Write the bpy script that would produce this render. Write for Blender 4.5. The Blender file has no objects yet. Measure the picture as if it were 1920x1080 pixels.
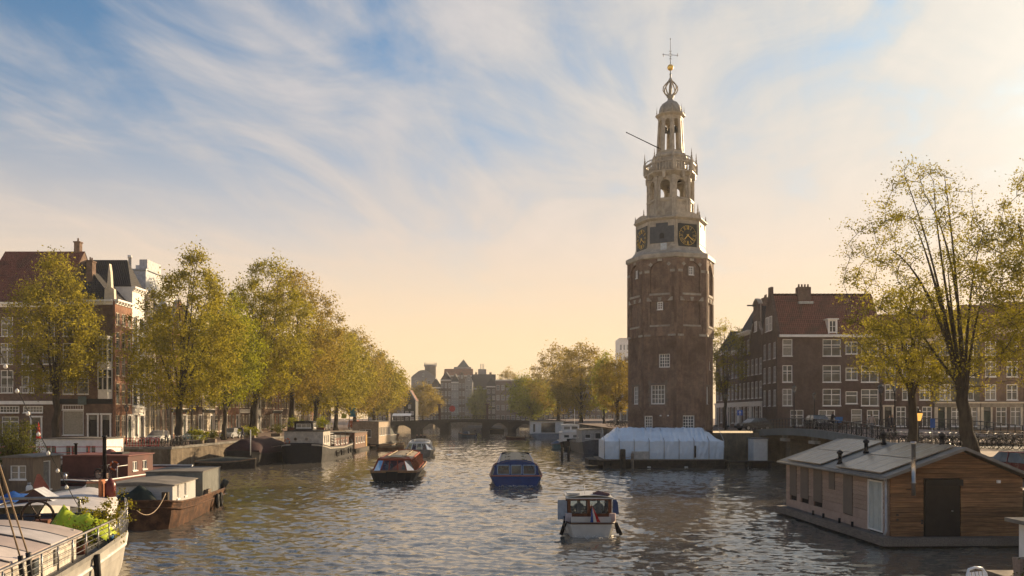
import bpy, math, random
import numpy as np
from mathutils import Vector, Matrix
PI = math.pi
rad = math.radians
SC = bpy.context.scene
COL = SC.collection
# ------------------------------------------------------------------ camera, sky, sun, exposure
FPX, HY, CH = 1600.0, 778.0, 5.6          # focal length and horizon of the photograph, eye height over the water
cam = bpy.data.cameras.new('camera')
cam.lens = 36.0 * FPX / 1920.0
cam.sensor_width = 36.0
cam.shift_y = (HY - 540.0) / 1920.0
cam.clip_start, cam.clip_end = 0.3, 3000.0
camo = bpy.data.objects.new('camera', cam)
camo.location = (0, 0, CH)
camo.rotation_euler = (PI / 2, 0, 0)
COL.objects.link(camo)
SC.camera = camo
SUN_AZ, SUN_EL = rad(42.0), rad(16.0)       # azimuth measured from the view axis towards the right
SUN = Vector((math.sin(SUN_AZ) * math.cos(SUN_EL), math.cos(SUN_AZ) * math.cos(SUN_EL), math.sin(SUN_EL)))
sl = bpy.data.lights.new('sun', 'SUN')
sl.energy, sl.angle, sl.color = 5.0, rad(0.6), (1.0, 0.74, 0.45)
so = bpy.data.objects.new('sun', sl)
so.rotation_euler = SUN.to_track_quat('Z', 'Y').to_euler()
COL.objects.link(so)
SC.view_settings.view_transform = 'Standard'
SC.view_settings.look = 'None'
SC.view_settings.exposure = 0.82
SC.view_settings.gamma = 1.0
SC.view_settings.use_curve_mapping = False
SC.render.engine = 'CYCLES'
SC.cycles.use_denoising = True
SC.cycles.max_bounces = 6
SC.cycles.transparent_max_bounces = 12
SC.cycles.volume_bounces = 0
SC.cycles.sample_clamp_indirect = 4.0
SC.cycles.caustics_reflective = False
SC.cycles.caustics_refractive = False

world = bpy.data.worlds.new('World')
SC.world = world
world.use_nodes = True


class NT:
    """short-hand for building node trees"""
    def __init__(s, tree):
        s.t = tree
        s.t.nodes.clear()

    def n(s, kind, **kw):
        nd = s.t.nodes.new(kind)
        for k, v in kw.items():
            setattr(nd, k, v)
        return nd

    def put(s, sock, v):
        if hasattr(v, 'links') or hasattr(v, 'is_linked'):
            s.t.links.new(v, sock)
        elif v is not None:
            sock.default_value = v

    def math(s, op, a, b=None, c=None, clamp=False):
        nd = s.n('ShaderNodeMath', operation=op, use_clamp=clamp)
        s.put(nd.inputs[0], a)
        s.put(nd.inputs[1], b)
        s.put(nd.inputs[2], c)
        return nd.outputs[0]

    def vec(s, op, a, b=None):
        nd = s.n('ShaderNodeVectorMath', operation=op)
        s.put(nd.inputs[0], a)
        s.put(nd.inputs[1], b)
        return nd.outputs['Value'] if op in ('DOT_PRODUCT', 'LENGTH') else nd.outputs[0]

    def noise(s, v, scale, detail=5, rough=0.55, dist=0.0):
        nd = s.n('ShaderNodeTexNoise')
        s.put(nd.inputs['Vector'], v)
        nd.inputs['Scale'].default_value = scale
        nd.inputs['Detail'].default_value = detail
        nd.inputs['Roughness'].default_value = rough
        nd.inputs['Distortion'].default_value = dist
        return nd.outputs['Fac']

    def ramp(s, f, stops, interp='LINEAR'):
        nd = s.n('ShaderNodeValToRGB')
        nd.color_ramp.interpolation = interp
        el = nd.color_ramp.elements
        while len(el) < len(stops):
            el.new(0.5)
        for e, (p, c) in zip(el, stops):
            e.position = p
            e.color = (*c, 1.0) if hasattr(c, '__len__') else (c, c, c, 1.0)
        s.put(nd.inputs[0], f)
        return nd.outputs[0]

    def mix(s, f, a, b, mode='MIX'):
        nd = s.n('ShaderNodeMix', data_type='RGBA', blend_type=mode)
        s.put(nd.inputs[0], f)
        for k, v in ((6, a), (7, b)):
            if isinstance(v, tuple) and len(v) == 3:
                v = (*v, 1.0)
            s.put(nd.inputs[k], v)
        return nd.outputs[2]

    def mapr(s, f, a, b, c=0.0, d=1.0):
        nd = s.n('ShaderNodeMapRange', clamp=True, interpolation_type='SMOOTHSTEP')
        s.put(nd.inputs[0], f)
        for k, v in enumerate((a, b, c, d)):
            nd.inputs[k + 1].default_value = v
        return nd.outputs[0]


def build_world():
    w = NT(world.node_tree)
    d = w.vec('NORMALIZE', w.n('ShaderNodeTexCoord').outputs['Generated'])
    sep = w.n('ShaderNodeSeparateXYZ')
    w.put(sep.inputs[0], d)
    x, y, z = sep.outputs
    sky = w.n('ShaderNodeTexSky', sky_type='NISHITA', sun_disc=False)
    sky.sun_elevation = SUN_EL
    sky.sun_rotation = SUN_AZ
    sky.air_density, sky.dust_density, sky.ozone_density = 1.0, 0.6, 2.0
    zc = w.math('MAXIMUM', z, 0.0)
    clear = w.mix(1.0, sky.outputs[0], (0.070, 0.102, 0.116), 'MULTIPLY')
    # cirrus: one flat layer high over the town, streaks running away from the viewer, slightly to the right
    k = w.math('ADD', zc, 0.10)
    px, py = w.math('DIVIDE', x, k), w.math('DIVIDE', y, k)
    ca, sa = math.cos(rad(14)), math.sin(rad(14))
    u = w.math('SUBTRACT', w.math('MULTIPLY', px, ca), w.math('MULTIPLY', py, sa))
    v = w.math('ADD', w.math('MULTIPLY', px, sa), w.math('MULTIPLY', py, ca))
    cb = w.n('ShaderNodeCombineXYZ')
    w.put(cb.inputs[0], u)
    w.put(cb.inputs[1], w.math('MULTIPLY', v, 0.56))
    cb.inputs[2].default_value = 3.7
    big = w.noise(cb.outputs[0], 0.75, 3, 0.5, 0.5)
    fine = w.noise(cb.outputs[0], 2.0, 10, 0.60, 1.1)
    cb2 = w.n('ShaderNodeCombineXYZ')
    w.put(cb2.inputs[0], w.math('MULTIPLY', u, 2.6))
    w.put(cb2.inputs[1], w.math('MULTIPLY', v, 0.62))
    thread = w.noise(cb2.outputs[0], 1.3, 8, 0.58, 1.2)
    s = w.math('ADD', w.math('MULTIPLY', big, 0.85), w.math('MULTIPLY', fine, 1.0))
    s = w.math('ADD', s, w.math('MULTIPLY', thread, 0.55))
    s = w.math('ADD', s, -0.015)
    side = w.math('MULTIPLY', w.vec('DOT_PRODUCT', d, tuple(SUN)), 0.52)
    dens = w.math('ADD', s, side)
    veil = w.mapr(dens, 1.20, 1.72, 0.0, 0.80)
    wisp = w.mapr(dens, 1.52, 1.98, 0.0, 0.52)
    near = w.mapr(w.vec('DOT_PRODUCT', d, tuple(SUN)), 0.60, 0.99)
    c = w.mix(veil, clear, w.mix(near, (0.57, 0.54, 0.525), (0.72, 0.64, 0.53)))
    c = w.mix(wisp, c, w.mix(near, (0.78, 0.68, 0.68), (0.96, 0.85, 0.73)))
    # low evening haze along the whole horizon
    hz = w.ramp(zc, [(0.0, (0.96, 0.67, 0.36)), (0.09, (0.96, 0.69, 0.415)), (0.20, (0.82, 0.64, 0.49)), (0.33, (0.60, 0.54, 0.50))])
    hf = w.mapr(zc, 0.05, 0.43, 0.97, 0.0)
    c = w.mix(hf, c, hz)
    # aureole round the sun
    dp = w.math('MAXIMUM', w.vec('DOT_PRODUCT', d, tuple(SUN)), 0.0)
    g1 = w.math('MULTIPLY', w.math('POWER', dp, 80.0), 0.36)
    g2 = w.math('MULTIPLY', w.math('POWER', dp, 12.0), 0.06)
    glow = w.mix(1.0, w.math('ADD', g1, g2), (1.0, 0.88, 0.68), 'MULTIPLY')
    c = w.mix(1.0, c, glow, 'ADD')
    bg = w.n('ShaderNodeBackground')
    w.put(bg.inputs[0], c)
    bg.inputs[1].default_value = 0.625
    w.put(w.n('ShaderNodeOutputWorld').inputs[0], bg.outputs[0])


build_world()


# ------------------------------------------------------------------ pixel of the photograph -> place
def at(px, py, Y):
    return Vector(((px - 960) / FPX * Y, Y, CH - (py - HY) / FPX * Y))


def wat(px, py):
    Y = FPX * CH / (py - HY)
    return Vector(((px - 960) / FPX * Y, Y, 0.0))


def PX(px, Y):
    return (px - 960) / FPX * Y


def PZ(py, Y):
    return CH - (py - HY) / FPX * Y


# ------------------------------------------------------------------ materials
MATS = {}


def pbsdf(t, base, rough=0.6, metal=0.0, spec=0.5):
    b = t.n('ShaderNodeBsdfPrincipled')
    t.put(b.inputs['Base Color'], base if not isinstance(base, tuple) else (*base, 1.0))
    t.put(b.inputs['Roughness'], rough)
    b.inputs['Metallic'].default_value = metal
    b.inputs['Specular IOR Level'].default_value = spec
    return b


def newmat(name):
    m = bpy.data.materials.new(name)
    m.use_nodes = True
    MATS[name] = m
    return m, NT(m.node_tree)


def out(t, sh, vol=None):
    o = t.n('ShaderNodeOutputMaterial')
    if sh is not None:
        t.put(o.inputs['Surface'], sh)
    if vol is not None:
        t.put(o.inputs['Volume'], vol)


def jitter(t):
    """object coordinates shifted by a random amount for each object, and its random value"""
    oi = t.n('ShaderNodeObjectInfo').outputs['Random']
    tc = t.n('ShaderNodeTexCoord').outputs['Object']
    sh = t.n('ShaderNodeCombineXYZ')
    for k, f in enumerate((31.0, 17.0, 23.0)):
        t.put(sh.inputs[k], t.math('MULTIPLY', oi, f))
    return t.vec('ADD', tc, sh.outputs[0]), oi


def mat(name, c, rough=0.6, metal=0.0, var=0.22, scale=2.5, grain=(1, 1, 1), bump=0.0, bscale=None, jit=0.10, dirt=0.0, c2=None):
    if name in MATS:
        return MATS[name]
    m, t = newmat(name)
    v, oi = jitter(t)
    mp = t.n('ShaderNodeMapping')
    t.put(mp.inputs[0], v)
    mp.inputs['Scale'].default_value = grain
    f = t.noise(mp.outputs[0], scale, 6, 0.62)
    f = t.mapr(f, 0.30, 0.70)
    lo = tuple(max(0, q * (1 - var)) for q in c)
    hi = c2 if c2 else tuple(min(1, q * (1 + var)) for q in c)
    col = t.mix(f, lo, hi)
    if dirt:
        g = t.mapr(t.noise(v, 0.55, 5, 0.7, 0.6), 0.42, 0.66)
        col = t.mix(t.math('MULTIPLY', g, dirt), col, tuple(q * 0.38 for q in c))
    jj = t.math('ADD', 1.0 - jit, t.math('MULTIPLY', oi, 2 * jit))
    col = t.mix(1.0, col, jj, 'MULTIPLY')
    rr = t.math('ADD', rough - 0.06, t.math('MULTIPLY', f, 0.12))
    b = pbsdf(t, col, rr, metal, 0.5 if metal or rough < 0.3 else 0.22)
    if bump:
        bp = t.n('ShaderNodeBump')
        bp.inputs['Strength'].default_value = bump
        bp.inputs['Distance'].default_value = 0.05
        t.put(bp.inputs['Height'], t.noise(mp.outputs[0], bscale or scale * 6, 4, 0.6))
        t.put(b.inputs['Normal'], bp.outputs[0])
    out(t, b.outputs[0])
    return m


def brickmat(name, c1, c2, mortar, bw=0.22, bh=0.065, stain=0.45):
    """brick wall: courses follow the height, bricks follow x + y of the wall"""
    if name in MATS:
        return MATS[name]
    m, t = newmat(name)
    v, oi = jitter(t)
    tc = t.n('ShaderNodeTexCoord').outputs['Object']
    sp = t.n('ShaderNodeSeparateXYZ')
    t.put(sp.inputs[0], tc)
    cb = t.n('ShaderNodeCombineXYZ')
    t.put(cb.inputs[0], t.math('ADD', sp.outputs[0], sp.outputs[1]))
    t.put(cb.inputs[1], sp.outputs[2])
    br = t.n('ShaderNodeTexBrick')
    t.put(br.inputs['Vector'], cb.outputs[0])
    for k, q in (('Color1', c1), ('Color2', c2), ('Mortar', mortar)):
        br.inputs[k].default_value = (*q, 1)
    br.inputs['Scale'].default_value = 1.0
    br.inputs['Mortar Size'].default_value = 0.010
    br.inputs['Brick Width'].default_value = bw
    br.inputs['Row Height'].default_value = bh
    big = t.mapr(t.noise(v, 0.35, 6, 0.68, 0.8), 0.36, 0.66)
    mp = t.n('ShaderNodeMapping')
    t.put(mp.inputs[0], v)
    mp.inputs['Scale'].default_value = (1.4, 1.4, 0.22)
    run = t.mapr(t.noise(mp.outputs[0], 0.9, 6, 0.7), 0.45, 0.72)
    col = t.mix(t.math('MULTIPLY', big, stain), br.outputs[0], tuple(q * 0.42 for q in c1))
    col = t.mix(t.math('MULTIPLY', run, stain * 0.6), col, tuple(min(1, q * 1.5 + 0.03) for q in c2))
    med = t.mapr(t.noise(v, 2.2, 5, 0.7), 0.3, 0.7, 0.8, 1.2)
    col = t.mix(1.0, col, med, 'MULTIPLY')
    b = pbsdf(t, col, 0.85, 0.0, 0.15)
    bp = t.n('ShaderNodeBump')
    bp.inputs['Strength'].default_value = 0.35
    bp.inputs['Distance'].default_value = 0.02
    t.put(bp.inputs['Height'], t.math('ADD', t.math('MULTIPLY', br.outputs['Fac'], -0.6), t.noise(v, 9.0, 4)))
    t.put(b.inputs['Normal'], bp.outputs[0])
    out(t, b.outputs[0])
    return m


def tilemat(name, c1, c2, bw=0.24, bh=0.30):
    """pantiled roof: rolls across the slope, laps down it, with moss and soot"""
    if name in MATS:
        return MATS[name]
    m, t = newmat(name)
    v, oi = jitter(t)
    tc = t.n('ShaderNodeTexCoord').outputs['UV']
    br = t.n('ShaderNodeTexBrick', offset=0.0)
    t.put(br.inputs['Vector'], tc)
    br.inputs['Color1'].default_value = (*c1, 1)
    br.inputs['Color2'].default_value = (*c2, 1)
    br.inputs['Mortar'].default_value = (*[q * 0.25 for q in c1], 1)
    br.inputs['Scale'].default_value = 1.0
    br.inputs['Mortar Size'].default_value = 0.022
    br.inputs['Mortar Smooth'].default_value = 0.6
    br.inputs['Brick Width'].default_value = bw
    br.inputs['Row Height'].default_value = bh
    big = t.mapr(t.noise(v, 0.5, 6, 0.7, 0.8), 0.42, 0.68)
    col = t.mix(t.math('MULTIPLY', big, 0.55), br.outputs[0], (0.05, 0.045, 0.03))
    b = pbsdf(t, col, 0.75, 0.0, 0.2)
    sp = t.n('ShaderNodeSeparateXYZ')
    t.put(sp.inputs[0], tc)
    roll = t.math('SINE', t.math('MULTIPLY', sp.outputs[0], 2 * PI / bw))
    lap = t.math('FRACT', t.math('MULTIPLY', sp.outputs[1], 1 / bh))
    bp = t.n('ShaderNodeBump')
    bp.inputs['Strength'].default_value = 0.8
    bp.inputs['Distance'].default_value = 0.05
    t.put(bp.inputs['Height'], t.math('ADD', t.math('MULTIPLY', roll, 0.5), t.math('MULTIPLY', lap, -0.7)))
    t.put(b.inputs['Normal'], bp.outputs[0])
    out(t, b.outputs[0])
    return m


def glassmat(name, c=(0.025, 0.03, 0.033), rough=0.04):
    """window pane seen from outside: dark room behind, old glass that bends its reflection"""
    if name in MATS:
        return MATS[name]
    m, t = newmat(name)
    v, oi = jitter(t)
    col = t.mix(t.mapr(t.noise(v, 0.9, 3), 0.35, 0.7), c, tuple(q * 3.2 + 0.012 for q in c))
    cur = t.mapr(oi, 0.66, 0.70)
    fold = t.mapr(t.noise(v, 6.0, 2), 0.3, 0.7, 0.75, 1.1)
    col = t.mix(t.math('MULTIPLY', cur, 0.8), col, t.mix(1.0, (0.24, 0.23, 0.21), fold, 'MULTIPLY'))
    b = pbsdf(t, col, rough)
    b.inputs['IOR'].default_value = 1.5
    bp = t.n('ShaderNodeBump')
    bp.inputs['Strength'].default_value = 0.12
    bp.inputs['Distance'].default_value = 0.05
    t.put(bp.inputs['Height'], t.noise(v, 1.6, 2))
    t.put(b.inputs['Normal'], bp.outputs[0])
    out(t, b.outputs[0])
    return m


def clearglass(name, tint=(0.62, 0.68, 0.70), mirror=0.35):
    """boat glazing one can look through"""
    if name in MATS:
        return MATS[name]
    m, t = newmat(name)
    tr = t.n('ShaderNodeBsdfTransparent')
    tr.inputs[0].default_value = (*tint, 1)
    gl = t.n('ShaderNodeBsdfGlossy')
    gl.inputs[0].default_value = (0.9, 0.9, 0.9, 1)
    gl.inputs['Roughness'].default_value = 0.03
    fr = t.n('ShaderNodeFresnel')
    fr.inputs[0].default_value = 1.5
    ms = t.n('ShaderNodeMixShader')
    t.put(ms.inputs[0], t.math('ADD', t.math('MULTIPLY', fr.outputs[0], 0.65), mirror * 0.1, clamp=True))
    t.put(ms.inputs[1], tr.outputs[0])
    t.put(ms.inputs[2], gl.outputs[0])
    out(t, ms.outputs[0])
    return m


def leafmat(name, a, b_, trans=0.5):
    if name in MATS:
        return MATS[name]
    m, t = newmat(name)
    v, oi = jitter(t)
    f = t.mapr(t.noise(v, 0.55, 3, 0.6), 0.34, 0.66)
    f2 = t.mapr(t.noise(v, 5.0, 2, 0.6), 0.3, 0.7)
    col = t.mix(t.math('ADD', t.math('MULTIPLY', f, 0.6), t.math('MULTIPLY', f2, 0.4)), a, b_)
    d = t.n('ShaderNodeBsdfDiffuse')
    t.put(d.inputs[0], col)
    tl = t.n('ShaderNodeBsdfTranslucent')
    t.put(tl.inputs[0], t.mix(1.0, col, (1.5, 1.45, 0.8), 'MULTIPLY'))
    ms = t.n('ShaderNodeMixShader')
    ms.inputs[0].default_value = trans
    t.put(ms.inputs[1], d.outputs[0])
    t.put(ms.inputs[2], tl.outputs[0])
    out(t, ms.outputs[0])
    return m


# ------------------------------------------------------------------ mesh building
class MB:
    def __init__(s):
        s.v, s.f, s.m, s.s, s.uv = [], [], [], [], None
        s.T = None
        s.mi = 0
        s.smooth = False

    def add(s, vs, fs):
        n = len(s.v)
        if s.T is not None:
            vs = [tuple(s.T @ Vector(p)) for p in vs]
        s.v += [tuple(p) for p in vs]
        for f in fs:
            s.f.append([n + i for i in f])
            s.m.append(s.mi)
            s.s.append(s.smooth)
        return s

    def box(s, x0, x1, y0, y1, z0, z1):
        return s.add([(x0, y0, z0), (x1, y0, z0), (x1, y1, z0), (x0, y1, z0), (x0, y0, z1), (x1, y0, z1), (x1, y1, z1), (x0, y1, z1)],
                     [(0, 3, 2, 1), (4, 5, 6, 7), (0, 1, 5, 4), (1, 2, 6, 5), (2, 3, 7, 6), (3, 0, 4, 7)])

    def bar(s, a, b, w, h=None):
        a, b = Vector(a), Vector(b)
        h = h or w
        d = (b - a).normalized()
        up = Vector((0, 0, 1)) if abs(d.z) < 0.95 else Vector((0, 1, 0))
        r = d.cross(up).normalized() * (w / 2)
        u = r.cross(d).normalized() * (h / 2)
        vs = [p + q for p in (a, b) for q in (-r - u, r - u, r + u, -r + u)]
        return s.add(vs, [(3, 2, 1, 0), (4, 5, 6, 7), (0, 1, 5, 4), (1, 2, 6, 5), (2, 3, 7, 6), (3, 0, 4, 7)])

    def tube(s, pts, r, n=6, caps=True, smooth=True):
        pts = [Vector(p) for p in pts]
        rs = r if hasattr(r, '__len__') else [r] * len(pts)
        vs, fs = [], []
        prev = None
        for i, p in enumerate(pts):
            d = (pts[min(i + 1, len(pts) - 1)] - pts[max(i - 1, 0)]).normalized()
            if prev is None:
                ref = Vector((0, 0, 1)) if abs(d.z) < 0.9 else Vector((1, 0, 0))
                prev = d.cross(ref).normalized()
            a = (prev - d * prev.dot(d)).normalized()
            prev = a
            b = d.cross(a)
            for k in range(n):
                an = 2 * PI * k / n
                vs.append(p + (a * math.cos(an) + b * math.sin(an)) * rs[i])
        for i in range(len(pts) - 1):
            for k in range(n):
                fs.append((i * n + k, i * n + (k + 1) % n, (i + 1) * n + (k + 1) % n, (i + 1) * n + k))
        o = s.smooth
        s.smooth = smooth
        s.add(vs, fs)
        s.smooth = o
        if caps:
            m = len(s.v) - len(vs)
            for base, rev in ((0, True), ((len(pts) - 1) * n, False)):
                f = [m + base + k for k in range(n)]
                s.f.append(f[::-1] if rev else f)
                s.m.append(s.mi)
                s.s.append(False)
        return s

    def lathe(s, prof, n=16, c=(0, 0, 0), a0=0.0, smooth=True, caps=True):
        vs, fs = [], []
        for r, z in prof:
            for k in range(n):
                a = a0 + 2 * PI * k / n
                vs.append((c[0] + r * math.sin(a), c[1] - r * math.cos(a), c[2] + z))
        for i in range(len(prof) - 1):
            for k in range(n):
                fs.append((i * n + k, i * n + (k + 1) % n, (i + 1) * n + (k + 1) % n, (i + 1) * n + k))
        o = s.smooth
        s.smooth = smooth
        s.add(vs, fs)
        s.smooth = False
        m = len(s.v) - len(vs)
        if caps:
            for base, rev in ((0, True), ((len(prof) - 1) * n, False)):
                f = [m + base + k for k in range(n)]
                s.f.append(f[::-1] if rev else f)
                s.m.append(s.mi)
                s.s.append(False)
        s.smooth = o
        return s

    def prism(s, poly, y0, y1):
        """polygon in x, z (counter-clockwise seen from -y) pushed from y0 to y1"""
        n = len(poly)
        vs = [(x, y0, z) for x, z in poly] + [(x, y1, z) for x, z in poly]
        fs = [tuple(range(n)), tuple(range(2 * n - 1, n - 1, -1))] + [(i, i + n, (i + 1) % n + n, (i + 1) % n) for i in range(n)]
        return s.add(vs, fs)

    def slab(s, poly, z0, z1):
        n = len(poly)
        vs = [(x, y, z0) for x, y in poly] + [(x, y, z1) for x, y in poly]
        fs = [tuple(range(n - 1, -1, -1)), tuple(range(n, 2 * n))] + [(i, (i + 1) % n, (i + 1) % n + n, i + n) for i in range(n)]
        return s.add(vs, fs)

    def loft(s, secs, closed=False, cap=True):
        n = len(secs[0])
        vs = [p for q in secs for p in q]
        fs = []
        for i in range(len(secs) - 1):
            for k in range(n if closed else n - 1):
                fs.append((i * n + k, i * n + (k + 1) % n, (i + 1) * n + (k + 1) % n, (i + 1) * n + k))
        if cap and closed:
            fs += [tuple(range(n - 1, -1, -1)), tuple(range((len(secs) - 1) * n, len(secs) * n))]
        return s.add(vs, fs)

    def holes(s, x0, x1, z0, z1, rects, depth=0.16, y=0.0):
        """wall in the plane y facing -y with rectangular openings (xa, xb, za, zb) and their reveals"""
        xs = sorted({x0, x1, *[r[0] for r in rects], *[r[1] for r in rects]})
        zs = sorted({z0, z1, *[r[2] for r in rects], *[r[3] for r in rects]})
        xs = [q for q in xs if x0 <= q <= x1]
        zs = [q for q in zs if z0 <= q <= z1]
        for i in range(len(xs) - 1):
            a, b = xs[i], xs[i + 1]
            run = None
            for j in range(len(zs) - 1):
                c, d = zs[j], zs[j + 1]
                mx, mz = (a + b) / 2, (c + d) / 2
                inside = any(r[0] < mx < r[1] and r[2] < mz < r[3] for r in rects)
                if not inside:
                    s.add([(a, y, c), (b, y, c), (b, y, d), (a, y, d)], [(0, 1, 2, 3)])
        for a, b, c, d in rects:
            s.add([(a, y, c), (b, y, c), (b, y, d), (a, y, d), (a, y + depth, c), (b, y + depth, c), (b, y + depth, d), (a, y + depth, d)],
                  [(0, 4, 5, 1), (1, 5, 6, 2), (2, 6, 7, 3), (3, 7, 4, 0)])
        return s

    def arch(s, x0, x1, z0, z1, cx, w, zb, zs, depth=0.2, y=0.0, back=True, rise=None, n=8):
        """wall facing -y with one round-headed opening; zs is the springing height"""
        h = w / 2
        rise = h if rise is None else rise
        pts = [(cx - h * math.cos(PI * i / n), zs + rise * math.sin(PI * i / n)) for i in range(n + 1)]
        q = lambda a, b, c, d: s.add([(a, y, c), (b, y, c), (b, y, d), (a, y, d)], [(0, 1, 2, 3)])
        q(x0, cx - h, z0, z1)
        q(cx + h, x1, z0, z1)
        if zb > z0:
            q(cx - h, cx + h, z0, zb)
        for (xa, za), (xb, zb_) in zip(pts, pts[1:]):
            s.add([(xa, y, za), (xb, y, zb_), (xb, y, z1), (xa, y, z1)], [(0, 1, 2, 3)])
        ring = [(cx - h, zb)] + pts + [(cx + h, zb)]
        for (xa, za), (xb, zb_) in zip(ring, ring[1:]):
            s.add([(xa, y, za), (xb, y, zb_), (xb, y + depth, zb_), (xa, y + depth, za)], [(0, 3, 2, 1)])
        s.add([(cx - h, y, zb), (cx + h, y, zb), (cx + h, y + depth, zb), (cx - h, y + depth, zb)], [(0, 1, 2, 3)])
        if back:
            s.add([(a, y + depth, b) for a, b in ring], [tuple(range(len(ring)))[::-1]])
        return s

    def mesh(s, name, mats):
        me = bpy.data.meshes.new(name)
        me.from_pydata(s.v, [], s.f)
        for m in (mats if isinstance(mats, (list, tuple)) else [mats]):
            me.materials.append(m)
        me.polygons.foreach_set('material_index', s.m)
        me.polygons.foreach_set('use_smooth', s.s)
        me.update()
        return me

    def build(s, name, mats, parent=None, loc=None, rz=0.0):
        return link(name, s.mesh(name, mats), parent, loc, rz)


def link(name, me, parent=None, loc=None, rz=0.0):
    o = bpy.data.objects.new(name, me)
    COL.objects.link(o)
    if parent is not None:
        o.parent = parent
    if loc is not None:
        o.location = loc
    if rz:
        o.rotation_euler = (0, 0, rz)
    return o


def thing(name, label, cat, loc=(0, 0, 0), rz=0.0, group=None):
    o = link(name, None, None, loc, rz)
    return tag(o, label, cat, group)


def tag(o, label, cat, group=None):
    o['label'], o['category'] = label, cat
    if group:
        o['group'] = group
    return o


def kind(o, k):
    o['kind'] = k
    return o


KIDS = {}


def dup(root, loc, rz=None, label=None, scale=None):
    kids = KIDS.get(root.name)
    if kids is None:
        kids = KIDS[root.name] = [(c, list(c.children)) for c in root.children]
    r = root.copy()
    COL.objects.link(r)
    r.location = loc
    if rz is not None:
        r.rotation_euler = (0, 0, rz)
    if scale:
        r.scale = (scale,) * 3
    if label:
        r['label'] = label
    for c, gs in kids:
        q = c.copy()
        COL.objects.link(q)
        q.parent = r
        for g in gs:
            h = g.copy()
            COL.objects.link(h)
            h.parent = q
    return r


def box(name, mats, parent, *b):
    return MB().box(*b).build(name, mats, parent)


def fastmesh(name, co, quads, mats, smooth=True):
    me = bpy.data.meshes.new(name)
    nv, nf = len(co), len(quads)
    me.vertices.add(nv)
    me.vertices.foreach_set('co', np.asarray(co, np.float32).ravel())
    me.loops.add(nf * 4)
    me.loops.foreach_set('vertex_index', np.asarray(quads, np.int32).ravel())
    me.polygons.add(nf)
    me.polygons.foreach_set('loop_start', np.arange(0, nf * 4, 4, dtype=np.int32))
    me.polygons.foreach_set('loop_total', np.full(nf, 4, np.int32))
    if smooth:
        me.polygons.foreach_set('use_smooth', np.ones(nf, bool))
    me.materials.append(mats)
    me.update(calc_edges=True)
    return me
# ------------------------------------------------------------------ palette
white = mat('white_paint', (0.80, 0.78, 0.74), 0.5, var=0.08, dirt=0.08)
cream = mat('cream_paint', (0.60, 0.52, 0.40), 0.6, var=0.12, dirt=0.2)
dark = mat('black_iron', (0.018, 0.018, 0.02), 0.5, var=0.3)
grey = mat('grey_paint', (0.16, 0.165, 0.17), 0.6)
glass = glassmat('window_glass')
cglass = clearglass('boat_glass')
brickD = brickmat('brick_dark', (0.095, 0.058, 0.045), (0.135, 0.08, 0.058), (0.15, 0.13, 0.115))
brickR = brickmat('brick_red', (0.26, 0.105, 0.058), (0.33, 0.15, 0.085), (0.28, 0.24, 0.19))
brickB = brickmat('brick_brown', (0.15, 0.088, 0.062), (0.20, 0.12, 0.082), (0.20, 0.175, 0.15))
tileR = tilemat('tile_red', (0.20, 0.075, 0.048), (0.26, 0.105, 0.068))
tileD = tilemat('tile_dark', (0.045, 0.045, 0.05), (0.065, 0.06, 0.06))
stone = mat('quay_stone', (0.20, 0.185, 0.16), 0.85, var=0.3, scale=1.2, dirt=0.5, bump=0.4)
quayb = brickmat('quay_brick', (0.15, 0.115, 0.08), (0.20, 0.155, 0.10), (0.16, 0.14, 0.11), stain=0.8)
pave = mat('paving', (0.24, 0.175, 0.145), 0.85, var=0.2, scale=3.0, dirt=0.25, bump=0.3)
asphalt = mat('asphalt', (0.07, 0.068, 0.066), 0.9, var=0.25, scale=4.0)
steel = mat('galvanised_steel', (0.34, 0.34, 0.34), 0.35, metal=0.8, var=0.2)
wood = mat('weathered_wood', (0.20, 0.155, 0.115), 0.8, var=0.35, scale=4, grain=(1, 6, 6), dirt=0.3)
darkwood = mat('wet_timber', (0.045, 0.036, 0.026), 0.75, var=0.4, scale=3, dirt=0.3)
rubber = mat('rubber', (0.012, 0.012, 0.013), 0.7)


def struct(name, mb, m):
    return kind(mb.build(name, m), 'structure')


# ------------------------------------------------------------------ water: real waves, finer ripples in the relief of the material
def watermat():
    m, t = newmat('canal_water')
    tc = t.n('ShaderNodeTexCoord').outputs['Object']
    mp = t.n('ShaderNodeMapping')
    t.put(mp.inputs[0], tc)
    mp.inputs['Scale'].default_value = (1.0, 1.6, 1.0)
    h = t.math('ADD', t.math('MULTIPLY', t.noise(mp.outputs[0], 5.2, 4, 0.6, 0.4), 1.0), t.math('MULTIPLY', t.noise(mp.outputs[0], 2.0, 3, 0.6, 0.4), 1.5))
    bp = t.n('ShaderNodeBump')
    bp.inputs['Strength'].default_value = 0.40
    bp.inputs['Distance'].default_value = 0.012
    t.put(bp.inputs['Height'], h)
    b = pbsdf(t, (0.13, 0.115, 0.092), 0.05)
    b.inputs['IOR'].default_value = 2.1
    b.inputs['Specular Tint'].default_value = (1.0, 0.95, 0.86, 1.0)
    t.put(b.inputs['Normal'], bp.outputs[0])
    out(t, b.outputs[0])
    return m


WAKES = []          # (x, y, heading, beam) filled by hand: boats under way


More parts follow.
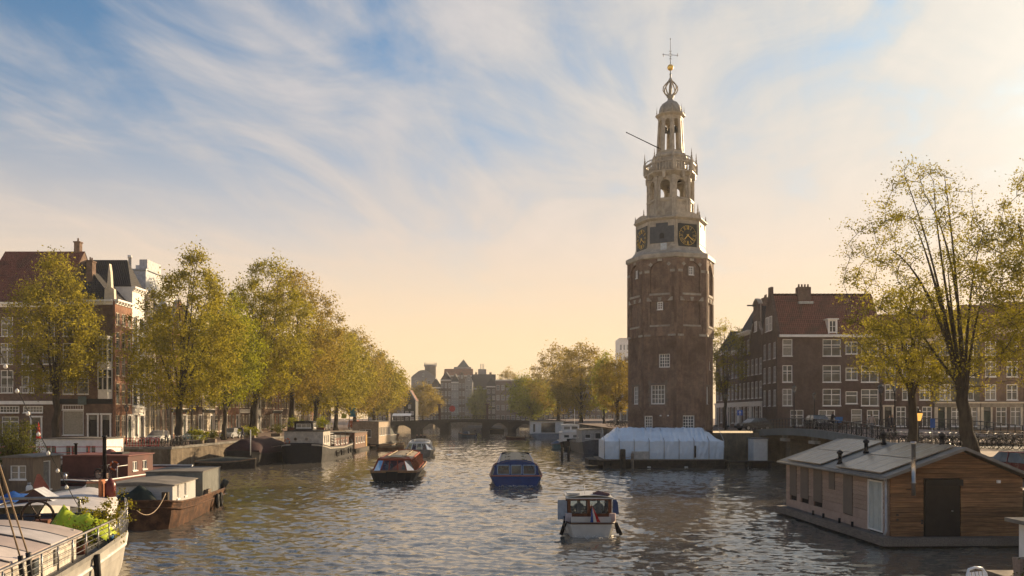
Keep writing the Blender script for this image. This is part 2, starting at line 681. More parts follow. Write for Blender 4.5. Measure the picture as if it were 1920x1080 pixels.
def build_water():
    rng = np.random.default_rng(5)
    ny, nx = 1150, 430
    Y = 7.0 * (430.0 / 7.0) ** (np.arange(ny) / (ny - 1))
    U = np.linspace(-1, 1, nx)
    YY = np.repeat(Y[:, None], nx, 1)
    lo, hi = np.maximum(-(YY * 0.8 + 14.0), -54.0), np.minimum(YY * 0.8 + 14.0, 46.0)
    XX = lo + (hi - lo) * (U[None, :] + 1) / 2
    Z = np.zeros_like(XX)
    for lam, amp, n in ((5.5, 0.007, 5), (2.4, 0.006, 8), (1.2, 0.0066, 12), (0.62, 0.0080, 16), (0.36, 0.0052, 14)):
        for _ in range(n):
            th = rng.normal(rad(75), rad(38))
            L = lam * rng.uniform(0.7, 1.4)
            k = 2 * PI / L
            ph = rng.uniform(0, 6.28)
            s = k * (XX * math.cos(th) + YY * math.sin(th)) + ph
            env = 0.6 + 0.5 * np.sin(XX * rng.uniform(0.05, 0.25) + YY * rng.uniform(0.03, 0.15) + rng.uniform(0, 6))
            fade = np.clip((L / (YY * 0.0036 * 2.6)), 0, 1)
            Z += amp * env * fade * (np.sin(s) + 0.25 * np.sin(2 * s + 0.6))
    for (bx, by, dx, dy, wdt, amp) in WAKES:
        # V-shaped wake trailing from the bow (bx, by); (dx, dy) points backwards along the track
        a = (XX - bx) * dx + (YY - by) * dy
        c = np.abs(-(XX - bx) * dy + (YY - by) * dx)
        on = np.clip(a / 2.0, 0, 1) * np.exp(-np.clip(a, 0, None) / 26.0)
        front = wdt * 0.5 + a * 0.34
        q = c - front
        Z += amp * on * np.exp(-(q / 0.9) ** 2) * np.cos(q * 3.6)
        tr = np.clip(a / 3.0, 0, 1) * np.exp(-np.clip(a, 0, None) / 18.0) * np.exp(-(c / (wdt * 0.6)) ** 2)
        Z += amp * 0.5 * tr * np.sin(a * 3.2 + np.sin(c * 2.5) * 1.5)
    co = np.stack([XX, YY, Z], -1).reshape(-1, 3)
    i = np.arange(ny - 1)[:, None] * nx + np.arange(nx - 1)[None, :]
    quads = np.stack([i, i + 1, i + nx + 1, i + nx], -1).reshape(-1, 4)
    kind(link('water', fastmesh('water', co, quads, watermat())), 'structure')


WAKES += [(0.3, 86.0, 0.0, -1.0, 4.2, 0.06), (-9.4, 70.0, -0.08, 1.0, 4.2, 0.08), (-12.3, 116.0, -0.09, 1.0, 4.2, 0.06),
          (3.7, 46.5, -0.03, -1.0, 2.4, 0.06)]
build_water()

# ------------------------------------------------------------------ banks (walls go down to 0.5 m under the water)
ZL, ZR, ZN, ZF = 2.3, 3.8, 3.3, 2.4        # left bank, tower bank, near right bank, far bank


def bank(name, poly, z, wallm, topm):
    mb = MB()
    n = len(poly)
    mb.add([(x, y, -0.5) for x, y in poly] + [(x, y, z - 0.22) for x, y in poly], [(i, (i + 1) % n, (i + 1) % n + n, i + n) for i in range(n)])
    mb.mi = 1
    mb.add([(x, y, z) for x, y in poly], [tuple(range(n))])
    return struct(name, mb, [wallm, topm])


def coping(parent, pts, z, m, w=0.55, L=1.6):
    """row of coping stones laid end to end along the quay edge"""
    cache = {}
    for a, b in zip(pts, pts[1:]):
        a, b = Vector((*a, 0)), Vector((*b, 0))
        d = b - a
        n = max(1, round(d.length / L))
        l = d.length / n
        key = round(l, 2)
        if key not in cache:
            mb = MB()
            mb.loft([[(x, -0.10, -0.22), (x, w, -0.22), (x, w, 0.02), (x, -0.07, 0.02), (x, -0.10, -0.01)] for x in (0.012, l - 0.012)], closed=True)
            cache[key] = mb.mesh('coping_stone', m)
        for i in range(n):
            p = a + d * (i / n)
            link('coping_stone', cache[key], parent, (p.x, p.y, z), math.atan2(d.y, d.x))


left = [(-35, 87.5), (-35, 262), (-36, 262), (-37.5, 420), (-160, 420), (-160, 86.5)]
bl = bank('left_quay', left, ZL, quayb, pave)
coping(bl, [(-70, 87.15), (-35.0, 87.5)], ZL, stone)
coping(bl, [(-35, 87.5), (-35, 190)], ZL, stone)
tower_bank = [(13.6, 96.5), (28.5, 96.0), (28.5, 100), (110, 100), (110, 420), (15, 420), (12.5, 262), (13.6, 262)]
br_ = bank('right_quay', tower_bank, ZR, quayb, pave)
ZLOW = 2.3                                  # the near right bank drops towards the viewer
near_right = [(22.6, 47), (120, 47), (120, 66), (34, 66), (26.0, 64.5), (23.0, 60.0)]
bn = bank('near_quay', near_right, ZN, quayb, pave)
coping(bn, [(22.6, 47), (23.0, 60.0)], ZN, stone)
coping(bn, [(26.0, 64.5), (34, 66), (75, 66)], ZN, stone)
bank('lower_quay', [(21.5, -5), (120, -5), (120, 46.9), (22.6, 46.9)], ZLOW, quayb, pave)
far = [(-300, 418), (300, 418), (300, 700), (-300, 700)]
bank('ground', far, ZF, stone, pave)
# carriageway on the near right bank and the left quay, each a sheet over the paving
struct('road', MB().add([(31, 48, ZN + 0.004), (36, 48, ZN + 0.004), (38, 65, ZN + 0.004), (33, 65, ZN + 0.004)], [(0, 1, 2, 3)]), asphalt)
# ------------------------------------------------------------------ windows shared by all buildings
WIN = {}


def window_mesh(w, h, nx, nz, fr=0.09, bar=0.035, transom=None, m=None):
    """white timber frame, centred on x = 0, sill at z = 0, facing -y; a pane mesh behind it"""
    m = m or white
    key = (round(w, 2), round(h, 2), nx, nz, fr, bar, transom, m.name)
    if key in WIN:
        return WIN[key]
    mb = MB()
    a, b = -w / 2, w / 2
    mb.box(a, a + fr, 0.03, 0.13, 0, h).box(b - fr, b, 0.03, 0.13, 0, h)
    mb.box(a + fr, b - fr, 0.03, 0.13, 0, fr).box(a + fr, b - fr, 0.03, 0.13, h - fr, h)
    mb.box(a - 0.05, b + 0.05, -0.06, 0.03, -0.07, 0.03)
    if transom:
        mb.box(a + fr, b - fr, 0.04, 0.12, transom - 0.045, transom + 0.045)
    for i in range(1, nx):
        x = a + fr + (w - 2 * fr) * i / nx
        q = 0.085 if (nx == 2 or (nx == 4 and i == 2)) else bar
        mb.box(x - q / 2, x + q / 2, 0.055, 0.115, fr, h - fr)
    for i in range(1, nz):
        z = fr + (h - 2 * fr) * i / nz
        mb.box(a + fr, b - fr, 0.06, 0.11, z - bar / 2, z + bar / 2)
    pm = MB()
    pm.box(a + fr * 0.5, b - fr * 0.5, 0.095, 0.105, fr * 0.5, h - fr * 0.5)
    WIN[key] = (mb.mesh('window', m), pm.mesh('pane', glass))
    return WIN[key]


def window(parent, x, z, w, h, nx=2, nz=2, y=0.0, rz=0.0, label=None, **kw):
    fm, pm = window_mesh(w, h, nx, nz, **kw)
    o = link('window', fm, parent, (x, y, z), rz)
    link('pane', pm, o)
    if label:
        o['label'] = label
    return o


# ------------------------------------------------------------------ the brick tower with its timber spire
TC = Vector((18.75, 101.0, 0.0))
TA = rad(-2.7)                               # direction of the corner that points to the viewer
brickT = brickmat('brick_tower', (0.19, 0.115, 0.076), (0.25, 0.155, 0.105), (0.19, 0.165, 0.14), stain=0.7)
tstone = mat('tower_sandstone', (0.38, 0.345, 0.29), 0.8, var=0.2, dirt=0.35)
tpaint = mat('tower_paint', (0.44, 0.39, 0.315), 0.6, var=0.2, scale=1.8, dirt=0.45)
lead = mat('lead_sheet', (0.155, 0.175, 0.19), 0.5, var=0.2, scale=1.2)
boardm = mat('slate_board', (0.075, 0.088, 0.105), 0.55, var=0.2)
gold = mat('gilding', (0.85, 0.58, 0.14), 0.35, metal=0.35, var=0.15)
bronze = mat('bell_bronze', (0.05, 0.055, 0.05), 0.5, metal=0.5)
tower = thing('clock_tower', 'tall octagonal brick clock tower with pale timber spire beside the canal', 'tower', (TC.x, TC.y, 0))


def facet(k, R):
    """frame of face k of an octagon with corner radius R: x along the face, -y outwards; also its half width"""
    a = TA + rad(-67.5 + 45 * k)
    ap = R * math.cos(rad(22.5))
    n = Vector((math.sin(a), -math.cos(a), 0))
    M = Matrix.Translation(n * ap) @ Matrix.Rotation(a, 4, 'Z')
    return M, R * math.sin(rad(22.5)), a


def on_face(name, mb, m, k, R, parent=tower):
    M, hw, a = facet(k, R)
    o = mb.build(name, m, parent)
    o.location = M.to_translation()
    o.rotation_euler = (0, 0, a)
    return o


Z1, Z2 = 14.95, 23.97
wins = {0: [(0.0, 9.0, 6.85, 1.2, 2.15, 4, 4)], 1: [(0.5, 0, 11.15, 1.28, 1.6, 4, 4), (-0.25, 0, 6.85, 1.62, 2.25, 4, 4), (-1.35, 0, 3.9, 0.95, 1.6, 3, 4)],
        2: [(-0.3, 0, 3.95, 1.55, 1.6, 4, 4)], 3: [(-0.9, 0, 6.85, 1.3, 2.1, 4, 4), (0.5, 0, 10.95, 0.85, 1.1, 2, 3)]}
RL, RU = 4.98, 5.09
for k in range(8):
    M, hw, a = facet(k, RL)
    mb = MB()
    rects = [(x - w / 2, x + w / 2, z, z + h) for x, _, z, w, h, nx, nz in wins.get(k, [])]
    mb.holes(-hw, hw, -0.5, Z1 - 0.1, rects, 0.3)
    on_face('wall', mb, brickT, k, RL)
    for (x, _, z, w, h, nx, nz) in wins.get(k, []):
        p = M @ Vector((x, 0.10, z))
        window(tower, p.x, p.z, w, h, nx, nz, y=p.y, rz=a, fr=0.12, bar=0.055)
        if h > 1.9:     # sandstone surround
            sb = MB()
            for zz in np.arange(z - 0.25, z + h + 0.2, 0.52):
                for s_ in (-1, 1):
                    e = 0.30 if int(round((zz - z) / 0.52)) % 2 else 0.18
                    xa, xb = sorted((x + s_ * (w / 2 + 0.02), x + s_ * (w / 2 + e)))
                    sb.box(xa, xb, -0.02, 0.05, zz, zz + 0.46)
            sb.box(x - w / 2 - 0.3, x + w / 2 + 0.3, -0.022, 0.05, z + h + 0.04, z + h + 0.22)
            on_face('stone_surround', sb, mat('weathered_surround', (0.20, 0.165, 0.135), 0.85, dirt=0.4), k, RL)
# sandstone blocks along the offset between the two brick stages
for k in range(8):
    M, hw, a = facet(k, RU)
    mb = MB()
    mb.arch(-hw, hw, Z1 - 0.1, Z2, 0.0, 2.25, 19.95, 22.45, 0.22)
    # lower rectangular recess cut separately: rebuild the lower strip of the face
    mb2 = MB()
    mb2.holes(-hw, hw, Z1 - 0.1, 19.4, [(-1.12, 1.12, 16.25, 18.9)], 0.2)
    mb2.add([(-1.12, 0.2, 16.25), (1.12, 0.2, 16.25), (1.12, 0.2, 18.9), (-1.12, 0.2, 18.9)], [(0, 1, 2, 3)])
    mb3 = MB()
    mb3.arch(-hw, hw, 19.4, Z2, 0.0, 2.25, 19.95, 22.45, 0.22)
    mb3.v += []
    base = len(mb3.v)
    mb3.add(mb2.v, mb2.f)
    # underside ledge
    mb3.add([(-hw, 0, Z1 - 0.1), (hw, 0, Z1 - 0.1), (hw - 0.05, 0.12, Z1 - 0.1), (-hw + 0.05, 0.12, Z1 - 0.1)], [(0, 3, 2, 1)])
    on_face('wall', mb3, brickT, k, RU)
    # brick pilasters left and right of the recesses
    for s_ in (-1, 1):
        pb = MB().box(s_ * 1.52 - 0.16, s_ * 1.52 + 0.16, -0.05, 0.05, Z1 + 0.35, 22.2)
        on_face('pilaster', pb, brickT, k, RU)
    blocks = [(-0.25, 0.25, 23.62, 23.9), (-1.75, -1.2, 22.3, 22.6), (1.2, 1.75, 22.3, 22.6), (-1.2, 1.2, 19.62, 19.86), (-1.15, 1.15, 15.95, 16.15)]
    if k in (0, 1, 2, 3):
        blocks += [(-1.8, -1.05, 14.82, 15.06), (0.95, 1.85, 14.82, 15.06)]
    for (xa, xb, za, zb) in blocks:
        on_face('stone_block', MB().box(xa, xb, -0.07, 0.06, za, zb), tstone, k, RU)
    for s_ in (-1, 1):
        on_face('stone_block', MB().prism([(s_ * 1.2 - 0.3, 18.95), (s_ * 1.2 + 0.3, 18.95), (s_ * 1.2 + (0.3 if s_ > 0 else -0.1), 19.4), (s_ * 1.2 + (0.1 if s_ > 0 else -0.3), 19.4)], -0.06, 0.05), tstone, k, RU)
        if k in (1, 2):
            cx = s_ * 1.05
            on_face('stone_block', MB().prism([(cx, 22.98), (cx + 0.26, 23.24), (cx, 23.5), (cx - 0.26, 23.24)], -0.05, 0.05), tstone, k, RU)
    on_face('keystone', MB().prism([(-0.14, 18.95), (0.14, 18.95), (0.24, 19.4), (-0.24, 19.4)], -0.08, 0.05), tstone, k, RU)
for k, x, z, w, h in ((2, 0.0, 22.0, 0.62, 0.95), (1, 0.0, 17.95, 0.62, 0.9), (0, 0.2, 22.0, 0.5, 0.9)):
    M, hw, a = facet(k, RU)
    p = M @ Vector((x, 0.12, z))
    window(tower, p.x, p.z, w, h, 2, 3, y=p.y, rz=a, fr=0.1, bar=0.05)
    sb = MB().box(x - w / 2 - 0.16, x - w / 2 - 0.01, 0.1, 0.25, z - 0.1, z + h + 0.1).box(x + w / 2 + 0.01, x + w / 2 + 0.16, 0.1, 0.25, z - 0.1, z + h + 0.1)
    on_face('stone_surround', sb, MATS['weathered_surround'], k, RU)
MB().lathe([(4.6, Z2 - 0.4), (4.6, Z2 - 0.2)], 8, a0=TA).build('floor_slab', lead, tower)
# painted cornice flaring in to the clock stage
MB().lathe([(5.02, 23.9), (5.26, 24.05), (5.26, 24.5), (5.08, 24.62), (4.55, 24.85), (4.22, 25.25), (4.07, 25.75), (4.03, 26.0)], 8, a0=TA, smooth=False).build('cornice', tpaint, tower)
RC = 4.03
for k in range(8):
    M, hw, a = facet(k, RC)
    mb = MB()
    mb.holes(-hw, hw, 25.9, 28.75, [], 0.1)
    on_face('clock_stage_wall', mb, tpaint, k, RC)
    for s_ in (-1, 1):
        on_face('clock_stage_pilaster', MB().box(s_ * (hw - 0.13) - 0.11, s_ * (hw - 0.13) + 0.11, -0.06, 0.05, 25.6, 28.6), tpaint, k, RC)
    if k % 2 == 0:      # clock face
        c = on_face('clock_face', MB().box(-1.2, 1.2, -0.12, 0.02, 25.35, 28.15), mat('clock_black', (0.012, 0.016, 0.018), 0.35), k, RC)
        cz, R_ = 26.77, 1.02
        ring = MB()
        for q in range(32):
            a0, a1 = 2 * PI * q / 32, 2 * PI * (q + 1) / 32
            pts = []
            for r_ in (R_ + 0.05, R_ + 0.09):
                pts += [(r_ * math.sin(a0), cz + r_ * math.cos(a0) * 1.05), (r_ * math.sin(a1), cz + r_ * math.cos(a1) * 1.05)]
            ring.add([(pts[0][0], -0.14, pts[0][1]), (pts[1][0], -0.14, pts[1][1]), (pts[3][0], -0.14, pts[3][1]), (pts[2][0], -0.14, pts[2][1])], [(0, 1, 3, 2)[::1], ])
        o = ring.build('ring', gold, c)
        for hour, txt in enumerate(('XII', 'I', 'II', 'III', 'IIII', 'V', 'VI', 'VII', 'VIII', 'IX', 'X', 'XI')):
            nm = MB()
            th = 2 * PI * hour / 12
            wd = {'I': 0.085, 'V': 0.15, 'X': 0.15}
            tot = sum(wd[q] for q in txt)
            x = -tot / 2

            def ln(xa, za, xb, zb, w=0.05):
                P = []
                for (x_, z_) in ((xa, za), (xb, zb)):
                    rr = R_ - 0.38 + z_ * 0.4
                    P.append((rr * math.sin(th) + x_ * math.cos(th), -0.145, cz + 1.05 * (rr * math.cos(th) - x_ * math.sin(th))))
                nm.bar(P[0], P[1], w, 0.012)
            for q in txt:
                w_ = wd[q]
                if q == 'I':
                    ln(x + w_ / 2, 0, x + w_ / 2, 1)
                elif q == 'V':
                    ln(x, 1, x + w_ / 2, 0)
                    ln(x + w_, 1, x + w_ / 2, 0, 0.03)
                else:
                    ln(x, 1, x + w_, 0)
                    ln(x + w_, 1, x, 0, 0.03)
                x += w_
            nm.build('numeral', gold, c)
        for th, L, w_ in ((2 * PI * 7.36 / 12, 0.62, 0.10), (2 * PI * 21.5 / 60, 0.82, 0.075)):
            hb = MB()
            d = Vector((math.sin(th), 0, math.cos(th)))
            hb.bar(Vector((0, -0.16, cz)) - d * 0.18, Vector((0, -0.16, cz)) + d * L, 0.012, w_)
            hb.build('hand', gold, c)
    else:
        on_face('slate_board', MB().box(-1.42, 1.42, -0.07, 0.02, 25.95, 27.9).box(-0.7, 0.7, -0.075, 0.02, 27.9, 28.3), boardm, k, RC)
        on_face('vent_hole', MB().prism([(-0.28, 26.45), (0.28, 26.45), (0.28, 26.85)] + [(0.28 * math.cos(q * PI / 6), 26.85 + 0.28 * math.sin(q * PI / 6)) for q in range(1, 6)] + [(-0.28, 26.85)], -0.09, 0.0), dark, k, RC)
M, hw, a = facet(1, RC)
on_face('white_box', MB().box(-0.1, 0.6, -0.32, -0.10, 24.85, 25.85), mat('pale_box', (0.52, 0.58, 0.62), 0.5), 1, RC)
# cornice over the clocks, pediments and corner obelisks
MB().lathe([(3.98, 28.6), (4.12, 28.68), (4.34, 28.86), (4.34, 28.96), (3.9, 29.04), (2.9, 29.35), (2.6, 29.4)], 8, a0=TA, smooth=False).build('cornice', tpaint, tower)
for k in range(0, 8, 2):
    seg = [(1.55 * math.cos(PI * q / 8), 28.95 + 0.62 * math.sin(PI * q / 8)) for q in range(9)]
    on_face('pediment', MB().prism(seg, -0.1, 0.9), tpaint, k, 4.15)


def finial(name, r, a, z, h, w, m=tpaint, parent=tower):
    x, y = r * math.sin(a), -r * math.cos(a)
    return MB().lathe([(w, 0), (w, h * 0.18), (w * 0.55, h * 0.22), (w * 0.8, h * 0.30), (w * 0.8, h * 0.38), (w * 0.4, h * 0.46), (w * 0.55, h * 0.6), (w * 0.25, h * 0.7), (w * 0.3, h * 0.78), (0.01, h)], 6, smooth=False).build(name, m, parent, (x, y, z))


for k in range(8):
    finial('obelisk', 4.12, TA + k * PI / 4, 28.95, 0.85, 0.14)
for k in range(4):
    finial('obelisk', 3.25, TA + PI / 8 + (2 * k + 1) * PI / 4, 29.3, 1.75, 0.19)


def arcade(R0, R1, z0, z1, wf, zb, zs, thick, name, m=tpaint):
    """eight arched faces leaning in from corner radius R0 to R1"""
    for k in range(8):
        a = TA + rad(-67.5 + 45 * k)
        n = Vector((math.sin(a), -math.cos(a), 0))
        c, s8 = math.cos(rad(22.5)), math.sin(rad(22.5))
        hw = R0 * s8
        mb = MB()
        w = 2 * hw * wf
        mb.arch(-hw, hw, z0, z1, 0, w, zb, zs, thick, back=False)
        mb.arch(-hw, hw, z0, z1, 0, w, zb, zs, 0.001, y=thick, back=False)
        f = (R1 / R0)
        vs = []
        for (x, y, z) in mb.v:
            t = (z - z0) / (z1 - z0)
            q = 1 + (f - 1) * t
            vs.append((x * q, y - (R0 * c) * q + R0 * c, z))
        # the frame sits at the apothem of the lower edge; leaning in moves it to +y
        vs = [(x, R0 * c * (1 - (1 + (f - 1) * ((z - z0) / (z1 - z0)))) + (y - (R0 * c - R0 * c * (1 + (f - 1) * ((z - z0) / (z1 - z0))))) * 0 + yo, z) for (x, y, z), (_, yo, _) in zip(vs, mb.v)]
        mb.v = vs
        o = mb.build(name, m, tower)
        o.location = n * (R0 * c)
        o.rotation_euler = (0, 0, a)


arcade(2.72, 2.62, 31.45, 34.3, 0.56, 31.6, 33.2, 0.3, 'arcade_face')
for k in range(8):       # panelled base of the lower lantern
    M, hw, a = facet(k, 2.8)
    mb = MB().holes(-hw, hw, 29.1, 31.45, [(-0.62, 0.62, 29.75, 31.2)], 0.12)
    mb.add([(-0.62, 0.12, 29.75), (0.62, 0.12, 29.75), (0.62, 0.12, 31.2), (-0.62, 0.12, 31.2)], [(0, 1, 2, 3)])
    on_face('panel_face', mb, tpaint, k, 2.8)
    # corner pilaster
    a2 = TA + k * PI / 4
    MB().box(-0.2, 0.2, -0.1, 0.15, 29.3, 34.2).build('corner_pilaster', tpaint, tower, (2.68 * math.sin(a2), -2.68 * math.cos(a2), 0), a2)
MB().lathe([(2.84, 31.35), (2.84, 31.5), (2.4, 31.5), (2.4, 31.35)], 8, a0=TA, smooth=False).build('moulding', tpaint, tower)
MB().lathe([(0.5, 31.5), (2.5, 31.5), (2.5, 31.55), (0.5, 31.55)], 8, a0=TA, smooth=False).build('lantern_floor', lead, tower)
# winding stair core and bells seen through the arches
MB().lathe([(0.32, 31.5), (0.32, 34.4)], 8).build('stair_core', tpaint, tower, (0.5, 0.3, 0))
st = MB()
for q in range(16):
    aa = q * 0.5
    st.box(-0.12, 0.12, -0.85, -0.2, 31.7 + q * 0.16, 31.75 + q * 0.16)
    st.v[-8:] = [(0.5 + x * math.cos(aa) - y * math.sin(aa), 0.3 + x * math.sin(aa) + y * math.cos(aa), z) for x, y, z in st.v[-8:]]
st.build('stair_steps', dark, tower)
# gallery
MB().lathe([(2.62, 34.2), (2.75, 34.3), (2.95, 34.5), (3.12, 34.62), (3.12, 34.8), (2.2, 34.8)], 8, a0=TA, smooth=False).build('gallery_floor', tpaint, tower)
balm = MB().lathe([(0.05, 0), (0.095, 0.1), (0.11, 0.3), (0.06, 0.6), (0.05, 0.75), (0.09, 0.9), (0.09, 0.95)], 6).mesh('baluster', tpaint)
for k in range(8):
    M, hw, a = facet(k, 3.02)
    for q in range(6):
        p = M @ Vector((-hw * 0.78 + 2 * hw * 0.78 * q / 5, 0.02, 34.8))
        link('baluster', balm, tower, p, a)
    on_face('handrail', MB().box(-hw, hw, -0.1, 0.12, 35.74, 35.92), tpaint, k, 3.02)
    on_face('console', MB().prism([(-0.14, 33.9), (0.14, 33.9), (0.2, 34.6), (-0.2, 34.6)], -0.35, 0.1), tpaint, k, 2.85)
    a2 = TA + k * PI / 4
    x, y = 3.02 * math.sin(a2), -3.02 * math.cos(a2)
    MB().box(-0.16, 0.16, -0.16, 0.16, 34.8, 36.05).build('gallery_post', tpaint, tower, (x, y, 0), a2)
    finial('pinnacle', 3.02, a2, 36.05, 1.35, 0.13)
    # curved stay from the post to the drum
    d = Vector((math.sin(a2), -math.cos(a2), 0))
    pts = [d * (1.7 + 1.3 * math.sin(PI / 2 * q / 6)) + Vector((0, 0, 36.0 + 0.75 * math.cos(PI / 2 * q / 6))) for q in range(7)]
    MB().tube(pts, 0.06, 5).build('stay', tpaint, tower)
MB().lathe([(1.95, 34.8), (1.95, 36.6), (2.05, 36.7), (2.05, 36.9), (1.75, 37.1), (1.72, 37.35)], 8, a0=TA, smooth=False).build('drum', tpaint, tower)
for k in range(8):
    a2 = TA + k * PI / 4
    MB().prism([(-2.35, 36.1), (-1.9, 36.1), (-1.9, 37.1), (-2.05, 37.0), (-2.2, 36.6)], -0.1, 0.1).build('scroll', tpaint, tower, (0, 0, 0), a2 + PI / 2 + PI)
# upper lantern
arcade(1.66, 1.44, 37.3, 41.25, 0.52, 37.45, 40.75, 0.22, 'upper_arcade_face')
MB().lathe([(1.42, 41.1), (1.5, 41.25), (1.5, 41.4), (1.78, 41.62), (1.78, 41.74), (1.4, 41.85)], 8, a0=TA, smooth=False).build('upper_cornice', tpaint, tower)
MB().lathe([(1.38, 41.8), (1.36, 42.2), (1.22, 42.65), (0.95, 43.0), (0.6, 43.2), (0.36, 43.35), (0.3, 43.6), (0.46, 43.75), (0.46, 43.85), (0.3, 43.95)], 8, a0=TA).build('dome', mat('dome_lead', (0.30, 0.29, 0.26), 0.5, dirt=0.2), tower)
for k in range(8):
    finial('finial', 1.6, TA + k * PI / 4, 41.7, 1.05, 0.08)
for q, (bx, by, bz) in enumerate(((0.0, 0.0, 39.7), (-0.55, 0.35, 39.9), (0.55, -0.3, 39.8))):
    MB().lathe([(0.40, 0), (0.34, 0.12), (0.27, 0.35), (0.24, 0.55), (0.12, 0.65), (0.05, 0.72)], 12).build('bell', bronze, tower, (bx, by, bz))
for k in range(8):       # open onion
    a2 = TA + k * PI / 4
    d = Vector((math.sin(a2), -math.cos(a2), 0))
    prof = [(0.3, 43.9), (0.66, 44.1), (0.86, 44.42), (0.82, 44.75), (0.54, 45.05), (0.24, 45.3), (0.09, 45.55)]
    MB().tube([d * r_ + Vector((0, 0, z_)) for r_, z_ in prof], 0.075, 6).build('onion_rib', tpaint, tower)
MB().lathe([(0.09, 43.9), (0.09, 45.9), (0.13, 46.0), (0.06, 46.1), (0.06, 46.45)], 8).build('spire_rod', lead, tower)
MB().lathe([(0.37 * math.sin(PI * q / 10) + 0.001, -0.37 * math.cos(PI * q / 10)) for q in range(11)], 14).build('gilt_ball', gold, tower, (0, 0, 46.72))
wv = MB()
wv.tube([(0, 0, 47.0), (0, 0, 50.1)], [0.045, 0.02], 5)
MB_ = wv
for s_ in (-1, 1):
    wv.tube([(s_ * 0.22, 0, 48.2), (s_ * 0.95, 0.1 * s_, 48.2)], 0.03, 4)
    wv.tube([(s_ * 0.8, 0, 48.0), (s_ * 0.86, 0, 48.4)], 0.03, 4)
    wv.tube([(-0.16 * s_, 0, 48.2 + 0.5), (0, 0, 48.2 + 0.36), (0.16 * s_, 0, 48.2 + 0.5)], 0.025, 4)
    wv.tube([(-0.16 * s_, 0, 48.2 - 0.5), (0, 0, 48.2 - 0.36), (0.16 * s_, 0, 48.2 - 0.5)], 0.025, 4)
wv.tube([(0.22, 0, 48.2), (0, 0, 48.42), (-0.22, 0, 48.2), (0, 0, 47.98), (0.22, 0, 48.2)], 0.028, 4)
wv.lathe([(0.001, 50.0), (0.08, 50.08), (0.001, 50.2)], 6)
wv.build('weather_vane', dark, tower)
MB().tube([(-1.3, -1.0, 37.6), (-5.4, -1.6, 39.3)], [0.06, 0.045], 6).lathe([(0.001, -0.1), (0.1, 0), (0.001, 0.1)], 6, c=(-5.4, -1.6, 39.3)).build('flag_pole', dark, tower)
# wall lamps low on the tower
for x in (0.1, 0.95):
    on_face('wall_lamp', MB().box(x - 0.08, x + 0.08, -0.22, 0.0, 5.45, 5.6), white, 1, RL)


def settle_tower():
    """the stages' measured heights, corrected for the faces standing in front of the tower's axis"""
    zi, zo = [-1, 5.6, 29.0, 35.9, 41.6, 43.9, 46.4, 60], [-1, 5.6, 28.25, 35.0, 40.86, 43.4, 46.4, 60]
    for c in [q for o in tower.children for q in (o, *o.children)]:
        if c.parent is not tower and c.parent.name.startswith('window'):
            continue
        if abs(c.location.z) > 0.01:
            c.location.z = float(np.interp(c.location.z, zi, zo))
        elif c.type == 'MESH' and c.data.users == 1:
            for v in c.data.vertices:
                v.co.z = float(np.interp(v.co.z, zi, zo))


settle_tower()
# ------------------------------------------------------------------ houses
def roof_uv(me):
    """uv in metres on each roof face: u along the eaves, v up the slope"""
    uv = me.uv_layers.new(name='UVMap')
    for p in me.polygons:
        n = p.normal
        e = Vector((0, 0, 1)).cross(n)
        e = e.normalized() if e.length > 0.05 else Vector((1, 0, 0))
        u = n.cross(e)
        for li in p.loop_indices:
            co = me.vertices[me.loops[li].vertex_index].co
            uv.data[li].uv = (co.dot(e), co.dot(u))


def roof(parent, mb, m, name='roof'):
    me = mb.mesh(name, m)
    roof_uv(me)
    return link(name, me, parent)


def gable_poly(style, w, h, top):
    """outline of a gable over a facade of width w standing at height h"""
    c = w / 2
    if style == 'point':
        return [(0, h), (w, h), (w, h + 0.2), (c + 0.35, top), (c - 0.35, top), (0, h + 0.2)]
    if style == 'neck':
        q = w * 0.24
        s = [(c + w * 0.5, h + 0.1), (c + w * 0.46, h + 0.6), (c + w * 0.34, h + 1.0), (c + q + 0.05, h + 1.9), (c + q, h + 2.4), (c + q, top - 0.8), (c + q + 0.15, top - 0.75), (c + q * 0.55, top - 0.25), (c, top)]
        return [(0, h), (w, h)] + s + [(2 * c - x, z) for x, z in s[-2::-1]]
    if style == 'bell':
        s = [(c + w * 0.5, h + 0.1)] + [(c + w * (0.5 - 0.30 * (1 - math.cos(t * PI / 2)) - 0.05 * math.sin(t * PI)), h + 0.1 + (top - h - 0.7) * t) for t in (0.15, 0.35, 0.55, 0.75, 0.9, 1.0)] + [(c + w * 0.10, top - 0.15), (c, top)]
        return [(0, h), (w, h)] + s + [(2 * c - x, z) for x, z in s[-2::-1]]
    return None


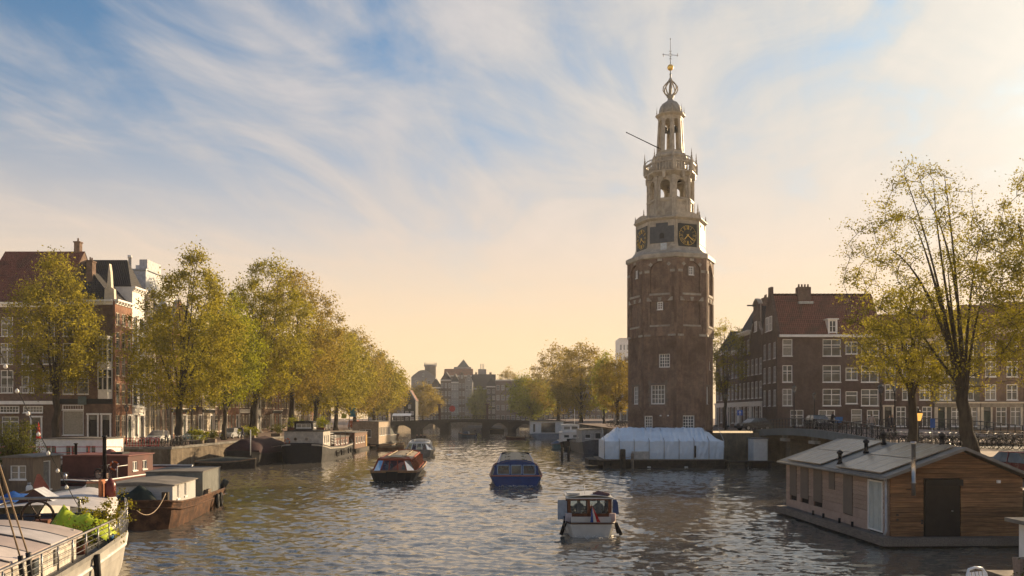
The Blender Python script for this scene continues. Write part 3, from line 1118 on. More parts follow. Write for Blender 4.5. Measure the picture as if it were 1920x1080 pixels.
def house(label, loc, rz, w, d, h, wall, rows, name='canal_house', gable=None, top=None, roofm=None, pitch='depth', ridge=4.0,
          cornice=0.55, trim=None, door=None, shop=None, chimney=(), sidewin=None, hoist=True, group=None, frame_m=None, cat='house', gable_m=None):
    """facade along local x facing -y, origin at its left foot; rows = [(sill, height, [(centre, width)...], nx, nz, transom)]"""
    t = thing(name, label, cat, loc, rz, group)
    trim = trim or white
    rects, todo = [], []
    for row in rows:
        zs, hh, cs, nx, nz = row[:5]
        tr = row[5] if len(row) > 5 else None
        for cx, ww in cs:
            rects.append((cx - ww / 2, cx + ww / 2, zs, zs + hh))
            todo.append((cx, zs, ww, hh, nx, nz, tr))
    doors = [door] if (door and not isinstance(door, list)) else (door or [])
    for (cx, ww, hh) in doors:
        rects.append((cx - ww / 2, cx + ww / 2, 0.25, 0.25 + hh))
    mb = MB()
    mb.holes(0, w, 0, h, rects, 0.16)
    sw = [] if not sidewin else sidewin
    mb.add([(0, 0, 0), (0, d, 0), (0, d, h), (0, 0, h), (w, 0, 0), (w, d, 0), (w, d, h), (w, 0, h)], [(3, 2, 1, 0)[::-1][::-1], (4, 5, 6, 7), (1, 5, 6, 2)[::-1]])
    mb.build('wall', wall, t)
    # dark room behind the openings
    box('interior', MATS.get('room') or mat('room', (0.02, 0.018, 0.016), 0.9), t, 0.05, w - 0.05, 0.17, 0.2, 0.05, h - 0.05)
    for (cx, zs, ww, hh, nx, nz, tr) in todo:
        window(t, cx, zs, ww, hh, nx, nz, y=0.02, transom=tr, m=frame_m)
    for (cx, ww, hh) in doors:
        dm = MB().box(cx - ww / 2 + 0.06, cx + ww / 2 - 0.06, 0.06, 0.12, 0.25, 0.25 + hh * 0.78)
        do = dm.build('door', mat('door_green', (0.02, 0.035, 0.028), 0.4) if int(w * 10) % 2 else mat('door_black', (0.02, 0.018, 0.018), 0.4), t)
        box('transom_light', glass, do, cx - ww / 2 + 0.06, cx + ww / 2 - 0.06, 0.08, 0.1, 0.25 + hh * 0.82, 0.25 + hh)
        fr = MB().box(cx - ww / 2 - 0.12, cx - ww / 2 + 0.06, -0.05, 0.12, 0, 0.3 + hh).box(cx + ww / 2 - 0.06, cx + ww / 2 + 0.12, -0.05, 0.12, 0, 0.3 + hh)
        fr.box(cx - ww / 2 - 0.18, cx + ww / 2 + 0.18, -0.1, 0.12, 0.3 + hh, 0.5 + hh)
        fr.build('door_frame', trim, do)
        box('step', stone, t, cx - ww / 2 - 0.1, cx + ww / 2 + 0.1, -0.5, -0.01, 0, 0.24)
    if shop:
        zt, m = shop
        box('shop_fascia', m, t, 0.05, w - 0.05, -0.16, -0.003, zt - 0.55, zt - 0.1)
        box('shop_cornice', trim, t, -0.02, w + 0.02, -0.32, -0.003, zt - 0.097, zt + 0.08)
        for x in (0.06, w - 0.30):
            box('pilaster', trim, t, x, x + 0.24, -0.12, -0.003, 0, zt - 0.553)
    if gable:
        gp = gable_poly(gable, w, h, top)
        go = MB().prism(gp, -0.003, 0.35).build('gable', gable_m or wall, t)
        gp2 = [p for p in gp[1:]]
        co = MB()
        for (xa, za), (xb, zb) in zip(gp2, gp2[1:] + gp[:1]):
            if zb > h + 0.05 or za > h + 0.05:
                co.bar((xa, 0.15, za), (xb, 0.15, zb), 0.55, 0.13)
        co.build('coping', tstone, go)
        if gable != 'point':
            window(go, w / 2, h + 0.7, 0.9, 1.35, 2, 2, y=-0.14)
        if hoist:
            MB().box(w / 2 - 0.07, w / 2 + 0.07, -1.2, 0.2, top - 0.95, top - 0.78).build('hoist_beam', dark, go)
    elif cornice:
        cb = MB().box(-0.02, w + 0.02, -0.10, -0.004, h - cornice, h - 0.2).box(-0.06, w + 0.06, -0.42, 0.1, h - 0.2, h + 0.02)
        for x in np.arange(0.25, w - 0.1, 0.75):
            cb.box(x - 0.08, x + 0.08, -0.34, -0.105, h - 0.45, h - 0.204)
        cb.build('cornice', trim, t)
    rm = roofm or tileD
    rt = top if (gable and top) else h + ridge
    rb = MB()
    if pitch == 'depth':
        z2 = rt - 0.9 if gable else rt
        y0 = 0.3 if gable else 1.4
        rb.add([(-0.05, 0.12, h), (w / 2, y0, z2), (w / 2, d, z2), (-0.05, d, h)], [(0, 3, 2, 1)])
        rb.add([(w + 0.05, 0.12, h), (w / 2, y0, z2), (w / 2, d, z2), (w + 0.05, d, h)], [(0, 1, 2, 3)])
        rb.add([(-0.05, d, h), (w + 0.05, d, h), (w / 2, d, z2)], [(0, 2, 1)])
        if not gable:
            rb.add([(-0.05, 0.12, h), (w + 0.05, 0.12, h), (w / 2, y0, z2)], [(0, 1, 2)])
    elif pitch == 'width':
        rb.add([(-0.05, -0.1, h), (w + 0.05, -0.1, h), (w + 0.05, d / 2, rt), (-0.05, d / 2, rt)], [(0, 1, 2, 3)])
        rb.add([(-0.05, d, h), (w + 0.05, d, h), (w + 0.05, d / 2, rt), (-0.05, d / 2, rt)], [(3, 2, 1, 0)])
        for x_ in (0, w):
            MB().add([(x_, 0, h), (x_, d, h), (x_, d / 2, rt - 0.06)], [(0, 2, 1) if x_ == 0 else (0, 1, 2)]).build('gable_end', wall, t)
    else:
        rb.add([(0, 0.1, h - 0.05), (w, 0.1, h - 0.05), (w, d, h - 0.05), (0, d, h - 0.05)], [(0, 1, 2, 3)])
    ro = roof(t, rb, rm)
    for (cx, cy, zt, ww) in chimney:
        ch = MB().box(cx - ww / 2, cx + ww / 2, cy - 0.35, cy + 0.35, h - 0.1, zt).box(cx - ww / 2 - 0.08, cx + ww / 2 + 0.08, cy - 0.43, cy + 0.43, zt, zt + 0.15)
        n = max(1, int(ww / 0.4))
        for i in range(n):
            ch.lathe([(0.11, zt + 0.15), (0.09, zt + 0.6)], 6, c=(cx - ww / 2 + (i + 0.5) * ww / n, cy, 0))
        ch.build('chimney', brickB, t)
    return t


def cols(w, n, ww, off=0.0):
    return [(w * (i + 0.5) / n + off, ww) for i in range(n)]


# --- left corner group, facing the viewer along y = 101
YL = 101.0
z0 = ZL
big = house('broad dark brick house with red tiled roof at the far left edge', (-63.5, YL, z0), 0, 9.9, 12, 16.6, brickB,
            [(0.5, 2.6, [(1.4, 2.0), (4.1, 2.0)], 2, 1, 2.0), (5.9, 2.7, cols(9.9, 4, 1.5), 2, 3, 1.9), (9.3, 2.5, cols(9.9, 4, 1.5), 2, 3, 1.8), (12.6, 2.3, cols(9.9, 4, 1.4), 2, 3, 1.6)],
            pitch='width', ridge=7.2, roofm=tileR, door=(7.2, 1.2, 2.7), chimney=[(9.0, 6.2, 24.9, 0.7)])
# shop front with small-paned fanlights and white balcony grilles
box('awning_board', white, big, -0.1, 9.9, -0.55, -0.43, 4.55, 4.95)
for cx in (1.4, 4.1, 6.9):
    window(big, cx, 3.55, 2.3, 0.8, 6, 2, y=-0.2)
for cx in (1.24, 3.71, 6.19):
    gb = MB()
    for q in range(8):
        gb.box(cx - 0.78 + q * 0.22, cx - 0.74 + q * 0.22, -0.25, -0.21, 5.85, 6.6)
    gb.box(cx - 0.82, cx + 0.84, -0.26, -0.2, 6.56, 6.64).box(cx - 0.82, cx + 0.84, -0.26, -0.2, 5.85, 5.92)
    gb.build('balcony_grille', white, big)
corner = house('brown brick corner shop house with white bay window over the door', (-53.55, YL, z0), 0, 6.28, 4.5, 16.9, brickB,
               [(0.9, 2.9, [(1.6, 2.5)], 1, 1), (5.75, 2.75, [(1.0, 1.35), (2.75, 1.35)], 1, 2, 1.9), (9.2, 2.6, [(1.0, 1.3), (2.75, 1.3)], 1, 2, 1.8), (12.6, 2.4, [(1.0, 1.25), (2.75, 1.25)], 1, 2, 1.6)],
               pitch='depth', ridge=3.6, roofm=tileD, door=[(3.95, 1.15, 3.0), (5.5, 1.0, 3.0)], name='corner_shop', chimney=[(1.0, 4.0, 20.2, 1.6)], frame_m=white)
window(corner, 1.6, 3.9, 2.5, 0.6, 8, 1, y=-0.06)
box('shop_fascia', mat('shop_dark', (0.02, 0.022, 0.025), 0.5), corner, 0.05, 6.25, -0.12, -0.003, 4.6, 5.2)
box('shop_sign', mat('sign_teal', (0.10, 0.14, 0.15), 0.6), corner, 2.3, 3.3, -0.26, -0.2, 4.5, 5.5)
bay = MB()
for zb, zt in ((5.2, 6.3), (8.6, 9.6), (12.2, 12.6)):
    bay.slab([(4.7, -0.003), (4.95, -0.85), (6.05, -0.85), (6.25, -0.003)], zb, zt)
for x, y in ((4.95, -0.82), (6.02, -0.82), (5.5, -0.85), (4.76, -0.1), (6.2, -0.1)):
    bay.box(x - 0.07, x + 0.07, y - 0.02, y + 0.10, 6.3, 12.2)
for z_ in (7.7, 11.0):
    bay.slab([(4.72, -0.003), (4.97, -0.83), (6.03, -0.83), (6.23, -0.003)], z_, z_ + 0.08)
bo = bay.build('bay_window', white, corner)
MB().slab([(4.75, -0.003), (4.98, -0.80), (6.0, -0.80), (6.2, -0.003)], 6.3, 12.2).build('pane', glass, bo)
# ornamental gable on the corner, and the white block of flats behind
MB().prism([(5.3, 16.9), (6.5, 16.9), (6.45, 18.2), (6.15, 18.4), (6.05, 20.2), (5.9, 21.2), (5.75, 20.2), (5.65, 18.4), (5.35, 18.2)], -0.05, 0.5).build('gable_pinnacle', cream, corner)
flats = thing('roof_flats', 'white modern flats with wide window rising behind the corner shop', 'building', (-61.5, 113, z0 - 1.6))
fm = MB().holes(0, 13, 0, 24.0, [(6.2, 9.9, 19.6, 22.5)], 0.25)
fm.add([(0, 0, 0), (0, 10, 0), (0, 10, 24), (0, 0, 24), (13, 0, 0), (13, 10, 0), (13, 10, 24), (13, 0, 24)], [(0, 3, 2, 1), (4, 5, 6, 7), (3, 7, 6, 2)])
fm.build('wall', mat('flats_grey', (0.46, 0.48, 0.50), 0.6), flats)
window(flats, 8.05, 19.6, 3.7, 2.9, 1, 2, y=0.05)
box('brown_panel', brickR, flats, 6.3, 9.8, -0.03, 0.02, 17.0, 19.4)
box('parapet', mat('zinc', (0.32, 0.33, 0.33), 0.4, metal=0.5), flats, -0.1, 13.1, -0.12, 0.2, 24.0, 24.25)
MB().box(2.2, 4.6, 1, 3, 24, 25.3).lathe([(0.42, 25.3), (0.42, 26.9), (0.5, 26.9), (0.5, 27.2)], 10, c=(3.0, 2, 0)).build('rooftop_plant', mat('plant_dark', (0.04, 0.045, 0.055), 0.6), flats)
MB().lathe([(0.22, 24.2), (0.22, 26.0), (0.3, 26.0), (0.3, 26.4)], 8, c=(10.0, 2, 0)).box(11.0, 11.5, 1.5, 2.0, 24.2, 25.0).build('flue', white, flats)
box('stair_house', MATS['flats_grey'], flats, 11.9, 12.95, 0.6, 5, 24.2, 25.6)

# --- row along the left quay, facing the canal (local x runs away from the viewer)
XR = -47.0
LROW = [  # y0, width, height, wall, gable, top, roof, n windows, label
    (101.02, 4.6, 17.0, brickR, None, None, tileD, 3, 'sunlit orange brick side of the corner with triple window rows'),
    (105.64, 3.5, 19.2, white, None, None, tileD, 2, 'narrow tall white painted canal house past the corner shop'),
    (109.16, 3.5, 15.0, cream, 'neck', 19.5, tileR, 2, 'cream canal house with tall shop windows and neck gable'),
    (112.68, 5.0, 15.5, brickB, None, None, tileD, 3, 'brown brick house with tall glazed ground floor behind the tall elm'),
    (117.7, 5.6, 14.6, brickR, 'bell', 19.5, tileR, 3, 'red brick bell gabled house behind the second elm on the left'),
    (123.3, 6.2, 16.0, brickD, None, None, tileD, 3, 'dark brick flat corniced house behind the leaning quay elm'),
    (129.5, 5.2, 14.0, cream, 'neck', 19.0, tileR, 2, 'pale plastered neck gabled house between the leaning elms'),
    (134.7, 6.6, 15.2, brickB, None, None, tileD, 3, 'brown brick house halfway along the left quay'),
    (141.3, 5.6, 14.2, brickR, 'bell', 18.8, tileR, 3, 'red brick gabled house halfway along the left quay'),
    (146.9, 7.0, 16.2, brickD, None, None, tileD, 4, 'wide dark brick house above the tarpaulin covered barge'),
    (153.9, 6.0, 14.6, white, 'neck', 19.2, tileR, 3, 'white gabled house past the middle of the left row'),
    (159.9, 7.5, 15.4, brickB, None, None, tileD, 4, 'wide brown brick house in the far half of the left row'),
    (167.4, 6.5, 14.0, brickR, 'bell', 18.5, tileR, 3, 'red brick house in the far half of the left row'),
    (173.9, 8.0, 15.6, brickD, None, None, tileD, 4, 'dark brick house behind the blue banner'),
    (181.9, 8.0, 14.5, cream, None, None, tileR, 4, 'cream house near the far end of the left row'),
    (189.9, 9.0, 15.0, brickB, 'bell', 19.0, tileR, 4, 'brown gabled house near the far end of the left row'),
    (198.9, 11.0, 14.5, brickR, None, None, tileD, 5, 'long red brick house near the far bridge on the left'),
    (209.9, 12.0, 15.5, brickD, None, None, tileD, 5, 'last dark brick house before the far bridge on the left'),
]
for i, (y0, w, h, wm, gb, tp, rm, n, lab) in enumerate(LROW):
    ww = min(1.25, w / n * 0.62)
    fl = [(4.6, 2.5), (8.0, 2.3), (11.2, 2.0)]
    rows = [(z, hh, cols(w, n, ww), 2 if i > 3 else 1, 3 if i > 3 else 2, hh * 0.62) for z, hh in fl if z + hh < h - 0.8]
    if h > 15.9:
        rows.append((14.0, 1.5, cols(w, n, ww), 2, 2))
    gw = cols(w, n, min(1.5, w / n * 0.72))
    if i in (2, 3):
        rows = [(0.5, 5.6, gw, 2, 5, 4.2)] + [r for r in rows if r[0] > 6.5]
        dr = None
    else:
        rows.append((0.7, 2.6, gw[:-1] if n > 1 else gw, 2, 2, 1.9))
        dr = (gw[-1][0], 1.1, 2.9)
    house(lab, (XR, y0, ZL), PI / 2, w - 0.02, 11 if i else 0.25, h, wm, rows, gable=gb, top=tp, roofm=rm, door=dr,
          shop=(4.2, white if i % 2 else mat('shop_dark', (0.02, 0.022, 0.025), 0.5)) if i in (1, 4, 6, 9, 12) else None,
          chimney=[(w * 0.3, 3.5, (tp or h + 4) + 0.6, 0.9)] if i % 2 == 0 else (), ridge=3.6, pitch='depth' if i else 'flat', group='houses along the left quay', frame_m=cream if wm is not white else grey)

# --- row along the right quay, facing the canal (local x runs towards the viewer)
XQ = 32.0


def right_row(y1, w, h, wm, gb, tp, rm, n, lab, **kw):
    ww = min(1.15, w / n * 0.6)
    fl = [(4.0, 2.2), (7.1, 2.1), (10.1, 1.9)]
    rows = [(z, hh, cols(w, n, ww), 2, 3, hh * 0.6) for z, hh in fl if z + hh < h - 0.6]
    gw = cols(w, n, min(1.3, w / n * 0.7))
    rows.append((0.6, 2.3, gw[1:], 2, 2, 1.6))
    return house(lab, (XQ, y1, ZR), -PI / 2, w - 0.02, 10, h, wm, rows, gable=gb, top=tp, roofm=rm, door=(gw[0][0], 1.1, 2.6), ridge=3.2, shop=(3.5, white) if n > 2 else None, group='houses along the right quay', **kw)


right_row(114.6, 5.6, 12.0, brickD, 'neck', 17.0, tileD, 3, 'narrow dark house with white scrolled neck gable beside the corner house')
right_row(120.8, 6.2, 13.2, brickD, None, None, tileD, 3, 'dark brick house with pale raised cornice left of the neck gabled house', chimney=[(3.0, 3.0, 17.8, 1.2)])
right_row(127.0, 6.2, 11.0, brickB, None, None, tileD, 3, 'lower brown brick house with white cornice just right of the tower')
right_row(134.0, 7.0, 11.4, brickB, None, None, tileD, 3, 'brown brick house half hidden behind the tower')
for i, (y1, w, h, wm, lab) in enumerate(((222, 12, 14.5, brickB, 'brown brick house between the right bank trees and the tower'), (238, 16, 16.5, brickD, 'dark roofed warehouse above the right bank trees'),
                                         (252, 14, 14.0, brickD, 'dark house behind the right bank trees'), (268, 16, 15.0, brickB, 'far brown house behind the right bank trees'))):
    right_row(y1, w, h, wm, None, None, tileD, 5, lab, chimney=[(w * 0.35, 3, h + 4.0, 2.2), (w * 0.7, 3, h + 3.6, 1.4)])

# --- corner house with the red roof, and the row to its right
CH_ = [(0.75, 1.05)]
corner_house = thing('corner_house', 'large dark brick corner house with steep red tiled roof and dormer', 'house', (32.0, 103.0, ZR))
W_, D_, H_, RT = 12.6, 6.2, 11.6, 16.75
side = MB()
srows = []
for z_ in (2.9, 5.75, 8.9):
    srows += [(1.25, z_, 1.2, 2.05, 2 if z_ < 8 else 1, 3 if z_ < 4 else 2), (6.6, z_, 2.2, 2.05, 2, 3 if z_ < 4 else 2)]
    srows += [(9.0, z_ + 0.25, 1.45, 1.5, 2 if z_ > 4 else 1, 1), (11.2, z_, 2.1, 2.0, 2, 2)]
srows += [(2.4, 0.5, 1.6, 1.9, 2, 2), (6.0, 0.5, 2.0, 1.9, 2, 2), (9.6, 0.4, 1.3, 2.1, 1, 2), (11.6, 0.5, 1.5, 1.9, 2, 2)]
side.holes(0, W_, 0, H_, [(x - w / 2, x + w / 2, z, z + h) for x, z, w, h, nx, nz in srows], 0.16)
side.build('side_wall', brickD, corner_house)
for x, z, w, h, nx, nz in srows:
    window(corner_house, x, z, w, h, nx, nz, y=0.02, transom=h * 0.66)
box('interior', MATS['room'], corner_house, 0.2, W_ - 0.05, 0.17, 0.2, 0.05, H_ - 0.05)
fr = MB()
fr.T = Matrix.Rotation(-PI / 2, 4, 'Z')
frw = [(-6.2 + 6.2 * (q + 0.5) / 3, z_, 1.0, 2.0) for z_ in (2.9, 5.75, 8.7) for q in range(3)]
fr.holes(-D_, 0, 0, H_, [(x - w / 2, x + w / 2, z, z + h) for x, z, w, h in frw], 0.16)
fr.prism(gable_poly('point', D_, H_, RT + 0.9)[0:0] or [(-D_, H_), (0, H_), (0, H_ + 0.3), (-D_ / 2 + 0.5, RT), (-D_ / 2 + 0.5, RT + 0.9), (-D_ / 2 - 0.5, RT + 0.9), (-D_ / 2 - 0.5, RT), (-D_, H_ + 0.3)], -0.003, 0.35)
fr.build('front_wall', brickD, corner_house)
for x, z, w, h in frw:
    p = Matrix.Rotation(-PI / 2, 4, 'Z') @ Vector((x, 0.02, z))
    window(corner_house, p.x, z, w, h, 2, 3, y=p.y, rz=-PI / 2)
for z_, h_, w_ in ((12.2, 1.8, 1.0),):
    for q in (-1, 1):
        p = Matrix.Rotation(-PI / 2, 4, 'Z') @ Vector((-D_ / 2 + q * 0.7, -0.14, z_))
        window(corner_house, p.x, z_, w_, h_, 2, 2, y=p.y, rz=-PI / 2)
MB().add([(W_, 0, 0), (W_, D_, 0), (W_, D_, H_), (W_, 0, H_), (0, D_, 0), (0, D_, H_)], [(0, 1, 2, 3), (1, 4, 5, 2)]).add([(W_, 0, H_), (W_, D_, H_), (W_, D_ / 2, RT)], [(0, 1, 2)]).build('back_wall', brickD, corner_house)
rb = MB().add([(0.3, -0.25, H_ - 0.1), (W_ + 0.1, -0.25, H_ - 0.1), (W_ + 0.1, D_ / 2, RT), (0.3, D_ / 2, RT)], [(0, 1, 2, 3)])
rb.add([(0.3, D_ + 0.2, H_ - 0.1), (W_ + 0.1, D_ + 0.2, H_ - 0.1), (W_ + 0.1, D_ / 2, RT), (0.3, D_ / 2, RT)], [(3, 2, 1, 0)])
ro = roof(corner_house, rb, tileR)
rid = MB()
for q in range(26):
    x = 0.4 + q * 0.47
    rid.tube([(x, D_ / 2, RT), (x + 0.44, D_ / 2, RT + 0.015)], [0.14, 0.16], 6)
rid.build('ridge_tiles', tileR, ro)
box('gutter', white, corner_house, 0.2, W_ + 0.2, -0.45, -0.004, H_ - 0.42, H_ - 0.12)
dm = MB().box(6.1, 6.25, -0.2, 1.6, 11.6, 13.3).box(7.05, 7.2, -0.2, 1.6, 11.6, 13.3).box(5.95, 7.35, -0.35, 1.9, 13.3, 13.42).box(6.25, 7.05, 0.0, 1.0, 11.6, 13.3)
dmo = dm.build('dormer', white, corner_house)
window(dmo, 6.65, 11.75, 0.85, 1.45, 2, 2, y=-0.16)
ck = MB().box(3.4, 5.0, D_ / 2 - 0.5, D_ / 2 + 0.5, RT - 0.9, RT + 0.9)
for q in range(4):
    ck.lathe([(0.13, RT + 0.9), (0.10, RT + 1.3)], 6, c=(3.65 + q * 0.38, D_ / 2, 0))
ck.build('chimney', brickB, corner_house)
box('chimney_flashing', mat('zinc', (0.3, 0.3, 0.3), 0.4), corner_house, 3.3, 5.1, D_ / 2 - 1.1, D_ / 2 - 0.51, RT - 1.25, RT - 0.95)

RX = 44.7
RROW = [
    (6.3, 11.0, brickD, 3, 'dark brick house with white sash windows right of the red roofed corner house', None),
    (5.6, 11.6, mat('olive_render', (0.10, 0.095, 0.07), 0.8), 2, 'olive grey rendered house with white shop front behind the big tree', 'shop'),
    (5.2, 12.2, brickB, 2, 'brown brick house with open upper windows behind the big tree', 'shop'),
    (6.5, 12.6, brickD, 3, 'dark house with pale ground floor at the right edge', 'shop'),
    (8.0, 12.0, brickB, 3, 'brown house beyond the right edge tree', None),
]
for w, h, wm, n, lab, sh in RROW:
    ww = min(1.35, w / n * 0.62)
    rows = [(3.6, 1.9, cols(w, n, ww), 2, 2, 1.2), (6.4, 1.9, cols(w, n, ww), 2, 2, 1.2), (9.0, 1.7, cols(w, n, ww), 2, 2, 1.1)]
    gw = cols(w, n + 1, min(1.3, w / (n + 1) * 0.75))
    rows.append((0.4, 2.4, gw[1:], 2, 2, 1.8))
    house(lab, (RX, 103.2, ZR), 0, w - 0.02, 9, h, wm, rows, roofm=tileR, ridge=3.5, pitch='width', door=(gw[0][0], 1.0, 2.5), shop=(3.3, mat('shop_stone', (0.26, 0.23, 0.19), 0.7)) if sh else None, trim=cream, group='houses behind the right trees')
    RX += w
# ------------------------------------------------------------------ trees
bark = mat('bark', (0.052, 0.042, 0.030), 0.9, var=0.4, scale=5, grain=(1, 1, 0.25), bump=0.6)
LEAF = {
    'gold': leafmat('leaves_gold', (0.125, 0.118, 0.028), (0.38, 0.325, 0.06)),
    'olive': leafmat('leaves_olive', (0.12, 0.115, 0.022), (0.36, 0.31, 0.048)),
    'green': leafmat('leaves_green', (0.12, 0.135, 0.018), (0.34, 0.34, 0.04)),
    'rust': leafmat('leaves_rust', (0.15, 0.115, 0.034), (0.36, 0.275, 0.07)),
    'lime': leafmat('leaves_lime', (0.085, 0.078, 0.018), (0.33, 0.29, 0.045)),
    'herb': leafmat('leaves_herb', (0.055, 0.065, 0.017), (0.15, 0.15, 0.035), 0.35),
}


def leaf_cards(rng, centres, per, sigma, size, flat=0.8):
    n = len(centres) * per
    c = np.repeat(centres, per, 0)
    k = np.repeat(rng.uniform(0.45, 1.35, (len(centres), 1)), per, 0)
    p = c + rng.normal(0, 1, (n, 3)) * np.array([sigma, sigma, sigma * flat]) * k
    a = rng.normal(0, 1, (n, 3))
    a /= np.linalg.norm(a, axis=1, keepdims=True)
    b = np.cross(a, rng.normal(0, 1, (n, 3)))
    b /= np.linalg.norm(b, axis=1, keepdims=True) + 1e-9
    sz = size * rng.uniform(0.45, 1.4, (n, 1))
    a, b = a * sz, b * sz * 0.62
    co = np.stack([p - a, p - b * 0.9 + a * 0.1, p + a, p + b], 1).reshape(-1, 3)
    return co, np.arange(n * 4).reshape(-1, 4)


def tree(label, base, H, zc, R, leaf='gold', fork=0.28, r0=0.4, clumps=260, per=60, sigma=0.55, size=0.16, seed=1, lean=(0, 0), limbs=9,
         name='elm_tree', shape=(0.85, 0.8), group=None, ell=(1, 1), inner=0.4, twist=0.0, pts=None):
    """trunk and limbs as tapered tubes, foliage as small leaf faces gathered on the twig ends.
    H height, zc height where the crown starts, R crown radius, lean = shift of the crown's axis at the top"""
    rng = np.random.default_rng(seed)
    t = thing(name, label, 'tree', base, 0, group)
    wood_ = MB()
    zf = H * fork
    tip = lambda z: np.array([lean[0] * (z / H) ** 1.3, lean[1] * (z / H) ** 1.3, z])
    trunk = [tip(zf * q / 6) + rng.normal(0, 0.06, 3) * (q > 0) * np.array([1, 1, 0]) for q in range(7)]
    tr_r = [r0 * (1.35 if q == 0 else 1.0) * (1 - 0.28 * q / 6) for q in range(7)]
    wood_.tube(trunk, tr_r, 9)
    nodes, rads = [np.array(trunk[-1])], [tr_r[-1]]
    prof = lambda q: max(0.05, math.sin(PI * min(1, max(0.0, q)) ** shape[0])) ** shape[1]

    def curve(a, b, up, n, ra, rb, sides):
        m = (a + b) / 2 + np.array([0, 0, up]) + rng.normal(0, 0.10, 3) * np.linalg.norm(b - a) * 0.6
        ps = [(1 - s) ** 2 * a + 2 * s * (1 - s) * m + s * s * b for s in np.linspace(0, 1, n)]
        rr = [ra + (rb - ra) * (s ** 0.55) for s in np.linspace(0, 1, n)]
        wood_.tube(ps, rr, sides, caps=False)
        return ps, rr
    for i in range(limbs):
        az = 2 * PI * (i + rng.uniform(-0.25, 0.25)) / limbs * 1.0 + twist
        q = [0.96, 0.62, 0.80, 0.45][i % 4] + rng.uniform(-0.06, 0.06)
        z = zc + (H - zc) * q
        rr = R * prof(q) * rng.uniform(0.45, 0.8)
        e = tip(z) + np.array([math.cos(az) * rr * ell[0], math.sin(az) * rr * ell[1], 0])
        s0 = trunk[rng.integers(4, 7)]
        ps, rs = curve(np.array(s0), e, (0.10 + 0.12 * rng.random()) * (z - zf), 9, r0 * rng.uniform(0.30, 0.46), 0.018, 6)
        nodes += ps[1:]
        rads += rs[1:]
    C = []
    while len(C) < clumps:
        q = rng.uniform(0, 1)
        if rng.random() > prof(q) ** 1.3 + 0.06:
            continue
        rr = R * prof(q) * (inner + (1 - inner) * rng.random() ** 0.6) * rng.uniform(0.8, 1.1)
        az = rng.uniform(0, 2 * PI)
        z = zc + (H - zc) * q
        C.append(tip(z) + np.array([math.cos(az) * rr * ell[0], math.sin(az) * rr * ell[1], rng.normal(0, 0.25)]))
    if pts is not None:
        C += [np.array(p, float) for p in pts]
    C = np.array(C)
    order = np.argsort(np.linalg.norm(C - np.array(trunk[-1]), axis=1))
    N = [np.array(n_) for n_ in nodes]
    Rr = list(rads)
    arr = np.array(N)
    for i in order:
        c = C[i]
        dv = arr - c
        dd = np.linalg.norm(dv, axis=1) + np.maximum(0, dv[:, 2] + 0.2) * 1.2
        j = int(np.argmin(dd))
        L = np.linalg.norm(c - arr[j])
        ra = max(0.022, min(Rr[j] * 0.65, 0.012 + 0.022 * L))
        ps, rs = curve(arr[j], c, 0.12 * L, 4, ra, 0.012, 4)
        arr = np.concatenate([arr, np.array(ps[1:])])
        Rr += rs[1:]
    wood_.build('trunk', bark, t)
    f_ = 0.74 if H > 11 else 0.85
    co, qd = leaf_cards(rng, C, int(per * 1.5), sigma, size * f_)
    link('crown', fastmesh('crown', co, qd, LEAF[leaf], smooth=False), t)
    return t


G1 = 'elms along the left quay'
tree('golden elm standing before the red roofed house on the left', (-51.0, 95.5, ZL), 20.8, 5.8, 5.2, 'gold', r0=0.42, clumps=280, per=66, seed=3, fork=0.36, lean=(-0.2, 0), group=G1, shape=(0.72, 0.6))
tree('tallest golden elm on the quay corner behind parked bicycles', (-37.0, 94.5, ZL), 21.3, 4.2, 6.5, 'gold', r0=0.46, clumps=400, per=66, seed=5, fork=0.22, lean=(2.2, 0), group=G1, shape=(0.62, 0.75), limbs=11)
tree('bright green young elm between the tall golden elms', (-37.8, 112.0, ZL), 19.5, 4.5, 5.4, 'green', r0=0.3, clumps=260, per=60, seed=8, fork=0.26, group=G1, shape=(0.8, 0.7), lean=(0.8, 0))
tree('broad olive elm with leaning trunk above the dark barge', (-38.6, 127.0, ZL), 26.2, 6.0, 8.4, 'olive', r0=0.62, clumps=430, per=62, seed=11, fork=0.30, lean=(2.8, 0), group=G1, size=0.19, sigma=0.65, shape=(0.7, 0.6))
tree('dark brown topped elm behind the broad olive elm', (-37.5, 145.0, ZL), 28.0, 6.0, 9.0, 'rust', r0=0.55, clumps=420, per=58, seed=14, fork=0.28, lean=(1.0, 0), group=G1, size=0.21, sigma=0.7, shape=(0.72, 0.62))
tree('golden elm overhanging the row of houseboats', (-37.6, 163.0, ZL), 21.0, 3.6, 8.6, 'gold', r0=0.5, clumps=360, per=55, seed=17, fork=0.3, lean=(2.0, 0), group=G1, size=0.22, sigma=0.75)
tree('golden elm past the middle of the left quay', (-37.6, 182.0, ZL), 21.5, 3.4, 8.6, 'gold', r0=0.5, clumps=340, per=50, seed=19, fork=0.3, lean=(1.0, 0), group=G1, size=0.24, sigma=0.8)
tree('reddish brown elm near the far end of the left quay', (-37.4, 203.0, ZL), 23.5, 3.4, 9.0, 'rust', r0=0.5, clumps=300, per=46, seed=21, fork=0.3, group=G1, size=0.27, sigma=0.85)
tree('golden elm beside the far bridge on the left', (-37.0, 228.0, ZL), 20.0, 3.4, 8.8, 'gold', r0=0.45, clumps=260, per=42, seed=23, fork=0.3, lean=(1.5, 0), group=G1, size=0.30, sigma=0.9)
tree('thin brown elm just before the far bridge', (-36.6, 250.0, ZL), 17.0, 4.5, 6.5, 'rust', r0=0.4, clumps=180, per=36, seed=25, fork=0.3, group=G1, size=0.32, sigma=0.9)
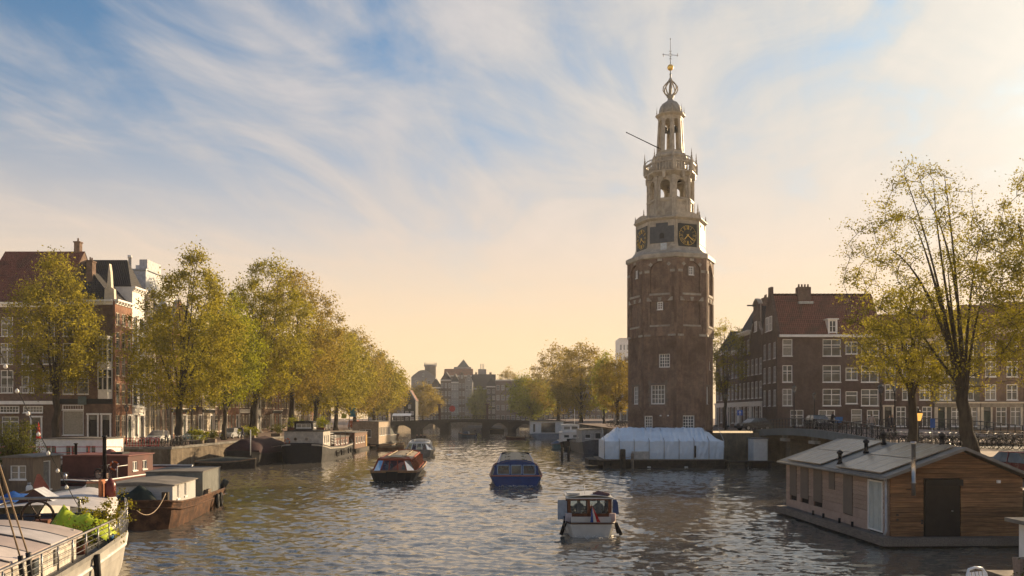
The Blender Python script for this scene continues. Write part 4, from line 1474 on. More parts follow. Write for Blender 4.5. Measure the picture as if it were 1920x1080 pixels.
tree('pale brown tree behind the small gabled house', (-34.5, 330.0, ZF), 15.5, 3.0, 7.0, 'rust', r0=0.4, clumps=200, per=36, seed=27, fork=0.25, size=0.36, sigma=1.0, name='far_tree')
tree('bushy rust tree left of the small gabled house', (-44.0, 300.0, ZF), 19.0, 4.0, 8.0, 'rust', r0=0.4, clumps=200, per=36, seed=28, fork=0.25, size=0.36, sigma=1.0, name='far_tree')
G2 = 'trees on the right bank beyond the tower'
tree('green leaning tree at the right end of the far bridge', (6.8, 285.0, ZR), 15.5, 0.8, 9.0, 'green', r0=0.5, clumps=260, per=42, seed=31, fork=0.25, lean=(-1.5, 0), group=G2, size=0.36, sigma=1.0)
tree('thin topped olive tree behind the white houseboat', (13.6, 250.0, ZR), 22.5, 2.0, 9.5, 'rust', r0=0.5, clumps=250, per=38, seed=33, fork=0.3, lean=(-0.5, 0), group=G2, size=0.30, sigma=0.95)
tree('rust coloured tree above the moored white cruiser', (16.6, 205.0, ZR), 19.0, 2.0, 8.0, 'rust', r0=0.45, clumps=280, per=44, seed=35, fork=0.28, group=G2, size=0.26, sigma=0.85)
tree('narrow bright green poplar left of the tower', (19.0, 176.0, ZR), 15.5, 3.0, 2.4, 'green', r0=0.28, clumps=120, per=46, seed=37, fork=0.2, group=G2, size=0.22, sigma=0.6, shape=(0.7, 0.8), name='poplar_tree')
tree('small russet tree standing right against the tower', (18.6, 150.0, ZR), 12.0, 2.5, 4.4, 'rust', r0=0.3, clumps=180, per=46, seed=39, fork=0.28, group=G2, size=0.2, sigma=0.6)
tree('slender backlit tree between the tower and the right houses', (29.2, 117.0, ZR), 15.3, 4.5, 3.6, 'gold', r0=0.26, clumps=110, per=36, seed=41, fork=0.3, size=0.15, sigma=0.45)
tree('bare brown tree crown above the distant roofs', (-1.5, 440.0, ZF), 27.0, 14.0, 6.2, 'rust', r0=0.4, clumps=110, per=26, seed=43, fork=0.5, size=0.36, sigma=0.8, name='far_tree')
tree('round green tree in front of the distant houses', (-14.5, 395.0, ZF), 15.5, 2.0, 6.0, 'green', r0=0.4, clumps=190, per=44, seed=45, fork=0.2, size=0.42, sigma=0.95, name='far_tree')
# near right bank
tree('large half bare plane tree with forked trunk on the right street', (PX(1818, 51), 51.0, ZN), 17.4, 3.6, 6.3, 'lime', r0=0.44, clumps=480, per=52, seed=51, fork=0.22, lean=(-2.9, 0.5), limbs=10, size=0.085, sigma=0.34, name='plane_tree', shape=(0.75, 0.62), inner=0.3, twist=0.3)
tree('smaller golden tree beside the lamps on the right street', (PX(1712, 57), 57.0, ZN), 10.8, 4.4, 4.2, 'gold', r0=0.32, clumps=165, per=66, seed=53, fork=0.42, limbs=9, size=0.08, sigma=0.36, name='plane_tree', shape=(0.8, 0.6), lean=(-0.4, 0))
tree('green tree cut off by the right edge of the view', (PX(1990, 50), 50.0, ZN), 18.3, 4.0, 5.0, 'lime', r0=0.48, clumps=460, per=46, seed=57, fork=0.26, limbs=9, size=0.09, sigma=0.38, name='plane_tree', shape=(0.75, 0.6))
# ------------------------------------------------------------------ people
skin = mat('skin', (0.46, 0.28, 0.20), 0.6, var=0.06)
HAIRC = {'dark': (0.03, 0.02, 0.015), 'brown': (0.10, 0.06, 0.03), 'fair': (0.35, 0.24, 0.12), 'grey': (0.35, 0.34, 0.33)}


def person_mesh(pose, shirt, trousers, hair):
    """one continuous skinned figure; joints in metres, z = 0 at the soles (or at the seat's foot for a sitter)"""
    J, R, E = {}, {}, []

    def j(n, p, r, par=None):
        J[n], R[n] = Vector(p), r
        if par:
            E.append((par, n))
    sit = pose in ('sit', 'cycle')
    hz = 0.95 if not sit else (0.95 if pose == 'cycle' else 0.52)
    ly = 0.12 if pose == 'cycle' else 0.0      # forward lean of the trunk (forward = -y)
    j('pelvis', (0, 0, hz), 0.155)
    j('waist', (0, -ly * 0.4, hz + 0.17), 0.14, 'pelvis')
    j('chest', (0, -ly, hz + 0.40), 0.17, 'waist')
    j('neckb', (0, -ly * 1.2, hz + 0.53), 0.09, 'chest')
    j('neck', (0, -ly * 1.3, hz + 0.60), 0.06, 'neckb')
    j('head', (0, -ly * 1.3 - 0.015, hz + 0.68), 0.088, 'neck')
    j('crown', (0, -ly * 1.3 - 0.005, hz + 0.76), 0.092, 'head')
    j('top', (0, -ly * 1.3, hz + 0.82), 0.055, 'crown')
    for s, n in ((-1, 'l'), (1, 'r')):
        j('sh' + n, (s * 0.17, -ly * 1.1, hz + 0.48), 0.075, 'neckb')
        if pose == 'cycle':
            j('el' + n, (s * 0.25, -0.32, hz + 0.28), 0.05, 'sh' + n)
            j('wr' + n, (s * 0.22, -0.52, hz + 0.14), 0.038, 'el' + n)
            j('ha' + n, (s * 0.22, -0.60, hz + 0.13), 0.04, 'wr' + n)
        elif pose == 'sit':
            j('el' + n, (s * 0.24, -0.06, hz + 0.22), 0.05, 'sh' + n)
            j('wr' + n, (s * 0.14, -0.28, hz + 0.14), 0.038, 'el' + n)
            j('ha' + n, (s * 0.10, -0.36, hz + 0.13), 0.042, 'wr' + n)
        else:
            sw = 0.14 * s if pose == 'walk' else 0.02
            j('el' + n, (s * 0.25, sw * 0.6 + 0.02, hz + 0.20), 0.05, 'sh' + n)
            j('wr' + n, (s * 0.25, sw - 0.05, hz - 0.04), 0.036, 'el' + n)
            j('ha' + n, (s * 0.24, sw - 0.09, hz - 0.14), 0.042, 'wr' + n)
        st = -s * 0.20 if pose == 'walk' else 0
        if pose == 'sit':
            kn, an, to = (s * 0.12, -0.42, hz), (s * 0.12, -0.42, 0.09), (s * 0.13, -0.58, 0.05)
        elif pose == 'cycle':
            up = s * 0.12
            kn, an, to = (s * 0.11, -0.34, 0.66 + up), (s * 0.11, -0.12 - up, 0.26 + up), (s * 0.11, -0.26 - up, 0.20 + up)
        else:
            kn, an, to = (s * 0.10, st * 0.55 - 0.03, 0.50), (s * 0.10, st, 0.09), (s * 0.11, st - 0.16, 0.045)
        j('hip' + n, (s * 0.10, 0, hz - 0.04), 0.105, 'pelvis')
        j('kn' + n, kn, 0.066, 'hip' + n)
        j('an' + n, an, 0.045, 'kn' + n)
        j('to' + n, to, 0.04, 'an' + n)
    names = list(J)
    idx = {n: i for i, n in enumerate(names)}
    me = bpy.data.meshes.new('figure')
    me.from_pydata([J[n] for n in names], [(idx[a], idx[b]) for a, b in E], [])
    o = bpy.data.objects.new('figure', me)
    COL.objects.link(o)
    sk = o.modifiers.new('skin', 'SKIN')
    sk.use_smooth_shade = True
    for n in names:
        d = me.skin_vertices[0].data[idx[n]]
        d.radius = (R[n], R[n] * (0.72 if n in ('chest', 'waist', 'pelvis') else 1.0))
        d.use_root = n == 'pelvis'
    ss = o.modifiers.new('sub', 'SUBSURF')
    ss.levels = ss.render_levels = 1
    dg = bpy.context.evaluated_depsgraph_get()
    nm = bpy.data.meshes.new_from_object(o.evaluated_get(dg))
    bpy.data.objects.remove(o)
    for m in (shirt, trousers, skin, hair):
        nm.materials.append(m)
    hd = J['head']
    for p in nm.polygons:
        c = p.center
        dh = min((c - J['ha' + n]).length for n in 'lr')
        if c.z > hz + 0.59:
            p.material_index = 3 if (c.z > hd.z + 0.06 or c.y > hd.y + 0.03) else 2
        elif dh < 0.10:
            p.material_index = 2
        elif c.z < hz + 0.04 and dh > 0.13:
            p.material_index = 1
        p.use_smooth = True
    # nose and ears give the head its front
    nm.update()
    return nm


PM = {}


def person(label, loc, rz, pose='stand', shirt=(0.1, 0.1, 0.12), trousers=(0.03, 0.035, 0.05), hair='dark', group=None, scale=1.0):
    key = (pose, shirt, trousers, hair)
    if key not in PM:
        cm = lambda c: mat('cloth_%d_%d_%d' % tuple(int(q * 1000) for q in c), c, 0.85, var=0.15)
        PM[key] = person_mesh(pose, cm(shirt), cm(trousers), mat('hair_' + hair, HAIRC[hair], 0.7))
    o = link('person', PM[key], None, loc, rz)
    o.scale = (scale,) * 3
    return tag(o, label, 'person', group)


# ------------------------------------------------------------------ boats
def hull_mesh(parent, st, mats, zb=-0.35, flare=0.82, deck=None, deckz=0.12, name='hull', band=0.16, bulwark=True):
    """stations (y, half beam, sheer height); strips: bottom, side, rubbing band"""
    mb = MB()
    mb.smooth = True
    secs = []
    for (y, w, zt) in st:
        lv = [(w * flare * 0.86, zb), (w * flare, 0.0), (w * (flare + 0.62 * (1 - flare)), zt * 0.5), (w * 0.985, zt - band), (w * 0.985 + 0.03, zt - band), (w + 0.02, zt)]
        secs.append([(-a, y, z) for a, z in lv[::-1]] + [(a, y, z) for a, z in lv])
    n = len(secs[0])
    for k in range(n - 1):
        mb.mi = 2 if k in (0, 1, n - 2, n - 3) else (1 if k in (2, 3, 4, n - 4, n - 5, n - 6) else 0)
        if k in (4, n - 6):
            mb.mi = 0
        for i in range(len(secs) - 1):
            mb.add([secs[i][k], secs[i][k + 1], secs[i + 1][k + 1], secs[i + 1][k]], [(0, 1, 2, 3)])
    mb.mi = 1
    mb.smooth = False
    mb.add(secs[0], [tuple(range(n))])
    mb.add(secs[-1], [tuple(range(n))[::-1]])
    h = mb.build(name, mats, parent)
    d = MB()
    P = [(-w + 0.03, y, zt - deckz) for y, w, zt in st] + [(w - 0.03, y, zt - deckz) for y, w, zt in st[::-1]]
    k = len(st)
    for i in range(k - 1):
        d.add([P[i], P[i + 1], P[2 * k - 2 - i], P[2 * k - 1 - i]], [(0, 1, 2, 3)[::-1]])
    d.build('deck', deck or wood, parent)
    return h


def gunwale(parent, st, m, r=0.06, name='gunwale', dz=0.02, off=0.0):
    pts = [(-w - off, y, zt + dz) for y, w, zt in st] + [(w + off, y, zt + dz) for y, w, zt in st[::-1]]
    return MB().tube(pts + pts[:1], r, 6, caps=False).build(name, m, parent)


def tyre(parent, p, rz=0.0, r=0.28):
    mb = MB()
    pts = [(0.0, r * math.cos(a), r * math.sin(a)) for a in np.linspace(0, 2 * PI, 13)]
    mb.tube(pts, r * 0.33, 6, caps=False)
    return mb.build('tyre_fender', rubber, parent, p, rz)


def tour_boat(label, loc, rz, hullm, frame, trimm, roofm, flat_stern=False, L=18.0, B=4.2, riders=()):
    t = thing('tour_boat', label, 'tour boat', loc, rz, 'canal tour boats')
    h = B / 2
    st = [(0, h * 0.90, 0.80), (0.5, h * 0.97, 0.78), (2, h, 0.76), (L * 0.5, h, 0.76), (L * 0.8, h, 0.80), (L * 0.9, h * 0.93, 0.85), (L * 0.955, h * 0.78, 0.9), (L * 0.985, h * 0.55, 0.93), (L, h * 0.22, 0.95)]
    hull_mesh(t, st, [dark, hullm, trimm], deck=mat('boat_deck', (0.10, 0.07, 0.05), 0.6), deckz=0.1, flare=0.84, band=0.12)
    gunwale(t, st, trimm, 0.06)
    ya, yb = (0.25, L * 0.84) if flat_stern else (1.2, L * 0.86)
    wb, wt, zb, zt, zr = h * 0.86, h * 0.66, 0.80, 1.78, 2.02
    nb = 9
    ys = [ya + (yb - ya) * i / nb for i in range(nb + 1)]
    # coaming
    MB().box(-wb - 0.05, wb + 0.05, ya, yb + 0.4, 0.70, zb).build('coaming', frame, t)
    for i, y in enumerate(ys):
        for s in (-1, 1):
            MB().bar((s * wb, y, zb), (s * wt, y, zt), 0.09, 0.09).build('pillar', frame, t)
        arc = [(-wt + 2 * wt * q / 6, y, zt + (zr - zt) * math.sin(PI * q / 6)) for q in range(7)]
        MB().tube(arc, 0.026, 5).build('roof_arch', roofm, t)
    for s in (-1, 1):
        MB().bar((s * wt, ya, zt), (s * wt, yb, zt), 0.12, 0.12).build('eaves_rail', frame, t)
        for i in range(nb):
            a, b = ys[i] + 0.05, ys[i + 1] - 0.05
            MB().add([(s * wb, a, zb), (s * wb, b, zb), (s * wt, b, zt), (s * wt, a, zt)], [(0, 1, 2, 3)]).build('window_pane', cglass, t)
    for i in range(nb):
        a, b = ys[i] + 0.03, ys[i + 1] - 0.03
        for q in range(6):
            if (i % 3 == 1) and q in (1, 4):
                m = cglass
            else:
                m = roofm
            x0, x1 = -wt + 2 * wt * q / 6, -wt + 2 * wt * (q + 1) / 6
            zA, zB = zt + (zr - zt) * math.sin(PI * q / 6), zt + (zr - zt) * math.sin(PI * (q + 1) / 6)
            MB().add([(x0, a, zA), (x1, a, zB), (x1, b, zB), (x0, b, zA)], [(0, 1, 2, 3)]).build('roof_panel', m, t)
    # hatch rails on the roof
    for s in (-1, 1):
        MB().bar((s * wt * 0.55, ya + 1, zr - 0.02), (s * wt * 0.55, yb - 2.0, zr - 0.02), 0.06, 0.07).build('roof_rail', roofm, t)
    # windscreen at the bow end: five panes bending round
    fx = [(-wb, yb), (-wb * 0.62, yb + 0.75), (-wb * 0.22, yb + 1.05), (wb * 0.22, yb + 1.05), (wb * 0.62, yb + 0.75), (wb, yb)]
    tx = [(-wt, yb - 0.05), (-wt * 0.60, yb + 0.35), (-wt * 0.22, yb + 0.5), (wt * 0.22, yb + 0.5), (wt * 0.60, yb + 0.35), (wt, yb - 0.05)]
    for i in range(5):
        MB().add([(*fx[i], zb), (*fx[i + 1], zb), (*tx[i + 1], zt), (*tx[i], zt)], [(0, 1, 2, 3)]).build('windscreen_pane', cglass, t)
    for i in range(6):
        MB().bar((*fx[i], zb - 0.05), (*tx[i], zt), 0.08, 0.08).build('pillar', frame, t)
    vis = MB().add([(*q, zt + 0.06) for q in tx] + [(q[0] * 0.9, yb - 0.4, zr - 0.02) for q in tx], [(i, i + 1, i + 7, i + 6) for i in range(5)])
    vis.build('visor', frame, t)
    MB().tube([(*q, zt + 0.03) for q in tx], 0.09, 6).build('brow', frame, t)
    MB().tube([(*q, zb - 0.02) for q in fx], 0.10, 6).build('sill_rail', frame, t)
    MB().slab([(-wb, yb)] + [(q[0], q[1]) for q in fx[1:-1]] + [(wb, yb)], 0.70, 0.78).build('fore_coaming', frame, t)
    # stern bulkhead
    bk = MB()
    y = ya - 0.02
    wins = [(-wb * 0.80, -wb * 0.30), (-wb * 0.20, wb * 0.22), (wb * 0.32, wb * 0.82)]
    zs0, zs1 = 0.95, 1.62
    edges = [-wb * 0.95] + [q for w_ in wins for q in w_] + [wb * 0.95]
    for i in range(0, len(edges), 2):
        bk.box(edges[i], edges[i + 1], y, y + 0.06, zs0, zs1)
    bk.box(-wb, wb, y, y + 0.06, 0.6, zs0).box(-wt - 0.03, wt + 0.03, y - 0.02, y + 0.08, zs1, zt + 0.06)
    bk.prism([(-wt, zt + 0.06), (wt, zt + 0.06)] + [(wt * math.cos(PI * q / 6), zt + 0.06 + (zr - zt) * math.sin(PI * q / 6)) for q in range(1, 6)], y, y + 0.05)
    bo = bk.build('stern_wall', frame, t)
    for a, b in wins:
        box('stern_pane', cglass, bo, a, b, y + 0.02, y + 0.03, zs0, zs1)
        fb = MB().box(a - 0.03, b + 0.03, y - 0.03, y - 0.003, zs0 - 0.05, zs0).box(a - 0.03, b + 0.03, y - 0.03, y - 0.003, zs1, zs1 + 0.05)
        fb.box(a - 0.05, a, y - 0.03, y - 0.003, zs0, zs1).box(b, b + 0.05, y - 0.03, y - 0.003, zs0, zs1)
        fb.build('stern_frame', mat('pale_blue', (0.30, 0.42, 0.60), 0.5) if flat_stern else white, bo)
    for i in range(7):
        for s in (-1, 1):
            y = ya + 1.2 + i * 1.7
            MB().box(s * 0.45, s * 1.45, y, y + 0.12, 0.42, 1.15).box(s * 0.45, s * 1.45, y - 0.5, y, 0.42, 0.6).build('bench', mat('bench_red', (0.16, 0.05, 0.03), 0.6), t)
    return t, (ya, yb)


blueh = mat('navy_hull', (0.010, 0.05, 0.19), 0.35, var=0.15)
redf = mat('vermilion', (0.36, 0.075, 0.028), 0.45, var=0.15)
blackh = mat('black_hull', (0.011, 0.011, 0.012), 0.55, var=0.3)
greyh = mat('grey_hull', (0.20, 0.19, 0.17), 0.5, var=0.2)
tanroof = mat('tan_roof', (0.42, 0.33, 0.21), 0.5, var=0.15)
tour_boat('navy blue canal tour boat with flat three-window stern heading away', (0.32, 67.0, 0), 0.0, blueh, blueh, mat('coral_trim', (0.42, 0.17, 0.12), 0.5), tanroof, flat_stern=True)
tour_boat('black hulled canal tour boat with vermilion cabin coming towards the viewer', (-10.9, 88.3, 0), PI + 0.055, blackh, redf, mat('brass_trim', (0.36, 0.20, 0.10), 0.45), tanroof)
tour_boat('grey hulled canal tour boat with white framed windscreen farther off', (-13.7, 128.2, 0), PI + 0.09, greyh, white, greyh, mat('pale_roof', (0.36, 0.34, 0.30), 0.5), L=15.5)
CL = [((0.35, 0.33, 0.30), 'fair'), ((0.25, 0.08, 0.07), 'brown'), ((0.08, 0.10, 0.18), 'dark'), ((0.40, 0.36, 0.28), 'grey'), ((0.12, 0.16, 0.12), 'brown')]
k = 0
for (bx, by, rz, ys, lab) in ((0.32, 67.0, 0.0, (2.0, 3.7), 'passenger in %s, %s seat, %s row of the blue tour boat'), (-10.9, 88.3, PI + 0.055, (13.4, 11.7), 'passenger in %s, %s seat, %s row of the vermilion tour boat')):
    for y in ys:
        for x in (-1.25, -0.75, 0.7, 1.2):
            c, hr = CL[k % 5]
            k += 1
            p = Matrix.Rotation(rz, 3, 'Z') @ Vector((x, y - 0.25, 0))
            nm = ('pale', 'dark red', 'navy', 'cream', 'green')[(k - 1) % 5]
            seat = ('outer left', 'inner left', 'inner right', 'outer right')[(-1.25, -0.75, 0.7, 1.2).index(x)]
            person(lab % (nm, seat, 'first' if y == ys[0] else 'second'), (bx + p.x, by + p.y, 0.12), rz + PI, 'sit', c, hair=hr, group='tour boat passengers')
for i, x in enumerate((-0.6, 0.0, 0.55)):
    person(('left', 'middle', 'right')[i] + ' of three dark passengers at the rear of the farther tour boat', (-13.6 + x, 127.6, 1.30), PI * 0 + 0.2 * i, 'stand', (0.03, 0.03, 0.035), group='passengers on the far tour boat', scale=0.8)

# ---- motor cruiser in front
cr = thing('motor_cruiser', 'white motor cruiser with Dutch flag and raised wheelhouse heading away in front', 'boat', (3.62, 39.0, 0), -0.02)
cw = mat('gelcoat_white', (0.50, 0.49, 0.46), 0.35, var=0.08, dirt=0.1)
st = [(0, 0.92, 0.62), (0.25, 1.08, 0.64), (1.5, 1.22, 0.68), (4.0, 1.2, 0.78), (5.6, 0.98, 0.9), (6.7, 0.62, 1.0), (7.4, 0.12, 1.1)]
hull_mesh(cr, st, [mat('antifoul', (0.05, 0.03, 0.03), 0.6), cw, cw], deck=mat('teak', (0.28, 0.19, 0.12), 0.7), deckz=0.18, flare=0.86)
gunwale(cr, st, mat('rub_brown', (0.08, 0.04, 0.025), 0.5), 0.045)
cabm = mat('varnished_teak', (0.14, 0.055, 0.028), 0.35, var=0.25, grain=(4, 1, 1))
MB().box(-0.92, 0.92, 0.12, 0.22, 0.60, 0.92).build('aft_coaming', cw, cr)
wh = MB()
for x in (-0.95, -0.05, 0.93):
    wh.box(x - 0.06, x + 0.06, 0.95, 1.03, 0.62, 1.68)
wh.box(-1.0, 1.0, 0.95, 1.03, 0.62, 0.98).box(-1.0, 1.0, 0.95, 1.03, 1.60, 1.70)
wh.build('wheelhouse_bulkhead', cabm, cr)
for a, b in ((-0.89, -0.11), (0.01, 0.87)):
    box('wheelhouse_pane', cglass, cr, a, b, 0.98, 0.99, 0.98, 1.60)
for s in (-1, 1):
    sd = MB()
    for y in (1.05, 1.9, 2.9):
        sd.box(s * 1.0 - 0.04, s * 1.0 + 0.04, y, y + 0.09, 0.62, 1.68)
    sd.box(s * 1.0 - 0.03, s * 1.0 + 0.03, 1.05, 3.0, 0.62, 0.98).box(s * 1.0 - 0.035, s * 1.0 + 0.035, 1.05, 3.0, 1.6, 1.7)
    so_ = sd.build('wheelhouse_side', cabm, cr)
    for a in (1.15, 2.0):
        box('wheelhouse_pane', cglass, so_, s * 1.0 - 0.005, s * 1.0 + 0.005, a, a + 0.8, 0.98, 1.6)
fw = MB()
for x in (-0.95, -0.05, 0.87):
    fw.box(x, x + 0.09, 2.95, 3.02, 0.98, 1.68)
fw.box(-0.98, 0.98, 2.95, 3.02, 0.62, 0.98)
fw.build('wheelhouse_front', cabm, cr)
rf = MB()
rf.smooth = True
rf.loft([[(x, y, 1.70 + (0.12 * (1 - (x / 1.1) ** 2)) + 0.03) for x in np.linspace(-1.1, 1.1, 9)] for y in (0.78, 3.15)], cap=False)
rf.smooth = False
rf.box(-1.1, 1.1, 0.78, 3.15, 1.68, 1.735)
rf.build('wheelhouse_roof', cw, cr)
MB().box(-1.05, -0.45, 1.2, 2.2, 1.84, 1.92).build('roof_hatch', cw, cr)
MB().loft([[(0.15, 1.3, 1.84), (0.95, 1.1, 1.80), (0.95, 1.1, 1.90), (0.45, 1.3, 2.02), (0.2, 1.3, 1.92)], [(0.2, 1.8, 1.84), (1.0, 1.7, 1.80), (1.0, 1.7, 1.88), (0.5, 1.75, 1.98), (0.2, 1.8, 1.9)]], closed=True).build('folded_cover', mat('canvas_purple', (0.10, 0.06, 0.07), 0.8), cr)
MB().tube([(-0.2, 1.5, 1.85), (-0.2, 1.5, 2.25)], 0.012, 4).build('aerial', white, cr)
MB().box(-0.9, 0.9, 3.0, 5.4, 0.7, 1.12).build('fore_cabin', cw, cr)
MB().bar((0.05, 0.1, 0.62), (0.0, -0.25, 1.55), 0.03).build('flag_staff', wood, cr)
fl = cr.children[-1]
for i, c in enumerate(((0.42, 0.03, 0.03), (0.66, 0.64, 0.60), (0.03, 0.07, 0.26))):
    mb = MB()
    for q in range(6):
        z0_, z1_ = 1.5 - q * 0.13, 1.5 - (q + 1) * 0.13
        x0_ = 0.02 + 0.015 * q + [0.30, 0.15, 0.0][i] * (0.1 + 0.14 * q)
        wv_ = lambda z, k_: 0.03 * math.sin(9 * z + k_)
        xa = lambda z, k_: 0.02 + (1.5 - z) * [0.50, 0.28, 0.08, -0.1][k_]
        mb.add([(xa(z0_, i + 1), -0.22 + wv_(z0_, i), z0_), (xa(z0_, i), -0.22 + wv_(z0_, i + 1), z0_), (xa(z1_, i), -0.20 + wv_(z1_, i + 1), z1_), (xa(z1_, i + 1), -0.20 + wv_(z1_, i), z1_)], [(0, 1, 2, 3)])
    mb.build('flag_stripe', mat('flag_%d' % i, c, 0.8), fl)
for s, col in ((-1, (0.42, 0.38, 0.40)), (1, (0.52, 0.38, 0.34))):
    fbm = MB()
    fbm.loft([[(s * (1.02 + 0.16 * math.sin(q)), 0.5 + 0.12 * math.cos(q), z) for q in (0, 1.2, 2.4, 3.6, 4.8)] for z in (0.66, 0.85, 1.05)], closed=True)
    fbm.build('side_cushion', mat('cushion_%d' % (s + 1), col, 0.9), cr)
    for y, tilt in ((0.15, 0.22), (0.75, 0.16)):
        MB().tube([(s * 1.16, y, 0.66), (s * (1.16 + tilt), y - 0.05, 0.10)], [0.07, 0.09], 8).build('fender', rubber, cr)
MB().box(-1.12, -1.07, 0.9, 1.1, 0.75, 1.55).box(-1.5, -1.12, 0.95, 1.0, 0.7, 1.62).build('side_door', mat('pale_blue_panel', (0.30, 0.35, 0.42), 0.4), cr)
MB().loft([[(1.08, 1.0, 0.95), (1.38, 1.05, 0.95), (1.36, 1.2, 0.95), (1.08, 1.2, 0.95)], [(1.08, 1.0, 1.5), (1.32, 1.05, 1.5), (1.3, 1.2, 1.5), (1.08, 1.2, 1.5)], [(1.1, 1.05, 1.62), (1.24, 1.08, 1.62), (1.22, 1.15, 1.62), (1.1, 1.15, 1.62)]], closed=True).build('dodger_cloth', mat('blue_cloth', (0.05, 0.08, 0.17), 0.9), cr)
person('person in pale shirt seated in the left half of the cruiser wheelhouse', (3.2, 40.9, 0.28), PI, 'sit', (0.45, 0.47, 0.50), hair='fair')
person('person in white shirt seated in the right half of the cruiser wheelhouse', (4.15, 40.9, 0.28), PI, 'sit', (0.55, 0.55, 0.55), hair='grey')
person('person in dark jacket leaning at the left side of the cruiser', (2.40, 40.3, 0.42), 0.5, 'sit', (0.05, 0.05, 0.055), hair='brown', scale=0.8)


# ---- small open boats
def sloop(label, loc, rz, L, B, hullm, cover=None, group='small moored boats', cat='boat', zt=0.55):
    t = thing('small_boat', label, cat, loc, rz, group)
    h = B / 2
    st = [(0, h * 0.72, zt), (L * 0.15, h * 0.92, zt * 0.95), (L * 0.5, h, zt * 0.95), (L * 0.78, h * 0.75, zt * 1.1), (L * 0.93, h * 0.35, zt * 1.3), (L, h * 0.05, zt * 1.4)]
    hull_mesh(t, st, [dark, hullm, mat('rub_wood', (0.25, 0.16, 0.09), 0.6)], deck=wood, deckz=0.22, flare=0.75, band=0.1)
    gunwale(t, st, MATS['rub_wood'], 0.04)
    for y in (L * 0.3, L * 0.55):
        box('thwart', wood, t, -h * 0.9, h * 0.9, y, y + 0.25, zt * 0.8, zt * 0.8 + 0.05)
    if cover:
        mb = MB()
        mb.smooth = True
        secs = []
        for y, w, z in st:
            q = math.sin(PI * min(0.98, max(0.05, (y + 0.1) / L)))
            secs.append([(-w - 0.04, y, z - 0.12), (-w * 0.98, y, z + 0.03), (-w * 0.45, y, z + 0.34 * q), (0, y, z + 0.5 * q + 0.03), (w * 0.45, y, z + 0.34 * q), (w * 0.98, y, z + 0.03), (w + 0.04, y, z - 0.12)])
        mb.loft(secs, cap=False)
        mb.build('cover', cover, t)
    else:
        MB().box(-0.2, 0.2, -0.25, 0.15, zt * 0.3, zt + 0.35).build('outboard', dark, t)
    return t


canvas_g = mat('canvas_grey', (0.075, 0.078, 0.065), 0.85, var=0.25, dirt=0.3)
canvas_b = mat('canvas_blue', (0.06, 0.12, 0.20), 0.8)
sloop('long dinghy under grey tarpaulin lying at the left quay corner', (-33.0, 89.6, 0), -PI / 2 - 0.05, 6.2, 2.1, darkwood, canvas_g, zt=0.75)
sloop('small teal and blue covered boat beside the mooring posts', (7.6, 142, 0), 0.0, 5.5, 2.1, mat('teal_hull', (0.04, 0.13, 0.15), 0.4), canvas_b, zt=0.75)
sloop('little wooden rowing boat farthest out beside the left houseboats', (PX(707, 134), 134.5, 0), -1.2, 4.2, 1.8, mat('varnish', (0.22, 0.11, 0.05), 0.4))
sloop('black open boat tied up beside the tan houseboat', (PX(690, 140), 141, 0), -0.9, 5.0, 2.0, blackh)
sloop('pale wooden sloop behind the black open boat', (PX(702, 146), 147, 0), -1.3, 5.0, 1.9, mat('pale_varnish', (0.34, 0.25, 0.15), 0.4))
sloop('brown sloop moored near the far bridge on the left', (PX(742, 205), 204, 0), 0.2, 7, 2.6, mat('varnish', (0.22, 0.11, 0.05), 0.4), canvas_g, zt=1.0)
far_b = sloop('small grey blue motorboat near the middle opening of the far bridge', (PX(893, 212), 212, 0), 1.35, 4.6, 1.9, mat('slate_hull', (0.10, 0.13, 0.16), 0.4), zt=0.85)
MB().loft([[(-0.8, 1.8, 0.8), (0.8, 1.8, 0.8), (0.6, 2.0, 1.5), (-0.6, 2.0, 1.5)], [(-0.7, 3.6, 0.9), (0.7, 3.6, 0.9), (0.5, 3.0, 1.5), (-0.5, 3.0, 1.5)]], closed=True).build('cuddy', mat('slate_hull', (0.10, 0.13, 0.16), 0.4), far_b)
person('dark figure standing in the small motorboat near the far bridge', (PX(891, 212), 212.2, 0.6), 0.4, 'stand', (0.02, 0.02, 0.02), scale=0.9)
person('dark figure seated at the stern of the small motorboat near the far bridge', (PX(901, 212), 211.6, 0.55), 0.4, 'sit', (0.03, 0.03, 0.04), scale=0.9)
sloop('red brown open boat between the far bridge and the white houseboat', (PX(985, 195), 196, 0), 1.4, 4.5, 1.8, mat('red_hull', (0.12, 0.04, 0.03), 0.5))
sloop('dark covered sloop lying under the right arch of the far bridge', (PX(945, 262), 262, 0), 1.5, 7, 3.0, blackh, mat('canvas_slate', (0.07, 0.085, 0.1), 0.6), zt=1.2)
# ------------------------------------------------------------------ pontoon and tent in front of the tower
pon = thing('pontoon', 'long dark timber pontoon floating in front of the tower', 'pontoon', (0, 0, 0))
plank = MB().box(0, 0.98, 0, 0.06, 0, 0.26).mesh('plank', darkwood)
for r_ in range(3):
    for q in range(12):
        link('plank', plank, pon, (10.4 + q * 1.0, 89.55 + 0.02 * (r_ % 2), 0.02 + r_ * 0.29))
box('deck', wood, pon, 9.2, 22.6, 89.62, 96.2, 0.80, 0.92)
box('float', darkwood, pon, 9.6, 22.4, 89.7, 96.0, -0.4, 0.7)
MB().slab([(8.2, 91.2), (10.4, 89.6), (10.4, 96), (8.2, 96.0)], 0.25, 0.82).build('end_fender', darkwood, pon)
for x in (14.2, 18.1):
    box('float_cap', mat('white_float', (0.5, 0.5, 0.48), 0.6), pon, x, x + 0.35, 89.45, 89.54, 0.05, 0.2)
sheet = mat('tarpaulin_white', (0.66, 0.75, 0.84), 0.33, var=0.06, scale=1.2, bump=0.5, bscale=2.0)


